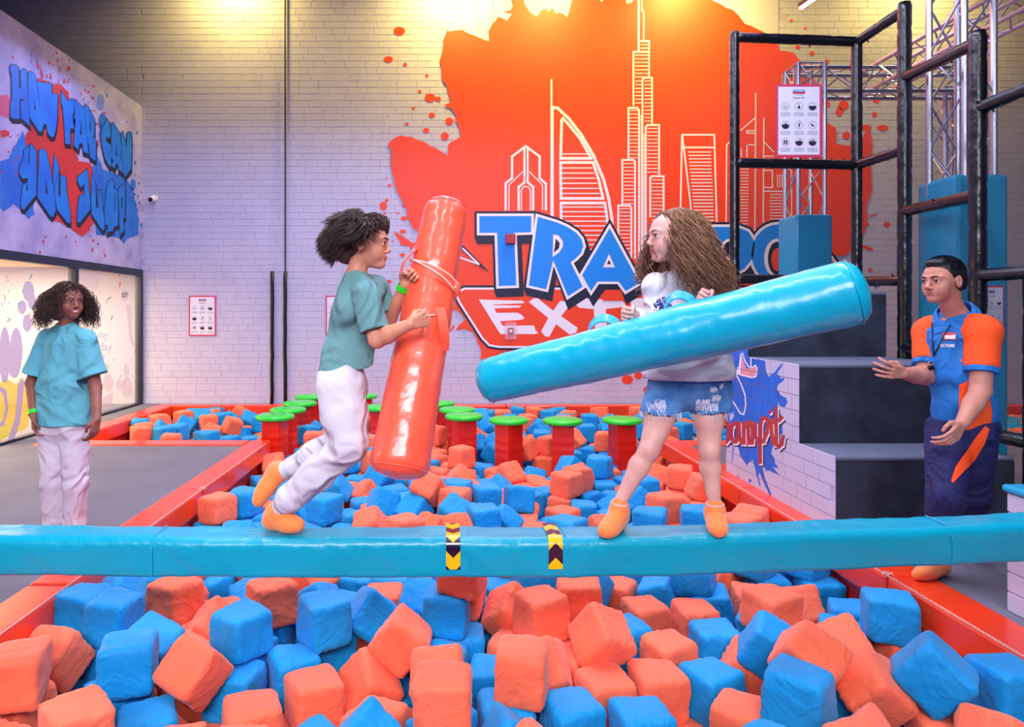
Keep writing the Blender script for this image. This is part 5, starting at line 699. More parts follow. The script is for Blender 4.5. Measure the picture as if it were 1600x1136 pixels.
'0,-69;B-1531,9077,-120,66,24,-238;O-1000,8998,-313,136,157,-57;B1041,9161,-316,0,0,-9;O1462,9115,-313,-128,-157,112;B1936,9143,-313,-157,0,11;O3929,9187,-110,157,0,183;B-1191,9420,-396,-109,71,-139;O-545,9038,-316,0,0,101;O-59,9129,-108,-4,-5,314;B266,9072,-283,-67,214,148;B64,9239,-316,0,0,-215;O770,9165,-313,174,157,55;B2553,9081,-313,-157,0,78;O3941,9207,-316,0,0,67;B-1204,9216,-107,0,0,169;O3015,9398,-313,-157,0,223;O4225,9257,-217,-239,12,170;O-1944,9338,-319,-100,172,185;B-1692,9475,-271,0,-306,-157;O-2130,10199,-111,2,-307,137;O-1002,9236,-313,-192,157,101;B2174,9179,-313,68,157,100;O2480,9299,-313,49,157,-53;O-1014,9469,-118,-30,-6,51;B-677,9390,-104,-117,-157,-137;O-228,9157,-313,-157,0,-247;O760,9408,-313,-157,0,-96;B1055,9380,-316,0,0,153;O1426,9430,-313,-213,157,28;B1704,9357,-313,304,-157,0;B3523,9358,-313,157,0,88;B-3052,9262,-316,-314,0,-136;O-1660,8945,-516,-157,0,-283;B483,9715,-215,151,79,134;B2841,8834,-316,0,0,-124;O3217,9908,-110,-157,0,89;B4057,9517,-107,0,0,210;B4458,9451,-107,33,161,-10;B-2169,9456,-314,-267,-153,37;O-1553,9269,-313,-157,0,-274;O-762,9322,-313,157,0,299;O2812,9238,-313,157,0,51;O-1461,9527,-385,-4,74,7;B-138,9396,-196,87,43,234;O-800,9608,-70,0,70,-97;B-501,9575,-151,-56,-235,-40;B1225,9621,-344,-52,-294,-2;B1635,9581,-113,0,0,-16;B2240,9596,-313,-102,-157,182;B-3643,9729,-231,-72,62,-265;B-3477,9550,-316,0,0,252;B-54,9679,-104,157,0,18;B2500,9701,-313,246,157,0;O3896,9794,-313,-112,157,-50;O4126,9542,96,0,0,-297;B4284,9489,-313,-91,157,55;B-4074,9768,-313,-157,0,162;O-2633,9861,-316,0,0,42;O-2280,9321,-138,-250,33,-112;B-2169,9707,-175,-92,21,-24;O-1461,9866,-412,-87,-76,10;O-283,9730,-113,0,0,-132;B686,9667,-313,180,-157,111;O2993,9708,-226,83,59,-229;B-1159,9937,-299,-54,-10,161;B-499,10006,-313,104,157,112;O-561,9752,-313,26,-157,176;O904,10005,-316,0,0,144;B1934,9925,-313,-12,-157,-283;B2035,10202,-325,-127,307,0;O-2128,9834,-343,221,-89,-155;B-201,9986,-124,25,-189,-183;B16,9905,-107,0,0,142;O579,9996,-316,0,0,225;B1291,9908,-344,-53,3,-120;B2551,9959,-316,0,0,-298;B3608,9869,-110,157,0,-249;O3967,9735,-107,-314,0,50;B4217,9906,-113,0,0,94;B-3189,10001,-182,-95,50,-5;O-2688,10093,-225,-95,44,66;O-2436,10178,-104,163,11,208;O-1475,9742,-208,27,245,166;O324,10097,-104,-156,-314,0;B-2399,9941,-316,0,0,-238;O-993,9972,-114,-95,-66,-27;B-828,10183,-110,309,0,-50;O1772,10199,-330,179,126,-136;B-3758,10209,-125,-18,1,0;O-1967,10207,-317,2,7,145;B-516,10225,-192,0,75,-314;B706,10190,-179,44,-75,308;O3735,10077,-113,0,0,-269;B4033,10200,-306,38,-7,-144;B-2837,10217,-371,306,76,-12;B-2448,10211,-319,-156,-12,-159;B-1797,10173,-109,-15,-163,-136;O-1551,10196,-152,-127,39,-303;O-268,10204,-131,25,3,-314;O105,10216,-116,-2,-9,-158')
# ================================================================== foam cubes
M_fo = mat('orange_cube_cover', (255, 116, 80), .62, var=.10, vs=3, bump=.30, bs=7, bdist=.02, sheen=.2, spec=.3, bump2=.18, bs2=26, crease=.22, cs=4.2)
M_fb = mat('blue_cube_cover', (0, 152, 226), .58, var=.12, vs=3, bump=.30, bs=7, bdist=.02, sheen=.1, spec=.3, bump2=.18, bs2=26, crease=.22, cs=4.2)
def cube_mesh(seed, n, sz):
    """a foam block in a loose fabric cover: rounded, slightly lopsided, with folds running to the corners"""
    r = random.Random(seed); bm = bmesh.new(); bmesh.ops.create_cube(bm, size=2)
    bmesh.ops.subdivide_edges(bm, edges=bm.edges[:], cuts=n, use_grid_fill=True)
    off = Vector((seed * 7.3, seed * 3.1, seed)); knot = Vector((r.choice((-1, 1)), r.choice((-1, 1)), r.choice((-1, 1)))); knot2 = Vector((r.choice((-1, 1)), r.uniform(-.4, .4), r.choice((-1, 1))))
    dirs = [Vector((r.gauss(0, 1), r.gauss(0, 1), r.gauss(0, 1))).normalized() for _ in range(3)]
    sk = Vector((r.uniform(-.09, .09), r.uniform(-.09, .09), r.uniform(-.09, .09)))
    for v in bm.verts:
        p = v.co.copy(); q = Vector(tuple(math.copysign(abs(c), c) for c in p))
        k = 9.0; L = (abs(p.x) ** k + abs(p.y) ** k + abs(p.z) ** k) ** (1 / k); q = p / L
        pn = p.normalized(); fold = 0
        for j, (kn, am) in enumerate(((knot, .055), (knot2, .04))):
            d = (q - kn); dist = d.length; ang = math.atan2(d.cross(pn).length, d.dot(pn) + 1e-6) * 2 + math.atan2(d.y + d.x * .3, d.z + d.x * .5)
            fold += am * math.sin(ang * (9 + 3 * j) + seed) * math.exp(-dist * .95) * min(1, dist * 2)
        cr = 1 - abs(mnoise.noise(q * 1.5 + off)) * 7
        ridge = max(0, cr) ** 2 * .035 if r else 0
        fold += ridge + .045 * mnoise.noise(q * 1.1 + off)
        q = q * (1 + fold * .85) ; q += Vector((sk.x * q.y * q.z, sk.y * q.x * q.z, sk.z * q.x * q.y)); q.z *= .94
        v.co = q * sz / 2
    vs = [v.co.copy() for v in bm.verts]; fs = [[v.index for v in f.verts] for f in bm.faces]; bm.free(); return vs, fs
CUBE = .222
NV = 9
cube_hi = [cube_mesh(i + 1, 13, CUBE) for i in range(NV)]
cube_me = {(c, i): mesh_of('foam_cube', cube_hi[i][0], cube_hi[i][1], m, None, True) for c, m in (('O', M_fo), ('B', M_fb)) for i in range(NV)}
from mathutils import Euler
rc = random.Random(31); placed = []
for rec in CUBES.split(';'):
    v = [int(t) for t in rec[1:].split(',')]; x, y, z = v[0] / 1000, v[1] / 1000, v[2] / 1000
    placed.append((rec[0], CX + x * F / y, CY + (HC - z) * F / y, x, y, z, [t / 100 for t in v[3:]]))
ind = placed[:NVIS]; rest = placed[NVIS:]
bands = [(1100, 9999, 'along the bottom edge of the photo'), (1050, 1100, 'in the second row from the bottom'), (1005, 1050, 'in the third row from the bottom'), (965, 1005, 'in the third row below the beam'), (930, 965, 'in the second row below the beam'), (890, 930, 'just below the teal beam'),
         (800, 890, 'showing just above the teal beam'), (775, 800, 'second row up behind the beam'), (752, 775, 'third row up behind the beam'), (730, 752, 'just in front of the stool posts'), (712, 730, 'around the feet of the stool posts'), (690, 712, 'in the pit behind the front stools'), (670, 690, 'in the far part of the pit'), (0, 670, 'against the far kerb of the pit')]
NUM = ['first', 'second', 'third', 'fourth', 'fifth', 'sixth', 'seventh', 'eighth', 'ninth', 'tenth', 'eleventh', 'twelfth', 'thirteenth', 'fourteenth', 'fifteenth', 'sixteenth', 'seventeenth', 'eighteenth', 'nineteenth', 'twentieth', 'twenty-first', 'twenty-second', 'twenty-third', 'twenty-fourth', 'twenty-fifth', 'twenty-sixth', 'twenty-seventh', 'twenty-eighth', 'twenty-ninth', 'thirtieth']
lab = {}
for lo, hi, ph in bands:
    for c in 'OB':
        g = sorted([k for k, p in enumerate(ind) if lo <= p[2] < hi and p[0] == c], key=lambda k: ind[k][1])
        for i, k in enumerate(g): lab[k] = ('orange' if c == 'O' else 'blue') + ' foam cube ' + ph + ', ' + NUM[min(i, 29)] + ' of its colour from left'
for k, (c, cx, cy, X, Y, z, e) in enumerate(ind):
    o = bpy.data.objects.new('foam_cube', cube_me[(c, rc.randrange(NV))]); COL.objects.link(o)
    o.location = (X, Y, z); o.rotation_euler = e
    tag(o, lab[k], 'foam cube', 'foam cubes in the pit')
# the cubes underneath and the small far ones: real cubes in one mesh
lo_v, lo_f = cube_mesh(3, 3, CUBE); lo_v = np.array([tuple(v) for v in lo_v]); lo_f = np.array([f for f in lo_f])
allv, allf, allm = [], [], []; cnt = 0
def stuff_cube(X, Y, z, c, e):
    global cnt
    R = np.array(Euler(e).to_matrix())
    allv.append(lo_v @ R.T + np.array((X, Y, z))); allf.append(lo_f + cnt); allm.append(np.full(len(lo_f), 0 if c == 'O' else 1)); cnt += len(lo_v)
for c, cx, cy, X, Y, z, e in rest: stuff_cube(X, Y, z, c, e)
for i in range(20):                                # the far right arm of the pit, seen only through the frame
    for j in range(11):
        for k in range(2): stuff_cube(4.65 + i * .22, 7.65 + j * .24, -.42 + k * .22, rc.choice('OB'), (rc.uniform(-.3, .3), rc.uniform(-.3, .3), rc.uniform(0, 6)))
av = np.concatenate(allv); af = np.concatenate(allf); am = np.concatenate(allm)
o = put('foam_cube_fill', av, af, [M_fo, M_fb], None, am, True, origin=(0, 5, -.5))
tag(o, 'deep layer of orange and blue foam cubes filling the pit', 'foam cubes', 'foam cubes in the pit', 'stuff')

# ================================================================== climbing frame with nets
def pad_tube(m, a, b_, r, rng):
    """black foam tube in short sleeves with cable-tie dents"""
    a = Vector(a); b_ = Vector(b_); L = (b_ - a).length; n = max(2, int(L / .035)); d = (b_ - a).normalized(); u = d.orthogonal().normalized(); w = d.cross(u); rings = []
    for i in range(n + 1):
        s = L * i / n; rr = r * (1 - .10 * (1 if (s % .28) < .03 else 0)) * (1 + .03 * mnoise.noise(Vector((s * 6, a.x * 9, a.z * 5))))
        if i in (0, n): rr *= .82
        rings.append([a + d * s + (u * math.cos(k * math.pi / 7) + w * math.sin(k * math.pi / 7)) * rr * (1 + .04 * mnoise.noise(Vector((s * 14, k, a.y)))) for k in range(14)])
    m.loft(rings)
fr = thing('climbing_frame', (3.3, 5.2, 0), 'black padded climbing frame with nets around the dark steps', 'climbing frame')
PA, PB, PC, PD, PE = (2.52, 5.98), (3.59, 5.98), (3.62, 5.40), (3.50, 4.5), (3.62, 4.22)
posts = [(PA, .5 + .55, 3.87, .042), (PB, 1.0, 3.82, .045), (PC, 0.0, 3.86, .05), (PD, 0.0, 3.26, .052), (PE, 0, 1.66, .05)]
for (p, z0, z1, r) in posts:
    m = MB(); pad_tube(m, (p[0] + .06, p[1], z0), (p[0], p[1], z1), r, None) if False else pad_tube(m, (p[0], p[1], z0), (p[0], p[1], z1), r, None)
    m.put('padded_post', M_black, fr, smooth=True)
rails = [(PA, PB, 3.82, 3.78), (PA, PB, 2.72, 2.70), (PA, PB, 1.70, 1.70), (PB, PC, 3.78, 3.80), (PB, PC, 2.70, 2.70), (PB, PC, 1.68, 1.66), (PC, PD, 3.27, 3.19), (PC, PD, 2.21, 2.18), (PC, PD, 1.13, 1.10), (PD, (3.55, 3.9), 2.75, 2.78), (PD, (3.6, 3.6), 1.65, 1.65), (PD, PE, .62, .60), (PE, (3.66, 3.6), .6, .6)]
for p, q, z0, z1 in rails:
    m = MB(); pad_tube(m, (p[0], p[1], z0), (q[0], q[1], z1), .043, None); m.put('padded_rail', M_black, fr, smooth=True)
m = MB(); rt = random.Random(2)
for p, q, z0, z1 in rails:
    a = Vector((*p, z0)); b_ = Vector((*q, z1))
    for k in range(9):
        c = a.lerp(b_, rt.random()); d = Vector((rt.uniform(-1, 1), rt.uniform(-1, 1), rt.uniform(-1, 1))).normalized(); m.tube(c + d * .04, c + d * .062, .006, 5)
q_ = m.put('cable_tie_end', M_tie, fr); q_['kind'] = 'stuff'
# nets: knotted cord mesh too fine to pick apart -> grid material with holes
def net_material():
    m = bpy.data.materials.new('black_net'); m.use_nodes = True; nt = m.node_tree; N = nt.nodes; L = nt.links
    b = N['Principled BSDF']; b.inputs['Base Color'].default_value = (.012, .018, .035, 1); b.inputs['Roughness'].default_value = .7
    uv = N.new('ShaderNodeUVMap'); sx = N.new('ShaderNodeSeparateXYZ'); L.new(uv.outputs[0], sx.inputs[0])
    outs = []
    for ax in (0, 1):
        mu = N.new('ShaderNodeMath'); mu.operation = 'MULTIPLY'; mu.inputs[1].default_value = 75; L.new(sx.outputs[ax], mu.inputs[0])
        fr_ = N.new('ShaderNodeMath'); fr_.operation = 'FRACT'; L.new(mu.outputs[0], fr_.inputs[0])
        lt = N.new('ShaderNodeMath'); lt.operation = 'LESS_THAN'; lt.inputs[1].default_value = .14; L.new(fr_.outputs[0], lt.inputs[0]); outs.append(lt)
    mx = N.new('ShaderNodeMath'); mx.operation = 'MAXIMUM'; L.new(outs[0].outputs[0], mx.inputs[0]); L.new(outs[1].outputs[0], mx.inputs[1])
    L.new(mx.outputs[0], b.inputs['Alpha']); return m
M_net = net_material()
def net(p, q, z0, z1, z2=None, z3=None):
    a = Vector(p); b_ = Vector(q); L_ = (Vector((*q, 0)) - Vector((*p, 0))).length; z2 = z0 if z2 is None else z2; z3 = z1 if z3 is None else z3
    o = put('safety_net', [(p[0], p[1], z0), (q[0], q[1], z2), (q[0], q[1], z3), (p[0], p[1], z1)], [(0, 1, 2, 3)], M_net, fr)
    uv = o.data.uv_layers.new(name='UVMap'); c = math.sqrt(.5)
    for i, (u, v) in enumerate([(0, z0), (L_, z2), (L_, z3), (0, z1)]): uv.data[i].uv = ((u + v) * c, (u - v) * c)
    return o
net(PA, PB, 1.70, 3.84, 1.7, 3.8); net(PB, PC, 1.66, 3.8); net(PC, PD, .1, 3.26, .1, 3.2); net(PD, (3.6, 3.6), .6, 2.76, .6, 2.76)

# ================================================================== signs
M_paper = mat('sign_paper', (226, 226, 244), .35, coat=.2); M_pinkb = mat('sign_pink_border', (218, 50, 92), .4); M_ink = mat('sign_ink', (18, 34, 60), .5); M_inkg = mat('sign_small_print', (120, 128, 150), .5); M_signblue = mat('sign_logo_blue', (10, 130, 215), .5); M_inkr = mat('sign_red_ring', (200, 50, 70), .5)
def sign(loc, w, h, ux, nrm, label, group, title=('Foam Pit', '\uFE96\uFE91 \uFEE1\uFEEE\uFED3')):
    """flat printed board; loc is its lower left corner, ux runs along it, nrm faces the viewer"""
    ux = Vector(ux).normalized(); nz = Vector(nrm).normalized(); loc = Vector(loc)
    t = thing('rules_sign', loc, label, 'sign', group)
    P = lambda u, v, d: loc + ux * (u * w) + Vector((0, 0, v * h)) + nz * d
    def slab(u0, v0, u1, v1, d0, d1, nm, m):
        vs = [P(u0, v0, d0), P(u1, v0, d0), P(u1, v1, d0), P(u0, v1, d0), P(u0, v0, d1), P(u1, v0, d1), P(u1, v1, d1), P(u0, v1, d1)]
        return put(nm, vs, [(0, 3, 2, 1), (4, 5, 6, 7), (0, 1, 5, 4), (1, 2, 6, 5), (2, 3, 7, 6), (3, 0, 4, 7)], m, t)
    slab(0, 0, 1, 1, 0, .006, 'board', M_pinkb); slab(.055, .035, .945, .965, .0055, .007, 'printed_sheet', M_paper)
    asp = w / h
    def flat(nm, polys, m, d=.0078): 
        v_, f_ = union2d(polys); return put(nm, [P(v.x, v.y, d) for v in v_], f_, m, t)
    def rect(a, b_, c, d): return [(a, b_), (c, b_), (c, d), (a, d)]
    flat('logo_top', [[(.39, .925), (.61, .925), (.64, .905), (.6, .893), (.4, .893), (.36, .905)]], M_signblue); flat('logo_strip', [[(.35, .893), (.65, .893), (.62, .868), (.38, .868)]], M_inkr)
    for s, u, v, uw, vh in ((title[0], .5, .800, .24, .026), (title[1], .5, .842, .17, .022)):
        tv, tf = text_geo(s, .012); put('sign_lettering', [P(u - uw / 2 + a * uw, v + b_ * vh, .008) for a, b_ in tv], tf, M_ink, t)
    tv, tf = text_geo('TRAMPO', .03); put('sign_lettering', [P(.4 + a * .2, .898 + b_ * .022, .0085) for a, b_ in tv], tf, M_paper, t)
    ink, ring_, ringr, small = [], [], [], []
    for r_ in range(3):
        for c in range(3):
            u = .21 + .29 * c; v = (.695, .44, .21)[r_]; ru = .088; rv = ru * asp
            pts = ell2((u, v), ru, rv, 18)
            segs = [[pts[i], pts[(i + 1) % 18], (u + (pts[(i + 1) % 18][0] - u) * .93, v + (pts[(i + 1) % 18][1] - v) * .93), (u + (pts[i][0] - u) * .93, v + (pts[i][1] - v) * .93)] for i in range(18)]
            (ringr if (r_, c) in ((1, 2), (2, 0), (2, 1), (2, 2)) else ring_).extend(segs)
            if (r_, c) in ((0, 2), (1, 0), (2, 1), (2, 2)):
                ink.append([(u + ru * .9 * math.cos(a), v + rv * .9 * math.sin(a)) for a in [math.pi + math.pi * k / 10 for k in range(11)]][::1])
                ink.append([(u - ru * .9, v), (u - ru * .5, v + rv * .25), (u - ru * .1, v), (u + ru * .3, v + rv * .28), (u + ru * .9, v), (u, v - rv * .3)])
            fig = lambda du, dv, lean: [ell2((u + du + lean * .02, v + dv + .42 * rv), .15 * ru, .15 * rv, 8), [(u + du - .12 * ru + lean * .02, v + dv + .25 * rv), (u + du + .12 * ru + lean * .02, v + dv + .25 * rv), (u + du + .1 * ru, v + dv - .2 * rv), (u + du - .1 * ru, v + dv - .2 * rv)]] + stroke([(u + du - .3 * ru, v + dv + .05 * rv), (u + du + .3 * ru, v + dv + .15 * rv)], .012) + stroke([(u + du, v + dv - .15 * rv), (u + du - .22 * ru, v + dv - .6 * rv)], .014) + stroke([(u + du, v + dv - .15 * rv), (u + du + .22 * ru, v + dv - .6 * rv)], .014)
            if (r_, c) == (0, 0): ring_ += stroke([(u - .04, v + .03), (u - .035, v - .02), (u - .01, v - .03), (u - .01, v + .02)], .007) + stroke([(u + .015, v + .02), (u + .02, v - .02), (u + .045, v - .02), (u + .04, v + .01)], .007)
            elif (r_, c) == (0, 1): ink += [ell2((u, v - .2 * rv), .35 * ru, .35 * rv, 12)] + stroke([(u, v), (u, v + .7 * rv)], .01)
            elif (r_, c) == (0, 2): pass
            elif (r_, c) == (2, 0): ink += fig(-.025, 0, 0) + fig(.025, 0, 0)
            elif (r_, c) == (2, 2): ink += stroke([(u - .4 * ru, v + .2 * rv), (u + .4 * ru, v + .5 * rv)], .014)
            elif (r_, c) == (1, 2): ink += stroke([(u - .4 * ru, v + .4 * rv), (u, v), (u + .4 * ru, v - .3 * rv)], .018) + stroke([(u, v), (u - .3 * ru, v - .3 * rv)], .012)
            else: ink += fig(0, .1 * rv, 1 if c == 1 else 0)
            for k, (dv, l) in enumerate(((-.052 - rv * .3, .2), (-.066 - rv * .3, .22), (-.09 - rv * .3, .24), (-.104 - rv * .3, .18))):
                vv = v - rv * .7 + dv * .75; x = u - l / 2
                while x < u + l / 2: q = rt.uniform(.014, .04); small.append(rect(x, vv, min(x + q, u + l / 2), vv + .006)); x += q + .007
    for k in range(14):
        small.append(rect(.0 + k / 14 + .02, .012, k / 14 + .045, .022)); small.append(rect(.0 + k / 14 + .02, .978, k / 14 + .045, .988))
    for k in range(20): small.append(rect(.015, k / 20 + .02, .04, k / 20 + .035)); small.append(rect(.96, k / 20 + .02, .985, k / 20 + .035))
    flat('printed_pictogram', ink, M_ink, .0082); flat('icon_ring', ring_, M_ink, .0078); flat('red_icon_ring', ringr, M_inkr, .008); flat('small_print', small, M_inkg, .0076)['kind'] = 'stuff'
    return t
for x0, x1, lb in ((295.5, 338, 'white rules sign with pink border left of the black pipes'), (509, 551.5, 'pink-bordered rules sign half hidden behind the jumping boy')):
    a = backwall(x0, 525, .01); c = backwall(x1, 462, .01); sign((a.x, a.y, a.z), c.x - a.x, c.z - a.z, (1, 0, 0), (0, -1, 0), lb, 'rules signs')
a = W(1211.5, 246, 5.92); c = W(1284, 132, 5.92); sign(a, c.x - a.x, c.z - a.z, (1, 0, 0), (0, -1, 0), 'large rules sign hung on the net of the black climbing frame', 'rules signs')

# ================================================================== trusses with padded feet
def truss(parent, a, b_, s, ux, nm='truss_section', step=.34):
    a = Vector(a); b_ = Vector(b_); d = (b_ - a).normalized(); ux = Vector(ux).normalized(); uy = d.cross(ux).normalized(); L_ = (b_ - a).length
    cs = [ux * (s / 2) * i + uy * (s / 2) * j for i, j in ((-1, -1), (1, -1), (1, 1), (-1, 1))]
    for c in cs: MB().tube(a + c, b_ + c, .024, 10).put('truss_tube', M_alu, parent, smooth=False)
    m = MB(); n = max(2, int(L_ / step))
    for k in range(4):
        p, q = cs[k], cs[(k + 1) % 4]
        for i in range(n):
            s0 = a + d * (L_ * i / n); s1 = a + d * (L_ * (i + 1) / n)
            m.tube(s0 + (p if i % 2 else q), s1 + (q if i % 2 else p), .009, 6)
        for i in (0, n): m.tube(a + d * (L_ * i / n) + p, a + d * (L_ * i / n) + q, .012, 6)
    o = m.put(nm, M_alu, parent); return o
def pad_box(parent, x, y, w, z1, nm='teal_pad'):
    m = MB(); m.box((x - w / 2, y - w / 2, 0), (x + w / 2, y + w / 2, z1), bev=.03); m.put(nm, M_tealpad, parent)
tr = thing('lighting_truss', (5.2, 7.9, 0), 'silver truss frame with teal padded feet behind the climbing frame', 'truss')
truss(tr, (4.14, 7.9, 2.3), (4.14, 7.9, 4.25), .30, (1, 0, 0)); pad_box(tr, 4.14, 7.9, .42, 2.52)
truss(tr, (5.95, 8.1, 2.3), (5.95, 8.1, 4.05), .27, (1, 0, 0)); pad_box(tr, 5.93, 8.1, .40, 2.5)
truss(tr, (4.0, 8.0, 4.1), (6.1, 8.0, 4.1), .27, (0, 1, 0), step=.3)
truss(tr, (5.1, 8.2, 4.16), (5.1, 2.6, 4.16), .26, (1, 0, 0), step=.3)
t2 = thing('lighting_truss', (3.93, 5.22, 0), 'tall silver truss tower with bright teal pad at the right edge', 'truss')
truss(t2, (3.93, 5.22, 2.3), (3.93, 5.22, 4.9), .28, (1, .25, 0)); m = MB(); m.box((3.74, 5.02, 0), (4.14, 5.44, 2.43), bev=.035); m.put('teal_pad', M_tealpad, t2)
a = W(1531, 535, 5.0); c = W(1570, 446, 5.0); sign((a.x, 5.012, a.z), c.x - a.x, c.z - a.z, (1, 0, 0), (0, -1, 0), 'rules sign on the teal truss pad behind the man', 'rules signs', ('Rules', '\uFE96\uFE91 \uFEE1\uFEEE\uFED3'))

# ================================================================== wall fittings
M_cam = mat('camera_white', (232, 232, 240), .3); M_lens = mat('camera_lens', (60, 16, 20), .15)
a = backwall(242, 313, .09)
cc = thing('security_camera', (a.x, 10.59, a.z), 'small white security camera on the brick wall at left', 'camera')
m = MB(); m.tube((a.x, 10.595, a.z + .03), (a.x, 10.57, a.z + .03), .05, 16); m.put('base_plate', M_cam, cc, smooth=False)
m = MB(); m.path([(a.x - .01, 10.58, a.z + .03), (a.x, 10.53, a.z + .02), (a.x + .01, 10.42, a.z - .02)], [.03, .042, .042], 14); m.put('camera_body', M_cam, cc, smooth=False)
m = MB(); m.tube((a.x + .0101, 10.419, a.z - .0202), (a.x + .011, 10.412, a.z - .022), .033, 14); m.put('lens', M_lens, cc)
for px, y0, nm, lb in ((426, 424, .022, 'short black sleeved pipe on the left of the pair'), (446.5, -60, .022, 'tall black pipe rising up the back wall')):
    a = backwall(px, 632, .04); t = thing('wall_pipe', (a.x, 10.56, 0), lb, 'pipe')
    zt = backwall(px, y0, 0).z; zs = backwall(px, 424, 0).z; m = MB(); rr = random.Random(int(px))
    pts = [(a.x + rr.uniform(-.006, .006), 10.562, z) for z in np.linspace(0.0, zs, 12)]; m.path(pts, .028, 12); m.put('foam_sleeve', M_tie, t, smooth=True)
    if y0 < 0: MB().tube((a.x, 10.565, zs), (a.x, 10.565, zt), .013, 10).put('pipe', M_frame, t)
M_maroon = mat('maroon_box', (170, 10, 50), .35, coat=.3); M_clear = mat('clear_plastic', (240, 225, 245), .08, alpha=.2, coat=.5)
a = backwall(797, 374); MB().box((a.x - .075, 10.50, a.z - .075), (a.x + .075, 10.573, a.z + .075), bev=.01)
t = tag(MB().box((a.x - .075, 10.50, a.z - .075), (a.x + .075, 10.572, a.z + .075), bev=.01).put('alarm_sounder', M_maroon, origin=(a.x, 10.55, a.z)), 'small square maroon alarm box on the blue letter T', 'alarm')
a = backwall(797.5, 517); t = thing('fire_call_point', (a.x, 10.55, a.z), 'red fire call point in a clear cover on the mural banner', 'alarm')
MB().box((a.x - .045, 10.52, a.z - .05), (a.x + .045, 10.575, a.z + .05), bev=.006).put('red_box', M_maroon, t)
MB().box((a.x - .022, 10.514, a.z - .02), (a.x + .022, 10.52, a.z + .02)).put('press_plate', M_white, t)
MB().box((a.x - .09, 10.49, a.z - .13), (a.x + .09, 10.575, a.z + .13), bev=.01).put('clear_cover', M_clear, t)
M_tube = mat('lit_tube', (235, 225, 255), .4, emit=6)
a = W(1252, 11, 9.6); c = W(1285, -12, 9.0)
t = thing('strip_light', a, 'lit white strip light hanging at the top edge', 'light')
m = MB(); u = (c - a).normalized(); m.path([a, a + (c - a) * 2.2], .035, 8); m.put('lit_tube', M_tube, t)
m = MB(); m.path([a + Vector((-.01, 0, .03)), a + (c - a) * 2.2 + Vector((-.01, 0, .03))], .04, 8); m.put('housing', M_frame, t)
MB().tube(a + (c - a) * 1.2 + Vector((0, 0, .03)), (a + (c - a) * 1.2) + Vector((0, 0, 2.0)), .01, 6).put('hanger', M_frame, t)
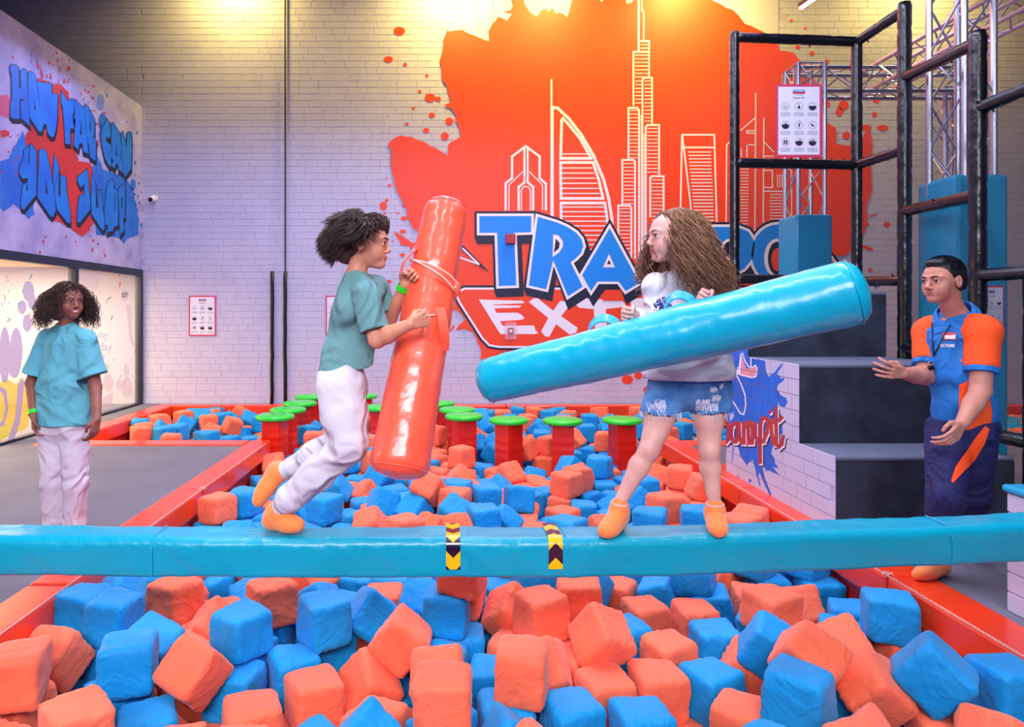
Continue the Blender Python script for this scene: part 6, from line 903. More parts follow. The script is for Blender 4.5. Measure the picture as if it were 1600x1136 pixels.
# ================================================================== sculpting tool: smooth unions of tapered limbs on a fine grid
class Vol:
    def __init__(s, h=.004): s.h = h; s.ops = []
    def cap(s, a, b_, ra, rb=None, k=.012, sub=False):
        s.ops.append(('cap', Vector(a), Vector(b_), ra, ra if rb is None else rb, k, sub)); return s
    def ell(s, c, r, R=None, k=.012, sub=False):
        s.ops.append(('ell', Vector(c), Vector(r), R or Matrix.Identity(3), k, sub)); return s
    def chain(s, pts, rs, k=.012):
        for i in range(len(pts) - 1): s.cap(pts[i], pts[i + 1], rs[i], rs[i + 1], k)
        return s
    def cut(s, p, n, rad): s.ops.append(('cut', Vector(p), Vector(n).normalized(), rad)); return s
    def build(s, wr=0, wf=30, seed=0, wdir=None):
        h = s.h; lo = np.full(3, 9e9); hi = -lo
        for o in s.ops:
            if o[0] == 'cap' and not o[6]:
                for p, r in ((o[1], o[3]), (o[2], o[4])): lo = np.minimum(lo, np.array(p) - r); hi = np.maximum(hi, np.array(p) + r)
            elif o[0] == 'ell' and not o[5]: r = max(o[2]); lo = np.minimum(lo, np.array(o[1]) - r); hi = np.maximum(hi, np.array(o[1]) + r)
        lo -= 5 * h + .02; hi += 5 * h + .02; n = np.ceil((hi - lo) / h).astype(int) + 1
        D = np.full(n, .3, np.float32); ax = [(lo[i] + h * np.arange(n[i])).astype(np.float32) for i in range(3)]
        def reg(a, c):
            i0 = np.maximum(0, np.floor((a - lo) / h).astype(int)); i1 = np.minimum(n, np.ceil((c - lo) / h).astype(int) + 1)
            sl = tuple(slice(i0[i], max(i1[i], i0[i] + 1)) for i in range(3)); return sl, ax[0][sl[0]][:, None, None], ax[1][sl[1]][None, :, None], ax[2][sl[2]][None, None, :]
        for o in s.ops:
            if o[0] == 'cap':
                _, a, c, ra, rb, k, sub = o; pad = max(ra, rb) + k + 4 * h + .012; A = np.array(a); C = np.array(c)
                sl, X, Y, Z_ = reg(np.minimum(A, C) - pad, np.maximum(A, C) + pad); ab = C - A; L2 = max(1e-9, float(ab @ ab))
                t = np.clip(((X - A[0]) * ab[0] + (Y - A[1]) * ab[1] + (Z_ - A[2]) * ab[2]) / L2, 0, 1)
                d = np.sqrt((X - A[0] - t * ab[0]) ** 2 + (Y - A[1] - t * ab[1]) ** 2 + (Z_ - A[2] - t * ab[2]) ** 2) - (ra + (rb - ra) * t)
            elif o[0] == 'ell':
                _, c, r, R, k, sub = o; pad = max(r) + k + 4 * h + .012; C = np.array(c)
                sl, X, Y, Z_ = reg(C - pad, C + pad); Rt = np.array(R).T; x, y, z = X - C[0], Y - C[1], Z_ - C[2]
                q = [Rt[i, 0] * x + Rt[i, 1] * y + Rt[i, 2] * z for i in range(3)]
                k0 = np.sqrt(sum((q[i] / r[i]) ** 2 for i in range(3))) + 1e-6; k1 = np.sqrt(sum((q[i] / r[i] ** 2) ** 2 for i in range(3))) + 1e-6; d = k0 * (k0 - 1) / k1
            else:
                _, p, nn, rad = o; P = np.array(p); sl, X, Y, Z_ = reg(P - rad, P + rad)
                d = (X - P[0]) * nn[0] + (Y - P[1]) * nn[1] + (Z_ - P[2]) * nn[2]
                inside = ((X - P[0]) ** 2 + (Y - P[1]) ** 2 + (Z_ - P[2]) ** 2) < rad * rad
                D[sl] = np.where(inside, np.maximum(D[sl], d), D[sl]); continue
            cur = D[sl]
            if sub:
                hh = np.clip(.5 - .5 * (cur + d) / k, 0, 1); D[sl] = cur * (1 - hh) - d * hh + k * hh * (1 - hh)
            else:
                hh = np.clip(.5 + .5 * (d - cur) / k, 0, 1); D[sl] = d * (1 - hh) + cur * hh - k * hh * (1 - hh)
        if wr:
            rg = np.random.default_rng(seed); X, Y, Z_ = ax[0][:, None, None], ax[1][None, :, None], ax[2][None, None, :]; w = np.zeros(n, np.float32)
            for _ in range(5):
                v = rg.normal(size=3); v /= np.linalg.norm(v)
                if wdir is not None: v = v * .9 + np.array(wdir) * rg.choice((-1, 1)); v /= np.linalg.norm(v)
                f = wf * rg.uniform(.6, 1.6); u = rg.normal(size=3) * f * .25
                w += np.sin((X * v[0] + Y * v[1] + Z_ * v[2]) * f + rg.uniform(0, 6) + 1.3 * np.sin(X * u[0] + Y * u[1] + Z_ * u[2] + rg.uniform(0, 6))).astype(np.float32)
            D += (wr * (np.abs(w) / 2.5 - .55) * .55 + wr * .25 * w / 2.5).astype(np.float32)
        g = vdb.FloatGrid(3 * h); g.copyFromArray(np.clip(D, -3 * h, 3 * h).astype(np.float32)); p, q = g.convertToQuads(0.0)
        return (p * h + lo).astype(np.float64), q.astype(np.int64)
    def put(s, name, m, parent, **kw):
        p, q = s.build(**kw); return put(name, p, q, m, parent, smooth=True)

def frame(fwd, up=(0, 0, 1)):
    f = Vector(fwd).normalized(); r = f.cross(Vector(up)).normalized(); u = r.cross(f); return Matrix((r, f, u)).transposed()   # columns: right, forward, up
class Head:
    """local frame: x right of the face, y forward, z up; unit size is an adult head of .225 m"""
    def __init__(s, c, fwd, up=(0, 0, 1), sc=1.0): s.c = Vector(c); s.R = frame(fwd, up); s.s = sc
    def P(s, x, y, z): return s.c + s.R @ Vector((x, y, z)) * s.s
    def skin(s, V, neck, neck_r=.05, jaw=1.0, nose=1.0, lips=1.0, cheek=1.0, nl=1.0):
        E = lambda p, r, k=.015, sub=False: V.ell(s.P(*p), [a * s.s for a in r], s.R, k * s.s, sub)
        C = lambda a, b_, ra, rb, k=.008, sub=False: V.cap(s.P(*a), s.P(*b_), ra * s.s, rb * s.s, k * s.s, sub)
        E((0, -.015, .035), (.074, .094, .080)); E((0, .030, .025), (.066, .060, .070)); E((0, .034, -.035), (.052 * jaw, .052, .060))
        E((0, .066, -.080), (.026 * jaw, .023, .020), .02); E((.036, .052, -.022), (.022, .026, .024 * cheek), .02); E((-.036, .052, -.022), (.022, .026, .024 * cheek), .02)
        for sx in (-1, 1):
            E((sx * .031, .098, .010), (.017, .014, .011), .012, True)                     # eye sockets
            C((sx * .012, .088, .026), (sx * .046, .074, .026), .0075, .006, .012)         # brow ridge
            C((sx * .015, .0880, .0140), (sx * .030, .0885, .0165), .0036, .0040, .004); C((sx * .030, .0885, .0165), (sx * .046, .077, .0115), .0040, .003, .004)      # upper lid
            C((sx * .016, .0855, .0005), (sx * .043, .077, .002), .0036, .0032, .005)        # lower lid
            E((sx * .0765, -.006, .000), (.008, .019, .031), .008); E((sx * .083, -.002, .004), (.005, .011, .019), .005, True)   # ears
            E((sx * .0115, .096, -.026), (.0075 * nose, .009, .007), .007)                 # nostril wings
        C((0, .086, .016), (0, .092 + .014 * nl, -.017), .0068, .0088 * nose, .010); E((0, .092 + .014 * nl, -.020), (.0095 * nose, .0095, .0085), .006)
        C((-.015, .084, -.047), (.015, .084, -.047), .0052 * lips, .0052 * lips, .012); C((-.013, .082, -.059), (.013, .082, -.059), .0056 * lips, .0056 * lips, .010); E((.028, .054, -.042), (.022, .024, .022), .02); E((-.028, .054, -.042), (.022, .024, .022), .02)
        C((-.016, .0925, -.0525), (.016, .0925, -.0525), .0018, .0018, .004, True)
        C((0, -.035, -.05), (0, -.01, -.03), neck_r / s.s, .05, .02); V.cap(neck, s.P(0, -.02, -.045), neck_r, neck_r * .95, .02)
    def face(s, t, m_iris, m_brow, m_lip, brow=1.0, smile=0.0, open_=0.0, gaze=(0, 0)):
        for sx in (-1, 1):
            c = s.P(sx * .0305, .0755, .0075); e = MB(); e.sphere(c, .0118 * s.s, seg=14, rg=10); eye = e.put('eye', M_eyew, t, smooth=True)
            g = (s.R @ Vector((gaze[0] + sx * .12, 1, gaze[1]))).normalized(); u = g.orthogonal().normalized(); w = g.cross(u); q = c + g * .0101 * s.s
            m = MB(); m.loft([[q + g * z * s.s + (u * math.cos(a * .5236) + w * math.sin(a * .5236)) * r * s.s for a in range(12)] for z, r in ((0, .0068), (.0012, .0062), (.0019, .003))]); m.put('iris', m_iris, eye)
            m = MB(); m.loft([[q + g * z * s.s + (u * math.cos(a * .5236) + w * math.sin(a * .5236)) * r * s.s for a in range(12)] for z, r in ((.0014, .0032), (.0022, .0026))]); m.put('pupil', M_tie, eye)
            m = MB(); m.path([s.P(sx * x, y, z) for x, y, z in ((.011, .0965, .0245), (.022, .0945, .0290), (.034, .0885, .0300), (.048, .0765, .0240))], [.0022 * brow * s.s, .0034 * brow * s.s, .003 * brow * s.s, .0012 * s.s], 6); m.put('eyebrow', m_brow, t, smooth=True)
            m = MB(); m.path([s.P(sx * x, y, z) for x, y, z in ((.015, .0905, .0135), (.024, .0928, .0170), (.035, .0885, .0165), (.046, .0790, .0105))], [.001 * s.s, .0018 * s.s, .0018 * s.s, .0008 * s.s], 5); m.put('eyelash', M_tie, t)
        V = Vol(.0018); z1 = .003 * smile
        L = lambda a, b_, ra, rb: V.cap(s.P(*a), s.P(*b_), ra * s.s, rb * s.s, .002)
        for sx in (-1, 1):
            L((0, .0905, -.0480), (sx * .009, .0900, -.0462), .0032, .0034); L((sx * .009, .0915, -.0462), (sx * .0245, .0830, -.0500 + z1), .0038, .0016)
            L((0, .0885, -.0560 - open_), (sx * .010, .0875, -.0558 - open_), .0044, .0040); L((sx * .010, .0895, -.0565 - open_), (sx * .0245, .0825, -.0510 + z1), .0046, .0015)
        V.put('lips', m_lip, t)
        if open_: MB().loft([[s.P(x, .0925 - 11 * x * x, z) for x in (-.015, -.01, -.005, 0, .005, .01, .015)] for z in (-.0485, -.0545)], caps=False).put('teeth', M_eyew, t)

def hand(V, wrist, palm_c, side, curl=.5, size=1.0, palm_n=None, spread=.0, thumb=.6, fist=False):
    """palm from the wrist towards palm_c; `side` points to the thumb; palm_n is the palm's normal (fingers curl that way)"""
    w = Vector(wrist); d = (Vector(palm_c) - w).normalized(); sd = Vector(side); sd = (sd - d * sd.dot(d)).normalized()
    pn = Vector(palm_n) if palm_n is not None else d.cross(sd); pn = (pn - d * pn.dot(d)); pn = (pn - sd * pn.dot(sd)).normalized(); S_ = size
    c = w + d * .045 * S_
    for i, off in enumerate((.030, .010, -.010, -.028)):
        V.cap(w + sd * off * .55 * S_ + d * .006, w + sd * off * S_ + d * (.082 - .004 * abs(i - 1)) * S_, .013 * S_, .0105 * S_, .010 * S_)
        ln = (.043, .048, .045, .036)[i] * S_; p = w + sd * off * S_ + d * (.084 - .004 * abs(i - 1)) * S_; ang = 0
        for j, (l, r) in enumerate(((1, .0086), (.62, .0078), (.5, .0068))):
            ang += curl * (1.1, 1.35, .9)[j]; dd = d * math.cos(ang) + pn * math.sin(ang) + sd * (spread * (1.5 - i)) ; dd.normalize(); q = p + dd * ln * l
            V.cap(p, q, r * S_ * (1.06 if j == 0 else 1), r * S_ * .92, .0025 * S_); p = q
    b_ = w + sd * .022 * S_ + d * .02 * S_ + pn * .006 * S_; t1 = b_ + (d * .55 + sd * .75 * (1 - thumb * .5) + pn * thumb * .6).normalized() * .034 * S_
    t2 = t1 + (d * .75 + pn * thumb * 1.0 - sd * thumb * .25).normalized() * .028 * S_; t3 = t2 + (d * .6 + pn * thumb * .8 - sd * thumb * .9).normalized() * .023 * S_
    V.cap(b_, t1, .015 * S_, .0115 * S_, .012 * S_); V.cap(t1, t2, .0105 * S_, .0095 * S_, .004 * S_); V.cap(t2, t3, .0092 * S_, .0078 * S_, .003 * S_)

def strands(name, roots, fn, n, rad, m, parent, seg=4):
    """roots: list of per-strand data; fn(data, t) -> point; all strands in one mesh"""
    T = [i / (n - 1) for i in range(n)]; P = np.array([[tuple(fn(r, t)) for t in T] for r in roots]); S_ = len(roots)
    tan = np.zeros_like(P); tan[:, 1:-1] = P[:, 2:] - P[:, :-2]; tan[:, 0] = P[:, 1] - P[:, 0]; tan[:, -1] = P[:, -1] - P[:, -2]; tan /= np.linalg.norm(tan, axis=2, keepdims=True) + 1e-9
    ref = np.array((.31, .52, .79)); u = np.cross(tan, ref); u /= np.linalg.norm(u, axis=2, keepdims=True) + 1e-9; w = np.cross(tan, u)
    R = np.array([rad(t) for t in T])[None, :, None]; rs = RNG.uniform(.7, 1.25, (S_, 1, 1))
    V_ = np.stack([P + (u * math.cos(2 * math.pi * k / seg) + w * math.sin(2 * math.pi * k / seg)) * R * rs for k in range(seg)], axis=2)   # S,n,seg,3
    idx = np.arange(S_ * n * seg).reshape(S_, n, seg); a = idx[:, :-1]; c = idx[:, 1:]
    f = np.stack([a, np.roll(a, -1, 2), np.roll(c, -1, 2), c], axis=-1).reshape(-1, 4)
    o = put(name, V_.reshape(-1, 3), f, m, parent, smooth=True); return o
def band(name, a, b_, r, wd, m, parent):
    a = Vector(a); b_ = Vector(b_); d = (b_ - a).normalized(); c = a.lerp(b_, .5); q = MB()
    u = d.orthogonal().normalized(); w = d.cross(u); ring = lambda z, rr: [c + d * z + (u * math.cos(k * math.pi / 12) + w * math.sin(k * math.pi / 12)) * rr for k in range(24)]
    q.loft([ring(-wd / 2, r), ring(wd / 2, r), ring(wd / 2, r - .003), ring(-wd / 2, r - .003), ring(-wd / 2, r)], caps=False); return q.put(name, m, parent, smooth=False)

def skin(name, c, c2): return mat(name, c, .48, vs=14, col2=c2, sss=.12, bump=.08, bs=120, bdist=.002, spec=.4)
M_eyew = mat('eye_white', (236, 232, 236), .2); M_ibrown = mat('brown_iris', (48, 26, 18), .2)
M_sock = mat('orange_sock', (255, 138, 66), .85, bump=.4, bs=160, bdist=.003, sheen=.4, var=.06, vs=8); M_cuff = mat('sock_cuff', (236, 190, 190), .85, bump=.3, bs=150)
M_wband = mat('green_wristband', (40, 225, 40), .35)

# ================================================================== the bats
def capsule_bat(name, A, B, ra, rb, m, label, seed, waist=None, nseg=110, ns=36):
    A = Vector(A); B = Vector(B); d = (B - A).normalized(); L_ = (B - A).length; u = d.cross(Vector((0, 1, 0))).normalized(); w = d.cross(u)
    t = thing(name, A.lerp(B, .5), label, 'bat'); rings = []
    prof = []
    for i in range(nseg + 1): prof.append(i / nseg)
    er = .06
    def rad(s):
        r = ra + (rb - ra) * s; e = min(s, 1 - s) * L_
        if e < er: r = r - er * .85 + math.sqrt(max(0, er * er - (er - e) ** 2)) * .85
        if waist: r *= waist(s)
        return r
    ss = sorted(set([0, .0025, .006, .012, .02] + [i / nseg for i in range(3, nseg - 2)] + [.98, .988, .994, .9975, 1]))
    cap = lambda s, r0: [[A + d * (s * L_ + (.012 if s > .5 else -.012) * (1 - k * k)) + (u * math.cos(2 * math.pi * j / ns) + w * math.sin(2 * math.pi * j / ns)) * r0 * k for j in range(ns)] for k in (.05, .4, .75, .92)]
    body = []
    for s in ss:
        r = rad(s); ring = []
        for j in range(ns):
            a = 2 * math.pi * j / ns; p0 = Vector((math.cos(a) * 1.6, math.sin(a) * 1.6, s * L_ * 7 + seed)); e = min(s, 1 - s) * L_
            nz = mnoise.noise(p0) * .004 + (abs(mnoise.noise(Vector((math.cos(a) * 5, math.sin(a) * 5, s * L_ * 3 + seed)))) * -.008 * math.exp(-e * 7)) + mnoise.noise(Vector((math.cos(a) * 3, math.sin(a) * 3, s * L_ * 22 + seed))) * .0025
            ring.append(A + d * s * L_ + (u * math.cos(a) + w * math.sin(a)) * (r + nz))
        body.append(ring)
    MB().loft(cap(0, rad(0)) + body + cap(1, rad(1))[::-1]).put('padded_cover', m, t, smooth=True)
    m2 = MB()
    for s in (.024, .976):
        r = rad(s) + .002; ring = [A + d * s * L_ + (u * math.cos(2 * math.pi * j / 48) + w * math.sin(2 * math.pi * j / 48)) * r for j in range(49)]; m2.path(ring, .0022, 5)
    m2.put('end_seam', m, t, smooth=True); return t, A, d, L_, u, w, rad
def strip(name, pts, nrm, wd, th, m, parent):
    """flat webbing strap through pts; nrm(i) gives its width direction"""
    rings = []
    for i, p in enumerate(pts):
        p = Vector(p); tt = (Vector(pts[min(i + 1, len(pts) - 1)]) - Vector(pts[max(i - 1, 0)])).normalized(); wv = Vector(nrm); wv = (wv - tt * wv.dot(tt)).normalized(); nn = tt.cross(wv)
        rings.append([p - wv * wd / 2 - nn * th / 2, p + wv * wd / 2 - nn * th / 2, p + wv * wd / 2 + nn * th / 2, p - wv * wd / 2 + nn * th / 2])
    return MB().loft(rings).put(name, m, parent)
# teal bat held by the girl
TA, TB = W(752, 598, 2.86), W(1352, 452, 2.28)
bt, A_, d_, L_, u_, w_, rad_ = capsule_bat('padded_bat', TA, TB, .094, .114, M_bat_teal, 'long teal vinyl padded bat held by the girl in denim shorts', 3)
def on_bat(px, up=0.0, A=TA, B=TB):
    """point on the bat's axis line seen at column px, lifted `up` metres square to the axis in the picture"""
    best = min((abs((CX + (A.lerp(B, t / 400)).x * F / (A.lerp(B, t / 400)).y) - px), t / 400) for t in range(401))[1]; p = A.lerp(B, best); ax = (B - A).normalized(); upv = Vector((0, 0, 1)); upv = (upv - ax * upv.dot(ax)).normalized(); return p + upv * up, best
def handle(pxa, pxb, top, wd=.04):
    pa, sa = on_bat(pxa); pb, sb = on_bat(pxb); ax = (TB - TA).normalized(); upv = Vector((0, 0, 1)); upv = (upv - ax * upv.dot(ax)).normalized(); back = Vector((0, 1, 0)); back = (back - ax * back.dot(ax)).normalized(); pts = []
    for k in range(13):
        t = k / 12; p = pa.lerp(pb, t); r = rad_(sa + (sb - sa) * t); hgt = r * .93 + top * math.sin(math.pi * t) ** .7; pts.append(p + upv * hgt + back * (.03))
    return strip('carry_handle', pts, back * .75 + upv * .66 + ax * .25, wd, .006, M_tealpad, bt)
handle(926, 972, .036); handle(1048, 1094, .044)
m = MB()
for off in (.35, .95):
    pts = [TA.lerp(TB, s) + (Vector((0, 0, 1)) * math.cos(off + .25) * -1 * -1 - Vector((0, 1, 0)) * math.sin(off + .25)).normalized() * (rad_(s) + .0015) for s in np.linspace(.30, .62, 24)]; m.path(pts, .0016, 4)
m.put('stitched_seam', M_tealpad, bt)
# orange bat held by the boy
OA, OB_ = W(698, 316, 3.06), W(621, 744, 2.66)
wst = lambda s: 1 - .055 * math.exp(-((s - .30) / .02) ** 2) - .03 * math.exp(-((s - .50) / .018) ** 2) + .02 * math.exp(-((s - .40) / .06) ** 2)
bo, A2, d2, L2_, u2, w2_, rad2 = capsule_bat('padded_bat', OA, OB_, .098, .119, M_bat_red, 'large orange-red vinyl padded bat held upright by the jumping boy', 11, wst)
def around(s, a0, a1, n=16, lift=.004, ds=0.0):
    """points round the bat from angle a0 to a1 (0 = towards camera, + to the right), sliding ds along it"""
    fr_ = Vector((0, -1, 0)); fr_ = (fr_ - d2 * fr_.dot(d2)).normalized(); rt_ = fr_.cross(d2).normalized(); rt_ = rt_ if rt_.x > 0 else -rt_; out = []
    for k in range(n + 1):
        t = k / n; a = math.radians(a0 + (a1 - a0) * t); q = s + ds * t; out.append(A2 + d2 * q * L2_ + (fr_ * math.cos(a) + rt_ * math.sin(a)) * (rad2(q) + lift))
    return out
strip('handle_wrap', around(.285, -95, 95, 20, .004, .07), d2, .05, .004, M_bat_red, bo)
m = MB(); m.path(around(.262, -80, 92, 20, .008, .075), .0045, 6); m.path(around(.262, -70, 60, 16, .010, .10), .004, 6); m.put('rope_lace', M_stitch, bo, smooth=True)
m = MB(); m.path(around(.535, -92, 20, 16, .004, -.065), .0035, 6); m.path(around(.44, 34, 58, 12, .006, .12), .004, 6); m.put('seam_lace', M_stitch, bo, smooth=True)
hp = [A2 + d2 * (.455 + .14 * t) * L2_ + v for t, v in ()]
pts = around(.44, 28, 62, 14, 0, .135); pts = [p + Vector((.25, -1, 0)).normalized() * (.028 * math.sin(math.pi * k / 14)) for k, p in enumerate(pts)]
strip('carry_handle', pts, (1, .3, 0), .04, .006, M_bat_red, bo)
pts = around(.225, -62, -78, 14, 0, .15); pts = [p + Vector((-.8, -.5, 0)).normalized() * (.05 * math.sin(math.pi * k / 14)) for k, p in enumerate(pts)]
strip('carry_handle', pts, (.3, -1, 0), .035, .006, M_bat_red, bo)
MB().sphere(around(.345, 70, 70, 1)[0], (.022, .022, .035)).put('gathered_corner', M_bat_red, bo, smooth=True)
# ================================================================== girl with the teal bat
Ms_girl = skin('fair_skin', (226, 178, 166), (214, 160, 150)); M_sweat = mat('white_sweatshirt', (212, 212, 226), .85, bump=.35, bs=10, bdist=.01, bump2=.3, bs2=120, crease=.55, cs=3.4, cd=.03); M_denim = mat('blue_denim', (44, 104, 170), .85, vs=14, col2=(90, 150, 205), bump=.5, bs=90, bdist=.003); M_fray = mat('frayed_white_denim', (214, 218, 238), .9)
M_hgirl = mat('light_brown_hair', (132, 92, 66), .5, vs=9, col2=(92, 60, 46), spec=.45, stretch=(1, 1, .3)); M_lipg = mat('pink_lips', (206, 84, 96), .35); M_browg = mat('brown_brow', (96, 66, 54), .7)
g = thing('person', W(1050, 838, 2.79), 'person with long curly light brown hair, white sweatshirt and denim shorts on the beam', 'person')
hd = Head(W(1050, 372, 2.84), (-.985, -.13, -.02), (0.03, 0, 1), 1.0)
V = Vol(.0041); neckb = W(1066, 430, 2.87); hd.skin(V, neckb, .038, jaw=.9, nose=.8, lips=1.0, nl=.6)
sh_l, sh_r = W(1026, 448, 2.83), W(1110, 448, 2.94); pel = W(1076, 598, 2.86)
V.chain([neckb, W(1070, 470, 2.88), pel], [.045, .07, .075], .03)
el_l, wr_l, ha_l = W(1030, 512, 2.80), W(990, 491, 2.66), W(962, 489, 2.60)
el_r, wr_r, ha_r = W(1138, 505, 2.86), W(1106, 467, 2.70), W(1080, 455, 2.62)
V.chain([sh_l, el_l, wr_l], [.036, .030, .020]); V.chain([sh_r, el_r, wr_r], [.036, .030, .020])
hand(V, wr_l, ha_l, (0, -.2, 1), curl=1.15, size=.78, palm_n=(0, -.6, -.8), thumb=.7)
hand(V, wr_r, ha_r, (-.1, -.5, .8), curl=1.2, size=.80, palm_n=(-.2, -.5, -.8), thumb=.7)
kn = [(W(1046, 606, 2.87), W(1014, 704, 2.80), W(967, 788, 2.80)), (W(1106, 606, 2.88), W(1109, 706, 2.84), W(1117, 790, 2.82))]
for hp_, k_, a_ in kn:
    V.chain([hp_, hp_.lerp(k_, .5), k_], [.070, .058, .040], .02); V.cap(k_, k_.lerp(a_, .3) + Vector((0, .012, 0)), .037, .040, .02); V.cap(k_.lerp(a_, .3) + Vector((0, .012, 0)), a_, .040, .024, .02)
    V.ell(k_ + Vector((-.004, -.022, .004)), (.024, .018, .030), None, .02)
V.put('body', Ms_girl, g)
hd.face(g, M_ibrown, M_browg, M_lipg, brow=.8)
def sock(name, ank, heel, toe, r, parent, toe2=None, m=None):
    V = Vol(.003); ank, heel, toe = Vector(ank), Vector(heel), Vector(toe); mid = heel.lerp(toe, .55); mid2 = heel.lerp(toe, .8)
    V.cap(ank, heel + (ank - heel) * .35, r, r * 1.05, .015); V.cap(heel + (ank - heel) * .35, heel, r * 1.05, r * .95, .015); V.cap(heel, mid, r * .95, r * 1.0, .015); V.cap(mid, toe, r * 1.0, r * .72, .015); V.cap(ank + (heel - ank) * .35, mid2, r * .9, r * .75, .03)
    sd = (toe - heel).cross(ank - heel).normalized(); V.cap(mid2 + sd * r * .35, toe + sd * r * .3, r * .7, r * .55, .01); V.cap(mid2 - sd * r * .4, toe.lerp(heel, .06) - sd * r * .4, r * .65, r * .48, .01)
    o = V.put(name, m or M_sock, parent, wr=.0012, wf=90, seed=3); return o
zb = .508
def P3(px, py, Y, z=None):
    v = W(px, py, Y)
    if z is not None: v.z = z
    return v
sock('sock', P3(968, 790, 2.80), P3(966, 0, 2.815, zb + .034), P3(946, 0, 2.715, zb + .026), .036, g)
sock('sock', P3(1117, 792, 2.82), P3(1117, 0, 2.84, zb + .034), P3(1123, 0, 2.725, zb + .026), .036, g)
band('sock_cuff', P3(969, 784, 2.80), P3(968, 792, 2.80), .0372, .013, M_cuff, g); band('sock_cuff', P3(1117, 785, 2.82), P3(1117, 793, 2.82), .0372, .013, M_cuff, g)
# sweatshirt
V = Vol(.0056)
V.chain([W(1066, 446, 2.88), W(1070, 490, 2.88), W(1077, 560, 2.87), W(1077, 600, 2.87)], [.070, .098, .118, .130], .03); V.cap(W(1050, 584, 2.87), W(1104, 584, 2.88), .116, .116, .03)
V.ell(W(1050, 500, 2.86), (.085, .085, .12), None, .04); V.ell(W(1104, 560, 2.9), (.08, .09, .12), None, .04); V.ell(W(1048, 566, 2.86), (.075, .09, .1), None, .04)
V.cap(sh_l, sh_r, .050, .052, .03); V.cap(sh_l, neckb, .047, .045, .03); V.cap(sh_r, neckb, .047, .045, .03)
V.chain([sh_l, el_l + Vector((0, 0, .004)), wr_l.lerp(el_l, .22)], [.053, .054, .036], .02); V.chain([sh_r, el_r, wr_r.lerp(el_r, .25)], [.054, .056, .038], .02)
V.cut(W(1077, 591, 2.87), (0, 0, -1), .24); V.cut(W(1064, 424, 2.87), (0, 0, 1), .07)
V.cut(W(1060, 420, 2.85), (-.2, -.3, 1), .05)
V.put('sweatshirt', M_sweat, g, wr=.010, wf=36, seed=5)
m = MB(); rr = random.Random(4)
for k in range(170):
    a = rr.uniform(0, 6.28); q = rr.random() ** .5; px = 1037 + 15 * q * math.cos(a); py = 482 + 16 * q * math.sin(a)
    if py > 492: continue
    p = W(px, py, 2.75); m.add([p, p + Vector((.006, 0, .001)), p + Vector((.005, -.001, .007)), p + Vector((0, -.001, .006))], [(0, 1, 2, 3)], rr.choice((0, 0, 0, 1, 2)))
M_seq = mat('blue_sequin', (20, 50, 170), .15, metal=.6); M_seq2 = mat('silver_sequin', (190, 195, 225), .15, metal=.8); M_seq3 = mat('copper_sequin', (140, 90, 90), .2, metal=.6)
def onto(obj, mb, ddir=Vector((0, 1, 0)), lift=.003):
    """drop the pieces of mb onto the surface of obj"""
    from mathutils.bvhtree import BVHTree
    base = ORG[obj.name]; bt_ = BVHTree.FromPolygons([v.co + base for v in obj.data.vertices], [tuple(p.vertices) for p in obj.data.polygons]); pieces = len(mb.v) // 4
    for i in range(pieces):
        q = sum(mb.v[i * 4:i * 4 + 4], Vector()) / 4; h_ = bt_.ray_cast(q - ddir * .5, ddir)
        if h_[0] is None: continue
        dlt = ddir * ((h_[0] - q).dot(ddir) - lift)
        for j in range(4): mb.v[i * 4 + j] = mb.v[i * 4 + j] + dlt
sw = [o for o in g.children if o.name.startswith('sweatshirt')][0]; onto(sw, m); o = m.put('sequin_patch', [M_seq, M_seq2, M_seq3], g); o['kind'] = 'stuff'; o['label'] = 'blue and silver sequin motif'
# shorts
V = Vol(.0043)
V.cap(W(1054, 604, 2.87), W(1102, 604, 2.88), .104, .104, .03)
for (hp_, k_, a_), dx in zip(kn, (-.006, .012)): V.cap(hp_ + Vector((dx, 0, -.01)), hp_.lerp(k_, .42) + Vector((dx, 0, 0)), .086, .080, .02)
V.cut(W(1040, 646, 2.86), (-.1, 0, -1), .13); V.cut(W(1112, 643, 2.86), (.1, 0, -1), .13)
so = V.put('denim_shorts', M_denim, g, wr=.003, wf=45, seed=8)
m = MB()
for cx, cy, wd, hh in ((1030, 636, 26, 12), (1036, 630, 16, 10), (1112, 637, 34, 11), (1104, 628, 22, 6), (1125, 622, 14, 7), (1120, 608, 12, 5), (1133, 603, 6, 6)):
    for k in range(int(wd * 4)):
        x = cx + rr.uniform(-.5, .5) * wd; y = cy + rr.uniform(-.5, .5) * hh; p = W(x, y, 2.74); l = rr.uniform(.006, .018); m.add([p, p + Vector((.0016, 0, .0005)), p + Vector((.0014, 0, -l)), p + Vector((-.0003, 0, -l))], [(0, 1, 2, 3)])
onto(so, m); o = m.put('frayed_patch', M_fray, g); o['kind'] = 'stuff'; o['label'] = 'frayed white worn denim'
m = MB()
for (hp_, k_, a_), dx in zip(kn, (-.006, .012)):
    c = hp_.lerp(k_, .40) + Vector((dx, 0, 0))
    for k in range(90):
        a = rr.uniform(0, 6.28); p = c + Vector((math.cos(a) * .083, math.sin(a) * .083, rr.uniform(0, .012))); m.tube(p, p + Vector((rr.uniform(-.006, .006), rr.uniform(-.004, .004), -rr.uniform(.012, .03))), .0009, 3)
o = m.put('frayed_hem', M_fray, g); o['kind'] = 'stuff'
band('wristband', wr_l.lerp(el_l, .05), wr_l.lerp(el_l, .30), .0275, .018, M_wband, g)
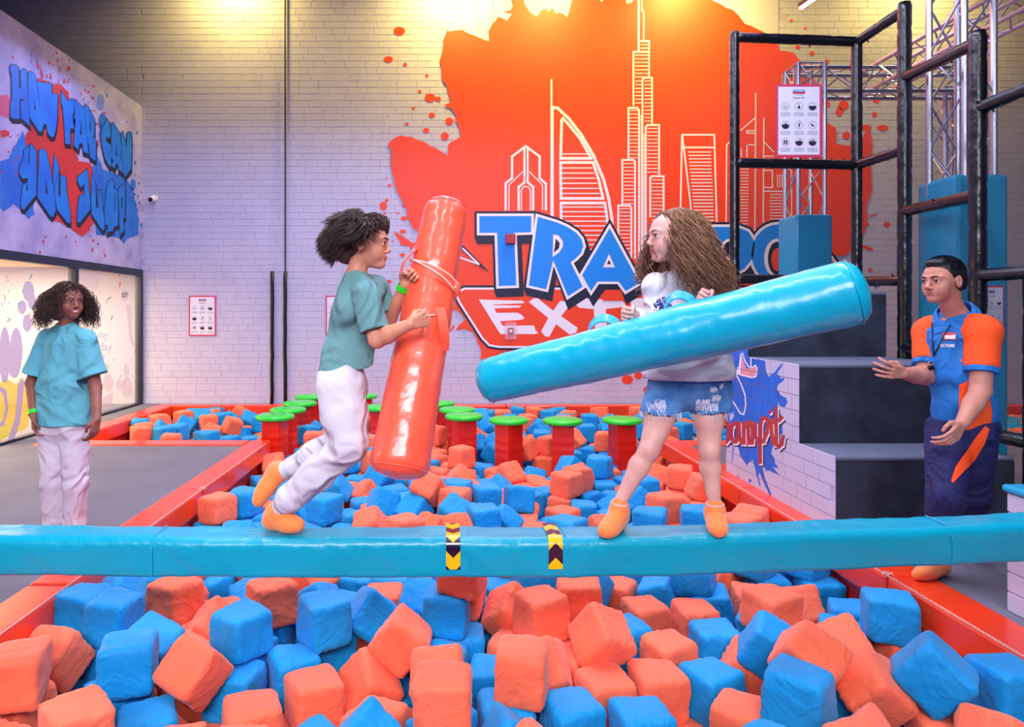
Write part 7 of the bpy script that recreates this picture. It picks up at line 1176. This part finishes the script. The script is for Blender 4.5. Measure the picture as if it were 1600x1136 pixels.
# long curly hair
hr = random.Random(17); roots = []
V = Vol(.005); V.ell(hd.P(0, -.030, .045), [.083 * hd.s, .094 * hd.s, .082 * hd.s], hd.R, .01); V.ell(hd.P(0, -.07, -.02), [.075 * hd.s, .055 * hd.s, .09 * hd.s], hd.R, .03); V.ell(hd.P(0, -.085, -.10), [.07 * hd.s, .05 * hd.s, .08 * hd.s], hd.R, .03); V.put('hair_base', M_hgirl, g)
while len(roots) < 1900:
    th = hr.uniform(0, 6.283); ph = math.acos(hr.uniform(-.25, 1)); n_ = Vector((math.sin(ph) * math.cos(th), math.sin(ph) * math.sin(th), math.cos(ph)))
    if n_.y > .62 and n_.z < .66: continue
    if n_.y > .40 and n_.z < .0: continue
    roots.append((n_, hr.random(), hr.random(), hr.random(), hr.uniform(.75, 1.08)))
def gh(r, t):
    n_, a, b_, c, L0 = r
    p0 = hd.P(n_.x * .081, n_.y * .094 - .022, n_.z * .082 + .040); out = hd.R @ Vector((n_.x, n_.y * .9 - .25, 0)); out = out.normalized() if out.length > .2 else Vector((0, 0, 0))
    if n_.y > .55: out = (hd.R @ Vector((1 if n_.x >= 0 else -1, .15, 0)))
    front = n_.y > .15 and n_.x > 0; near = n_.y > .0 and n_.x <= .1; L1 = (.275 + .05 * n_.z) * L0 * (.9 if front else 1); sp = .055 * (1 - math.exp(-t * 3.0)) + (.055 if not front else .03) * t * t + (.014 * a)
    p = p0 + out * sp * (1.0 if n_.z > .3 else .75) + Vector(((-.03 * t * t if front else (.050 * t ** .9 if near else .028 * t * t)), .01 * t, .012 * math.sin(min(1, t * 3) * 1.57) * (n_.z > .3) - L1 * (t ** 1.2)))
    am = .003 + .0125 * t; f = 17 + 11 * b_; ph = 6.28 * c
    return p + Vector((math.cos(t * f + ph), math.sin(t * f + ph), 0.35 * math.sin(t * f * .9 + ph))) * am + Vector((math.sin(t * 7 + ph * 3), math.cos(t * 6 + ph), 0)) * .010 * t
strands('curly_hair', roots, gh, 38, lambda t: .0026 * (1 - .72 * t) + .0003, M_hgirl, g, 3)
roots2 = [r for r in roots if hr.random() < .30]
M_hgirl2 = mat('golden_hair_strand', (178, 132, 92), .45, vs=9, col2=(140, 98, 70))
strands('hair_highlight', [(r[0], hr.random(), hr.random(), hr.random(), hr.uniform(.8, 1.16)) for r in roots2], lambda r, t: gh((r[0], r[1] * 1.6 + .5, r[2], r[3], r[4]), t), 34, lambda t: .0017 * (1 - .6 * t), M_hgirl2, g, 3)

# ================================================================== boy with the orange bat
Ms_boy = skin('light_brown_skin', (214, 150, 122), (200, 134, 108)); M_tee = mat('sage_green_tee', (98, 148, 152), .88, bump=.3, bs=9, bdist=.008, bump2=.2, bs2=160, var=.05, crease=.55, cs=3.4, cd=.03); M_wp = mat('white_cotton_trousers', (206, 203, 216), .85, bump=.35, bs=9, bdist=.01, bump2=.15, bs2=140, crease=.55, cs=3.4, cd=.03)
M_hboy = mat('dark_brown_hair', (78, 54, 50), .6, vs=10, col2=(40, 26, 28), spec=.4); M_lipb = mat('boy_lips', (192, 100, 92), .4); M_browb = mat('dark_brow', (44, 30, 30), .7)
b0 = thing('person', W(440, 828, 2.79), 'person with dark windblown hair, sage tee and white trousers leaping on the beam', 'person')
hb = Head(W(571, 383, 2.86), (.99, -.06, -.04), (.02, 0, 1), .98)
V = Vol(.0041); nb_ = W(556, 434, 2.86); hb.skin(V, nb_, .038, jaw=.92, nose=.8, lips=.9, nl=.65)
shn, shf = W(572, 462, 2.72), W(588, 452, 2.98); pel = W(530, 592, 2.82)
V.chain([nb_, W(558, 475, 2.86), pel], [.045, .055, .06], .03)
en, wn, hn = W(589, 531, 2.68), W(640, 507, 2.62), W(668, 497, 2.62)
ef, wf_, hf = W(606, 505, 2.96), W(633, 444, 2.88), W(650, 424, 2.85)
V.chain([shn, en], [.040, .033]); V.chain([en, en.lerp(wn, .35), wn], [.033, .034, .022]); V.chain([shf, ef, wf_], [.038, .033, .022])
hand(V, wn, hn, (.15, -.25, 1), curl=1.25, size=.84, palm_n=(.3, 1, -.1), thumb=.8)
hand(V, wf_, hf, (-.35, -.2, 1), curl=1.25, size=.84, palm_n=(.6, -.9, -.2), thumb=.8)
n_l = [(W(532, 606, 2.76), W(546, 694, 2.72), W(437, 793, 2.78)), (W(536, 602, 2.90), W(530, 690, 2.96), W(444, 737, 3.02))]
for h_, k_, a_ in n_l: V.chain([h_, k_, a_], [.06, .045, .03], .02)
V.put('body', Ms_boy, b0); hb.face(b0, M_ibrown, M_browb, M_lipb, brow=1.1)
V = Vol(.0056)
V.chain([W(552, 456, 2.86), W(548, 500, 2.86), W(538, 560, 2.84), W(533, 592, 2.83)], [.062, .080, .090, .102], .03); V.chain([W(560, 455, 2.86), W(562, 520, 2.84), W(552, 590, 2.82)], [.05, .066, .080], .03); V.ell(W(553, 484, 2.86), (.078, .135, .10), None, .03)
V.cap(shn, shf, .050, .050, .03); V.cap(shn, nb_, .048, .042, .03); V.cap(shf, nb_, .048, .042, .03)
V.cut(W(533, 585, 2.83), (.30, 0, -1), .24); V.cut(W(560, 424, 2.86), (.25, 0, 1), .085)
V.put('tee_shirt', M_tee, b0, wr=.010, wf=30, seed=2)
for s_, e_, q in ((shn, en, .80), (shf, ef, .72)):
    V = Vol(.0041); ax = (e_ - s_).normalized(); tip = s_ + (e_ - s_) * q; V.cap(s_ - ax * .01, tip + ax * .03, .054, .062, .02); V.cap(s_, s_ + (nb_ - s_) * .25, .052, .044, .02); V.cut(tip, ax, .10); V.cap(tip - ax * .012, tip + ax * .03, .045, .052, .004, True)
    V.put('sleeve', M_tee, b0, wr=.006, wf=34, seed=3)
V = Vol(.0056); V.cap(W(532, 590, 2.83), W(535, 604, 2.83), .098, .104, .03)
for (h_, k_, a_), r in zip(n_l, ((.096, .072, .054), (.090, .062, .044))):
    V.chain([h_, h_.lerp(k_, .5) + Vector((.0, 0, 0)), k_], [r[0], r[0] * .93, r[1]], .03); c_ = k_.lerp(a_, .45); V.chain([k_, c_, k_.lerp(a_, .86), a_.lerp(k_, .02)], [r[1], r[1] * .92, r[2], r[2] * .78], .02)
V.cut(W(533, 572, 2.83), (-.25, 0, 1), .16)
V.put('trousers', M_wp, b0, wr=.012, wf=28, seed=6)
for (h_, k_, a_) in n_l: band('trouser_cuff', a_.lerp(k_, .02), a_.lerp(k_, .13), .0435, .04, M_wp, b0)
sock('sock', n_l[0][2], P3(424, 0, 2.79, zb + .047), P3(466, 0, 2.76, zb + .037), .037, b0); o2 = sock('sock', n_l[1][2], W(430, 735, 3.04), W(404, 783, 3.0), .036, b0)
band('wristband', wf_.lerp(ef, -.02), wf_.lerp(ef, .22), .029, .024, M_wband, b0)
roots = []; hr = random.Random(8)
V = Vol(.0043); V.ell(hb.P(0, -.030, .048), [.087 * hb.s, .102 * hb.s, .086 * hb.s], hb.R, .01); V.ell(hb.P(0, -.078, .0), [.078 * hb.s, .062 * hb.s, .085 * hb.s], hb.R, .03); V.ell(hb.P(0, .050, .085), [.06, .040, .03], hb.R, .02)
for sx in (-1, 1): V.ell(hb.P(sx * .080, .006, -.012), [.024, .026, .036], hb.R, .006, True)
V.ell(hb.P(0, .092, -.012), [.085, .046, .066], hb.R, .01, True); V.put('hair_base', M_hboy, b0, wr=.006, wf=60, seed=4)
while len(roots) < 4300:
    th = hr.uniform(0, 6.283); ph = math.acos(hr.uniform(-.55, 1)); n_ = Vector((math.sin(ph) * math.cos(th), math.sin(ph) * math.sin(th), math.cos(ph)))
    if n_.y > .55 and n_.z < .62: continue
    if n_.y > -.12 and n_.z < .02: continue
    roots.append((n_, hr.random(), hr.random(), hr.random(), hr.uniform(.7, 1.15)))
def bh(r, t):
    n_, a, b_, c, L0 = r; p0 = hb.P(n_.x * .079, n_.y * .093 - .020, n_.z * .079 + .042); o_ = hb.R @ n_
    f_ = min(1, max(0, (n_.y - .05) / .5)) * min(1, max(0, (n_.z - .1) / .4)); tb = Vector((-.62, 0, -.72 + .45 * a)); tf = Vector((.85, -.25 + .5 * b_, -.15 - .5 * a)); tang = tb * (1 - f_) + tf * f_
    tang = tang - o_ * tang.dot(o_) * .72; tang = tang.normalized() if tang.length > .05 else o_; L1 = (.070 if n_.z > -.1 else .054) * L0 * (1 - .40 * f_)
    kx, ky, kz = round(n_.x * 3.2), round(n_.y * 3.2), round(n_.z * 3.2); h1 = math.sin(kx * 12.9 + ky * 78.2 + kz * 37.7) * 3.1; cv = Vector((math.cos(t * 5 + h1), math.sin(t * 4 + h1 * 2), math.sin(t * 6 + h1 * 3))) * .019 * t + Vector((math.sin(t * 11 + h1), math.cos(t * 10 + h1), math.sin(t * 12 + h1))) * .005 * t + Vector((math.cos(h1 * 5), math.sin(h1 * 7), math.cos(h1 * 3))) * .010 * t
    return p0 + o_ * ((.022 + .022 * b_) * math.sin(min(1, t * 1.5) * 1.57) * (1 if n_.z > .0 else .6)) + tang * L1 * t + Vector((-.012 * t, 0, -.022 * t * t)) + cv
strands('wavy_hair', roots, bh, 10, lambda t: .0020 * (1 - .8 * t ** 2) + .0003, M_hboy, b0, 3)

# ================================================================== person in the teal tee on the left deck
Ms_kid = skin('brown_skin', (148, 92, 78), (130, 78, 68)); M_tee2 = mat('teal_cotton_tee', (92, 172, 190), .88, bump=.3, bs=8, bdist=.008, bump2=.2, bs2=160, crease=.55, cs=3.4, cd=.03); M_wp2 = mat('pale_trousers', (200, 190, 206), .85, bump=.3, bs=10, bdist=.01, crease=.55, cs=3.4, cd=.03)
M_afro = mat('dark_curls', (84, 58, 48), .55, vs=10, col2=(56, 38, 34), spec=.5); M_lipk = mat('rose_lips', (196, 96, 104), .4)
kd = thing('person', P3(100, 0, 4.15, 0), 'person with big dark curly hair, teal tee and white trousers standing on the left deck', 'person')
hk = Head(W(108, 473, 4.12), (.80, -.60, -.02), (0, 0, 1), .95)
V = Vol(.0043); nk = W(103, 512, 4.16); hk.skin(V, nk, .041, jaw=.95, nose=1.1, lips=1.1, nl=.7)
shl, shr = W(73, 530, 4.19), W(134, 530, 4.13); pel = W(100, 665, 4.17)
V.chain([nk, W(102, 550, 4.17), pel], [.045, .07, .07], .03)
ell_, wl_, hl_ = W(50, 598, 4.20), W(53, 650, 4.10), W(59, 672, 4.07); elr_, wr2_, hr2_ = W(149, 605, 4.13), W(151, 655, 4.02), W(147, 676, 4.0)
V.chain([shl, ell_, wl_], [.045, .037, .025]); V.chain([shr, elr_, wr2_], [.045, .037, .025])
hand(V, wl_, wl_ + Vector((.012, -.01, -.1)), (.3, -1, 0), curl=.42, size=.9, palm_n=(1, .2, 0), thumb=.35); hand(V, wr2_, wr2_ + Vector((-.01, -.01, -.1)), (-.3, -1, 0), curl=.42, size=.9, palm_n=(-1, .2, 0), thumb=.35)
lg = [(W(84, 672, 4.17), W(83, 755, 4.13), P3(87, 0, 4.17, .09)), (W(117, 672, 4.15), W(118, 755, 4.11), P3(116, 0, 4.15, .09))]
for h_, k_, a_ in lg: V.chain([h_, k_, a_], [.08, .05, .034], .02)
V.put('body', Ms_kid, kd); hk.face(kd, M_ibrown, M_browb, M_lipk, brow=1.1, smile=1.2, open_=.004)
V = Vol(.0060)
V.chain([W(102, 540, 4.17), W(101, 600, 4.17), W(101, 660, 4.17)], [.100, .115, .125], .03); V.chain([W(88, 545, 4.17), W(82, 600, 4.17), W(81, 660, 4.17)], [.07, .082, .088], .03); V.chain([W(118, 545, 4.15), W(123, 600, 4.15), W(124, 660, 4.15)], [.07, .082, .088], .03)
V.cap(shl, shr, .050, .050, .03); V.cap(shl, nk, .048, .044, .03); V.cap(shr, nk, .048, .044, .03)
V.cap(shl, W(55, 588, 4.18), .056, .080, .02); V.cap(shr, W(148, 590, 4.12), .056, .080, .02)
V.cut(W(53, 583, 4.18), (-.25, 0, -1), .105); V.cut(W(149, 586, 4.12), (.3, 0, -1), .105); V.cut(W(101, 662, 4.17), (0, 0, -1), .30); V.cut(W(103, 501, 4.13), (.0, -.35, 1), .075)
V.put('tee_shirt', M_tee2, kd, wr=.011, wf=22, seed=4, wdir=(1, 0, .1))
nc = W(103, 509, 4.13); m = MB(); m.path([nc + Vector((.058 * math.cos(a * .3307), .05 * math.sin(a * .3307) - .0, -.015 * (1 - math.sin(a * .3307)) )) for a in range(20)], .007, 8)
V = Vol(.0060)
V.cap(W(84, 662, 4.17), W(117, 662, 4.15), .086, .086, .03); V.cap(W(84, 675, 4.17), W(117, 675, 4.15), .088, .088, .03)
for h_, k_, a_ in lg: V.chain([h_, k_, k_.lerp(a_, .85), a_], [.086, .070, .062, .048], .02)
V.put('trousers', M_wp2, kd, wr=.010, wf=30, seed=9)
for h_, k_, a_ in lg: sock('sock', a_, P3(0, 0, 0) * 0 + Vector((a_.x, a_.y + .02, .034)), Vector((a_.x + .04, a_.y - .12, .028)), .038, kd)
band('wristband', wl_.lerp(ell_, .0), wl_.lerp(ell_, .2), .0305, .026, M_wband, kd)
roots = []; hr = random.Random(5)
V = Vol(.005); V.ell(hk.P(0, -.035, .035), [.10, .10, .095], hk.R, .02); V.ell(hk.P(.0, -.055, -.03), [.115, .075, .085], hk.R, .03); V.ell(hk.P(0, .088, -.02), [.062, .062, .078], hk.R, .015, True); V.put('hair_base', M_afro, kd)
while len(roots) < 2000:
    th = hr.uniform(0, 6.283); ph = math.acos(hr.uniform(-.5, 1)); n_ = Vector((math.sin(ph) * math.cos(th), math.sin(ph) * math.sin(th), math.cos(ph)))
    if n_.y > .30 and n_.z < .48 and abs(n_.x) < .75: continue
    if n_.y > .55 and n_.z < .60: continue
    roots.append((n_, hr.random(), hr.random(), hr.random(), hr.uniform(.75, 1.1)))
def kh(r, t):
    n_, a, b_, c, L0 = r; p0 = hk.P(n_.x * .080, n_.y * .09 - .025, n_.z * .08 + .035); o_ = hk.R @ Vector((n_.x * 1.15, n_.y if n_.y < 0.2 else n_.y * .45, n_.z * .45 + .12)); o_.normalize()
    L1 = .118 * L0; p = p0 + o_ * L1 * (.25 + .75 * a) * (1 - (1 - t) ** 1.7) * (.8 if n_.z > .6 else 1) + Vector((0, 0, -1)) * L1 * (1.0 + .3 * abs(n_.x)) * t ** 1.6
    am = .0045 + .0035 * t; f = 25 + 8 * b_; return p + Vector((math.cos(t * f + c * 6.28), math.sin(t * f + c * 6.28), .8 * math.sin(t * f + c * 9))) * am
strands('curly_hair', roots, kh, 32, lambda t: .0023 * (1 - .5 * t), M_afro, kd, 3)

# ================================================================== staff member beside the steps
Ms_man = skin('tan_skin', (204, 142, 122), (188, 126, 108)); M_polo = mat('blue_polo', (24, 116, 200), .8, bump=.25, bs=8, bdist=.008, bump2=.2, bs2=170, crease=.55, cs=3.4, cd=.03); M_poloO = mat('orange_polo', (255, 84, 20), .8, bump=.25, bs=8, bdist=.008); M_navy = mat('navy_trousers', (20, 26, 84), .8, bump=.3, bs=9, bdist=.01, crease=.55, cs=3.4, cd=.03)
M_hman = mat('black_hair', (14, 15, 24), .5, bump=.6, bs=110, bdist=.004, spec=.5); M_lipm = mat('man_lips', (170, 92, 88), .45); M_cord = mat('black_cord', (10, 12, 20), .6)
mn = thing('person', P3(1480, 0, 3.62, .012), 'staff person in blue and orange polo shirt and navy trousers beside the steps', 'person')
hm = Head(W(1473, 441, 3.58), (-.95, -.30, -.05), (-.04, -.02, 1), 1.06)
V = Vol(.0043); nm_ = W(1494, 496, 3.64); hm.skin(V, nm_, .054, jaw=1.05, nose=1.1, lips=.9, nl=.8)
sr, sl_ = W(1452, 520, 3.76), W(1535, 520, 3.52); pel = W(1505, 665, 3.64)
V.chain([nm_, W(1498, 540, 3.66), pel], [.06, .09, .09], .03)
er, wr3, hr3 = W(1446, 588, 3.68), W(1410, 583, 3.48), W(1384, 583, 3.42); el3, wl3, hl3 = W(1532, 612, 3.46), W(1503, 662, 3.36), W(1483, 694, 3.32)
V.chain([sr, er], [.055, .046]); V.chain([er, er.lerp(wr3, .4), wr3], [.046, .044, .028]); V.chain([sl_, el3], [.058, .048]); V.chain([el3, el3.lerp(wl3, .4), wl3], [.048, .046, .030])
hand(V, wr3, hr3 + Vector((0, 0, .01)), (.1, -.3, 1), curl=.55, size=1.0, palm_n=(-.2, 1, -.35), thumb=.5, spread=.12); hand(V, wl3, hl3, (-.9, -.4, .0), curl=.42, size=1.02, palm_n=(.3, .9, -.1), thumb=.35)
lgm = [(W(1482, 676, 3.66), W(1478, 778, 3.52), P3(1461, 0, 3.66, .10)), (W(1522, 676, 3.60), W(1518, 780, 3.68), P3(1512, 0, 3.95, .10))]
for h_, k_, a_ in lgm: V.chain([h_, k_, a_], [.09, .058, .036], .02)
V.put('body', Ms_man, mn); hm.face(mn, M_ibrown, M_hman, M_lipm, brow=1.35, smile=.9)
fwd = Vector((-.62, -.78, 0)).normalized(); rgt = fwd.cross(Vector((0, 0, 1)))
def torso(V, ex=0):
    V.chain([W(1496, 530, 3.66), W(1500, 580, 3.65), W(1506, 640, 3.65), W(1508, 672, 3.65)], [.135 + ex, .140 + ex, .138 + ex, .140 + ex], .03); V.ell(W(1496, 548, 3.65), (.10 + ex, .17 + ex, .13), frame(rgt), .04)
    V.cap(sr, sl_, .070 + ex, .074 + ex, .03); V.cap(sr, nm_, .068 + ex, .06 + ex, .03); V.cap(sl_, nm_, .07 + ex, .06 + ex, .03)
V = Vol(.0060); torso(V); V.cut(W(1508, 667, 3.65), (0, 0, -1), .27); V.cut(W(1484, 494, 3.60), (-.35, -.35, 1), .08)
for s_, e_ in ((sr, er), (sl_, el3)):
    V.cut(s_ - (Vector(nm_) - s_).normalized() * .0, -(Vector(nm_) - s_) + Vector((0, 0, -.1)), .13) if False else None
polo = V.put('polo_shirt', M_polo, mn, wr=.010, wf=26, seed=12)
for s_, e_, r0, r1, q in ((sr, er, .077, .066, .66), (sl_, el3, .080, .074, .60)):
    V = Vol(.0056); tip = s_.lerp(e_, q); V.cap(s_ + (nm_ - s_) * .18, s_ + (nm_ - s_) * .42, r0 * .97, r0 * .78, .02); V.chain([s_ + (nm_ - s_) * .18, s_, tip + (e_ - s_).normalized() * .04], [r0 * .97, r0, r1], .03); V.cut(tip, e_ - s_, .11)
    V.put('sleeve', M_poloO, mn, wr=.006, wf=28, seed=3)['label'] = 'orange raglan sleeve'
    V = Vol(.0041); ax = (e_ - s_).normalized(); V.cap(tip - ax * .03, tip + ax * .06, r1 * 1.0 + .003, r1 * .98 + .002, .01); V.cut(tip - ax * .002, -ax, .13); V.cut(tip + ax * .026, ax, .13); V.put('sleeve_band', M_polo, mn)
# orange side panel: lies over the flank on his left
V = Vol(.0056); torso(V, .0035); V.cut(W(1508, 667, 3.65), (0, 0, -1), .27)
nrm = Vector((.62, -.50, 0)).normalized(); c0 = W(1527, 590, 3.52)
tt = nrm.cross(Vector((0, 0, 1))); 
V.cut(W(1500, 600, 3.65), -nrm, .42) ; V.cut(c0 + tt * .035, tt, .42); V.cut(c0 - tt * .035, -tt, .42); V.cut(W(1520, 560, 3.6), (0, 0, 1), .30)
V.put('side_panel', M_poloO, mn)['label'] = 'orange stripe down the side'
# collar and placket
cc_ = Vector(nm_) + Vector((-.012, -.008, .022)); nax = (hm.P(0, -.03, -.04) - cc_).normalized(); cf = (fwd - nax * fwd.dot(nax)).normalized(); cr = cf.cross(nax)
def collar_half(sg):
    rings = []
    for k in range(15):
        a = math.radians(14 + 166 * k / 14); d_ = cf * math.cos(a) + cr * math.sin(a) * sg; fr_ = max(0, math.cos(a)); back = 1 - fr_
        top = cc_ + nax * (.030 - .038 * fr_ ** 1.5) + d_ * (.074 + .014 * fr_); mid = cc_ + nax * (.022 - .040 * fr_ ** 1.5) + d_ * (.088 + .014 * fr_); low = cc_ + nax * (-.012 - .055 * fr_ ** 1.2) + d_ * (.106 + .026 * fr_); inn = cc_ + nax * (-.02 - .045 * fr_ ** 1.2) + d_ * (.084 + .020 * fr_)
        rings.append([top, mid, low, inn])
    MB().loft(rings).put('collar', M_polo, mn, smooth=False)
collar_half(1); collar_half(-1)
def drape(pts, obj, lift=.004, ddir=None):
    from mathutils.bvhtree import BVHTree
    ddir = ddir or -fwd; base = ORG[obj.name]; bt_ = BVHTree.FromPolygons([v.co + base for v in obj.data.vertices], [tuple(p.vertices) for p in obj.data.polygons]); out = []
    for p in pts:
        p = Vector(p); h_ = bt_.ray_cast(p - ddir * .6, ddir); out.append(p if h_[0] is None else h_[0] - ddir * lift)
    return out
cam_dir = lambda px, py: (W(px, py, 4) - Vector((0, 0, HC))).normalized()
def onshirt(px, py, obj=None, lift=.005):
    from mathutils.bvhtree import BVHTree
    obj = obj or polo; key = obj.name
    if key not in _bv: base = ORG[obj.name]; _bv[key] = BVHTree.FromPolygons([v.co + base for v in obj.data.vertices], [tuple(p.vertices) for p in obj.data.polygons])
    h_ = _bv[key].ray_cast(Vector((0, 0, HC)), cam_dir(px, py)); return (h_[0] + h_[1] * lift if h_[0] is not None else W(px, py, 3.5))
_bv = {}
m = MB()
for pts in ([(1457, 500), (1458, 518), (1459, 540), (1460, 556)], [(1486, 508), (1477, 522), (1467, 542), (1460, 556)]): m.path([onshirt(*p) for p in pts], .0035, 6)
m.put('lanyard_cord', M_cord, mn, smooth=True)
wq = onshirt(1459, 568, lift=.02); m = MB(); m.path([wq + Vector((.014 * math.cos(a * .45), -.002, .014 * math.sin(a * .45))) for a in range(15)], .0014, 5); m.put('key_ring', M_alu, mn)
m = MB(); m.tube(wq + Vector((-.008, 0, -.02)), wq + Vector((.012, 0, -.02)), .011, 12); m.box(tuple(wq + Vector((-.012, -.006, -.05))), tuple(wq + Vector((.002, .006, -.018))), bev=.002); m.put('whistle', M_tie, mn)
def patch(px0, py0, px1, py1, nm, m_, skew=0, lift=.005, nu=4, nv=3):
    vs = [onshirt(px0 + (px1 - px0) * i / nu, py0 + (py1 - py0) * j / nv + skew * i / nu, lift=lift) for j in range(nv + 1) for i in range(nu + 1)]; fs = [(j * (nu + 1) + i, j * (nu + 1) + i + 1, (j + 1) * (nu + 1) + i + 1, (j + 1) * (nu + 1) + i) for j in range(nv) for i in range(nu)]
    return put(nm, vs, fs, m_, mn)
patch(1473, 520, 1494, 531, 'name_badge', M_inkr); patch(1477, 524, 1493, 529.5, 'badge_label', M_white, 0, .0075)['label'] = 'white name strip on the red badge'
def shirt_text(s, x0, x1, y0, y1, m_, lift=.006):
    tv, tf = text_geo(s, .02); put('shirt_lettering', [onshirt(x0 + (x1 - x0) * a, y1 + (y0 - y1) * b_, lift=lift) for a, b_ in tv], tf, m_, mn)
vs = [onshirt(x, y, lift=.003) for x, y in ((1462, 494), (1472, 496), (1481, 498), (1464, 500), (1470, 502), (1476, 503), (1466, 506), (1469, 508), (1471, 507))]; put('neck_opening', vs, [(0, 1, 4, 3), (1, 2, 5, 4), (3, 4, 7, 6), (4, 5, 8, 7)], Ms_man, mn)
shirt_text('TRAMPO', 1470.5, 1492, 533, 537, M_signblue, .0065); shirt_text('EXTREME', 1470.5, 1492, 537.5, 542.5, M_white, .0068)
V = Vol(.0060); V.cap(W(1492, 668, 3.66), W(1520, 668, 3.62), .118, .118, .03)
for h_, k_, a_ in lgm: V.chain([h_, k_, k_.lerp(a_, .9), a_ + Vector((0, 0, .01))], [.108, .085, .066, .055], .02)
V.cut(W(1505, 655, 3.65), (0, 0, 1), .19); tro = V.put('trousers', M_navy, mn, wr=.010, wf=28, seed=19)
pts = [(1542, 668), (1530, 690), (1514, 715), (1500, 732), (1487, 753)]; wds = [7, 17, 20, 15, 2]; vs = []; NR = 32
for r_ in range(NR + 1):
    t = r_ / NR * 4; i = min(3, int(t)); f_ = t - i; x = pts[i][0] * (1 - f_) + pts[i + 1][0] * f_; y = pts[i][1] * (1 - f_) + pts[i + 1][1] * f_; w = wds[i] * (1 - f_) + wds[i + 1] * f_
    for k in range(7): vs.append(onshirt(x + w * (k / 6 - .5), y + (k - 3) * .8, tro, .004))
put('trouser_stripe', vs, [(j * 7 + i, j * 7 + i + 1, j * 7 + i + 8, j * 7 + i + 7) for j in range(NR) for i in range(6)], M_poloO, mn)['label'] = 'orange flash on the thigh'
sock('sock', lgm[0][2], Vector((lgm[0][2].x + .02, 3.64, .048)), Vector((lgm[0][2].x - .165, 3.545, .046)), .041, mn)
sock('sock', lgm[1][2], Vector((lgm[1][2].x + .03, 3.95, .040)), Vector((lgm[1][2].x - .08, 3.86, .034)), .040, mn)
V = Vol(.0034); V.ell(hm.P(0, -.020, .045), [.081 * hm.s, .098 * hm.s, .083 * hm.s], hm.R, .01); V.ell(hm.P(0, -.055, -.005), [.072 * hm.s, .055 * hm.s, .07 * hm.s], hm.R, .02); V.ell(hm.P(0, .044, .098), [.050, .036, .020], hm.R, .02)
V.ell(hm.P(0, .100, .002), [.075 * hm.s, .062 * hm.s, .078 * hm.s], hm.R, .006, True)
for sx in (-1, 1): V.ell(hm.P(sx * .082, .004, -.012), [.022, .028, .038], hm.R, .005, True); V.ell(hm.P(sx * .07, .06, -.03), [.03, .05, .05], hm.R, .008, True)
V.cut(hm.P(0, -.02, -.055), hm.R @ Vector((0, -.3, -1)), .15); V.put('short_hair', M_hman, mn, wr=.002, wf=160, seed=2)
roots = []; hr = random.Random(3)
while len(roots) < 700:
    th = hr.uniform(0, 6.283); ph = math.acos(hr.uniform(.12, 1)); n_ = Vector((math.sin(ph) * math.cos(th), math.sin(ph) * math.sin(th), math.cos(ph)))
    if n_.y > .5 and n_.z < .72: continue
    roots.append((n_, hr.random(), hr.random()))
strands('hair_strand', roots, lambda r, t: hm.P(r[0].x * .080, r[0].y * .097 - .02, r[0].z * .082 + .045) + hm.R @ (r[0] * .007 * t + Vector(((r[1] - .5) * .5, .9, .1)) * .022 * t), 5, lambda t: .0016 * (1 - .7 * t), M_hman, mn, 4)
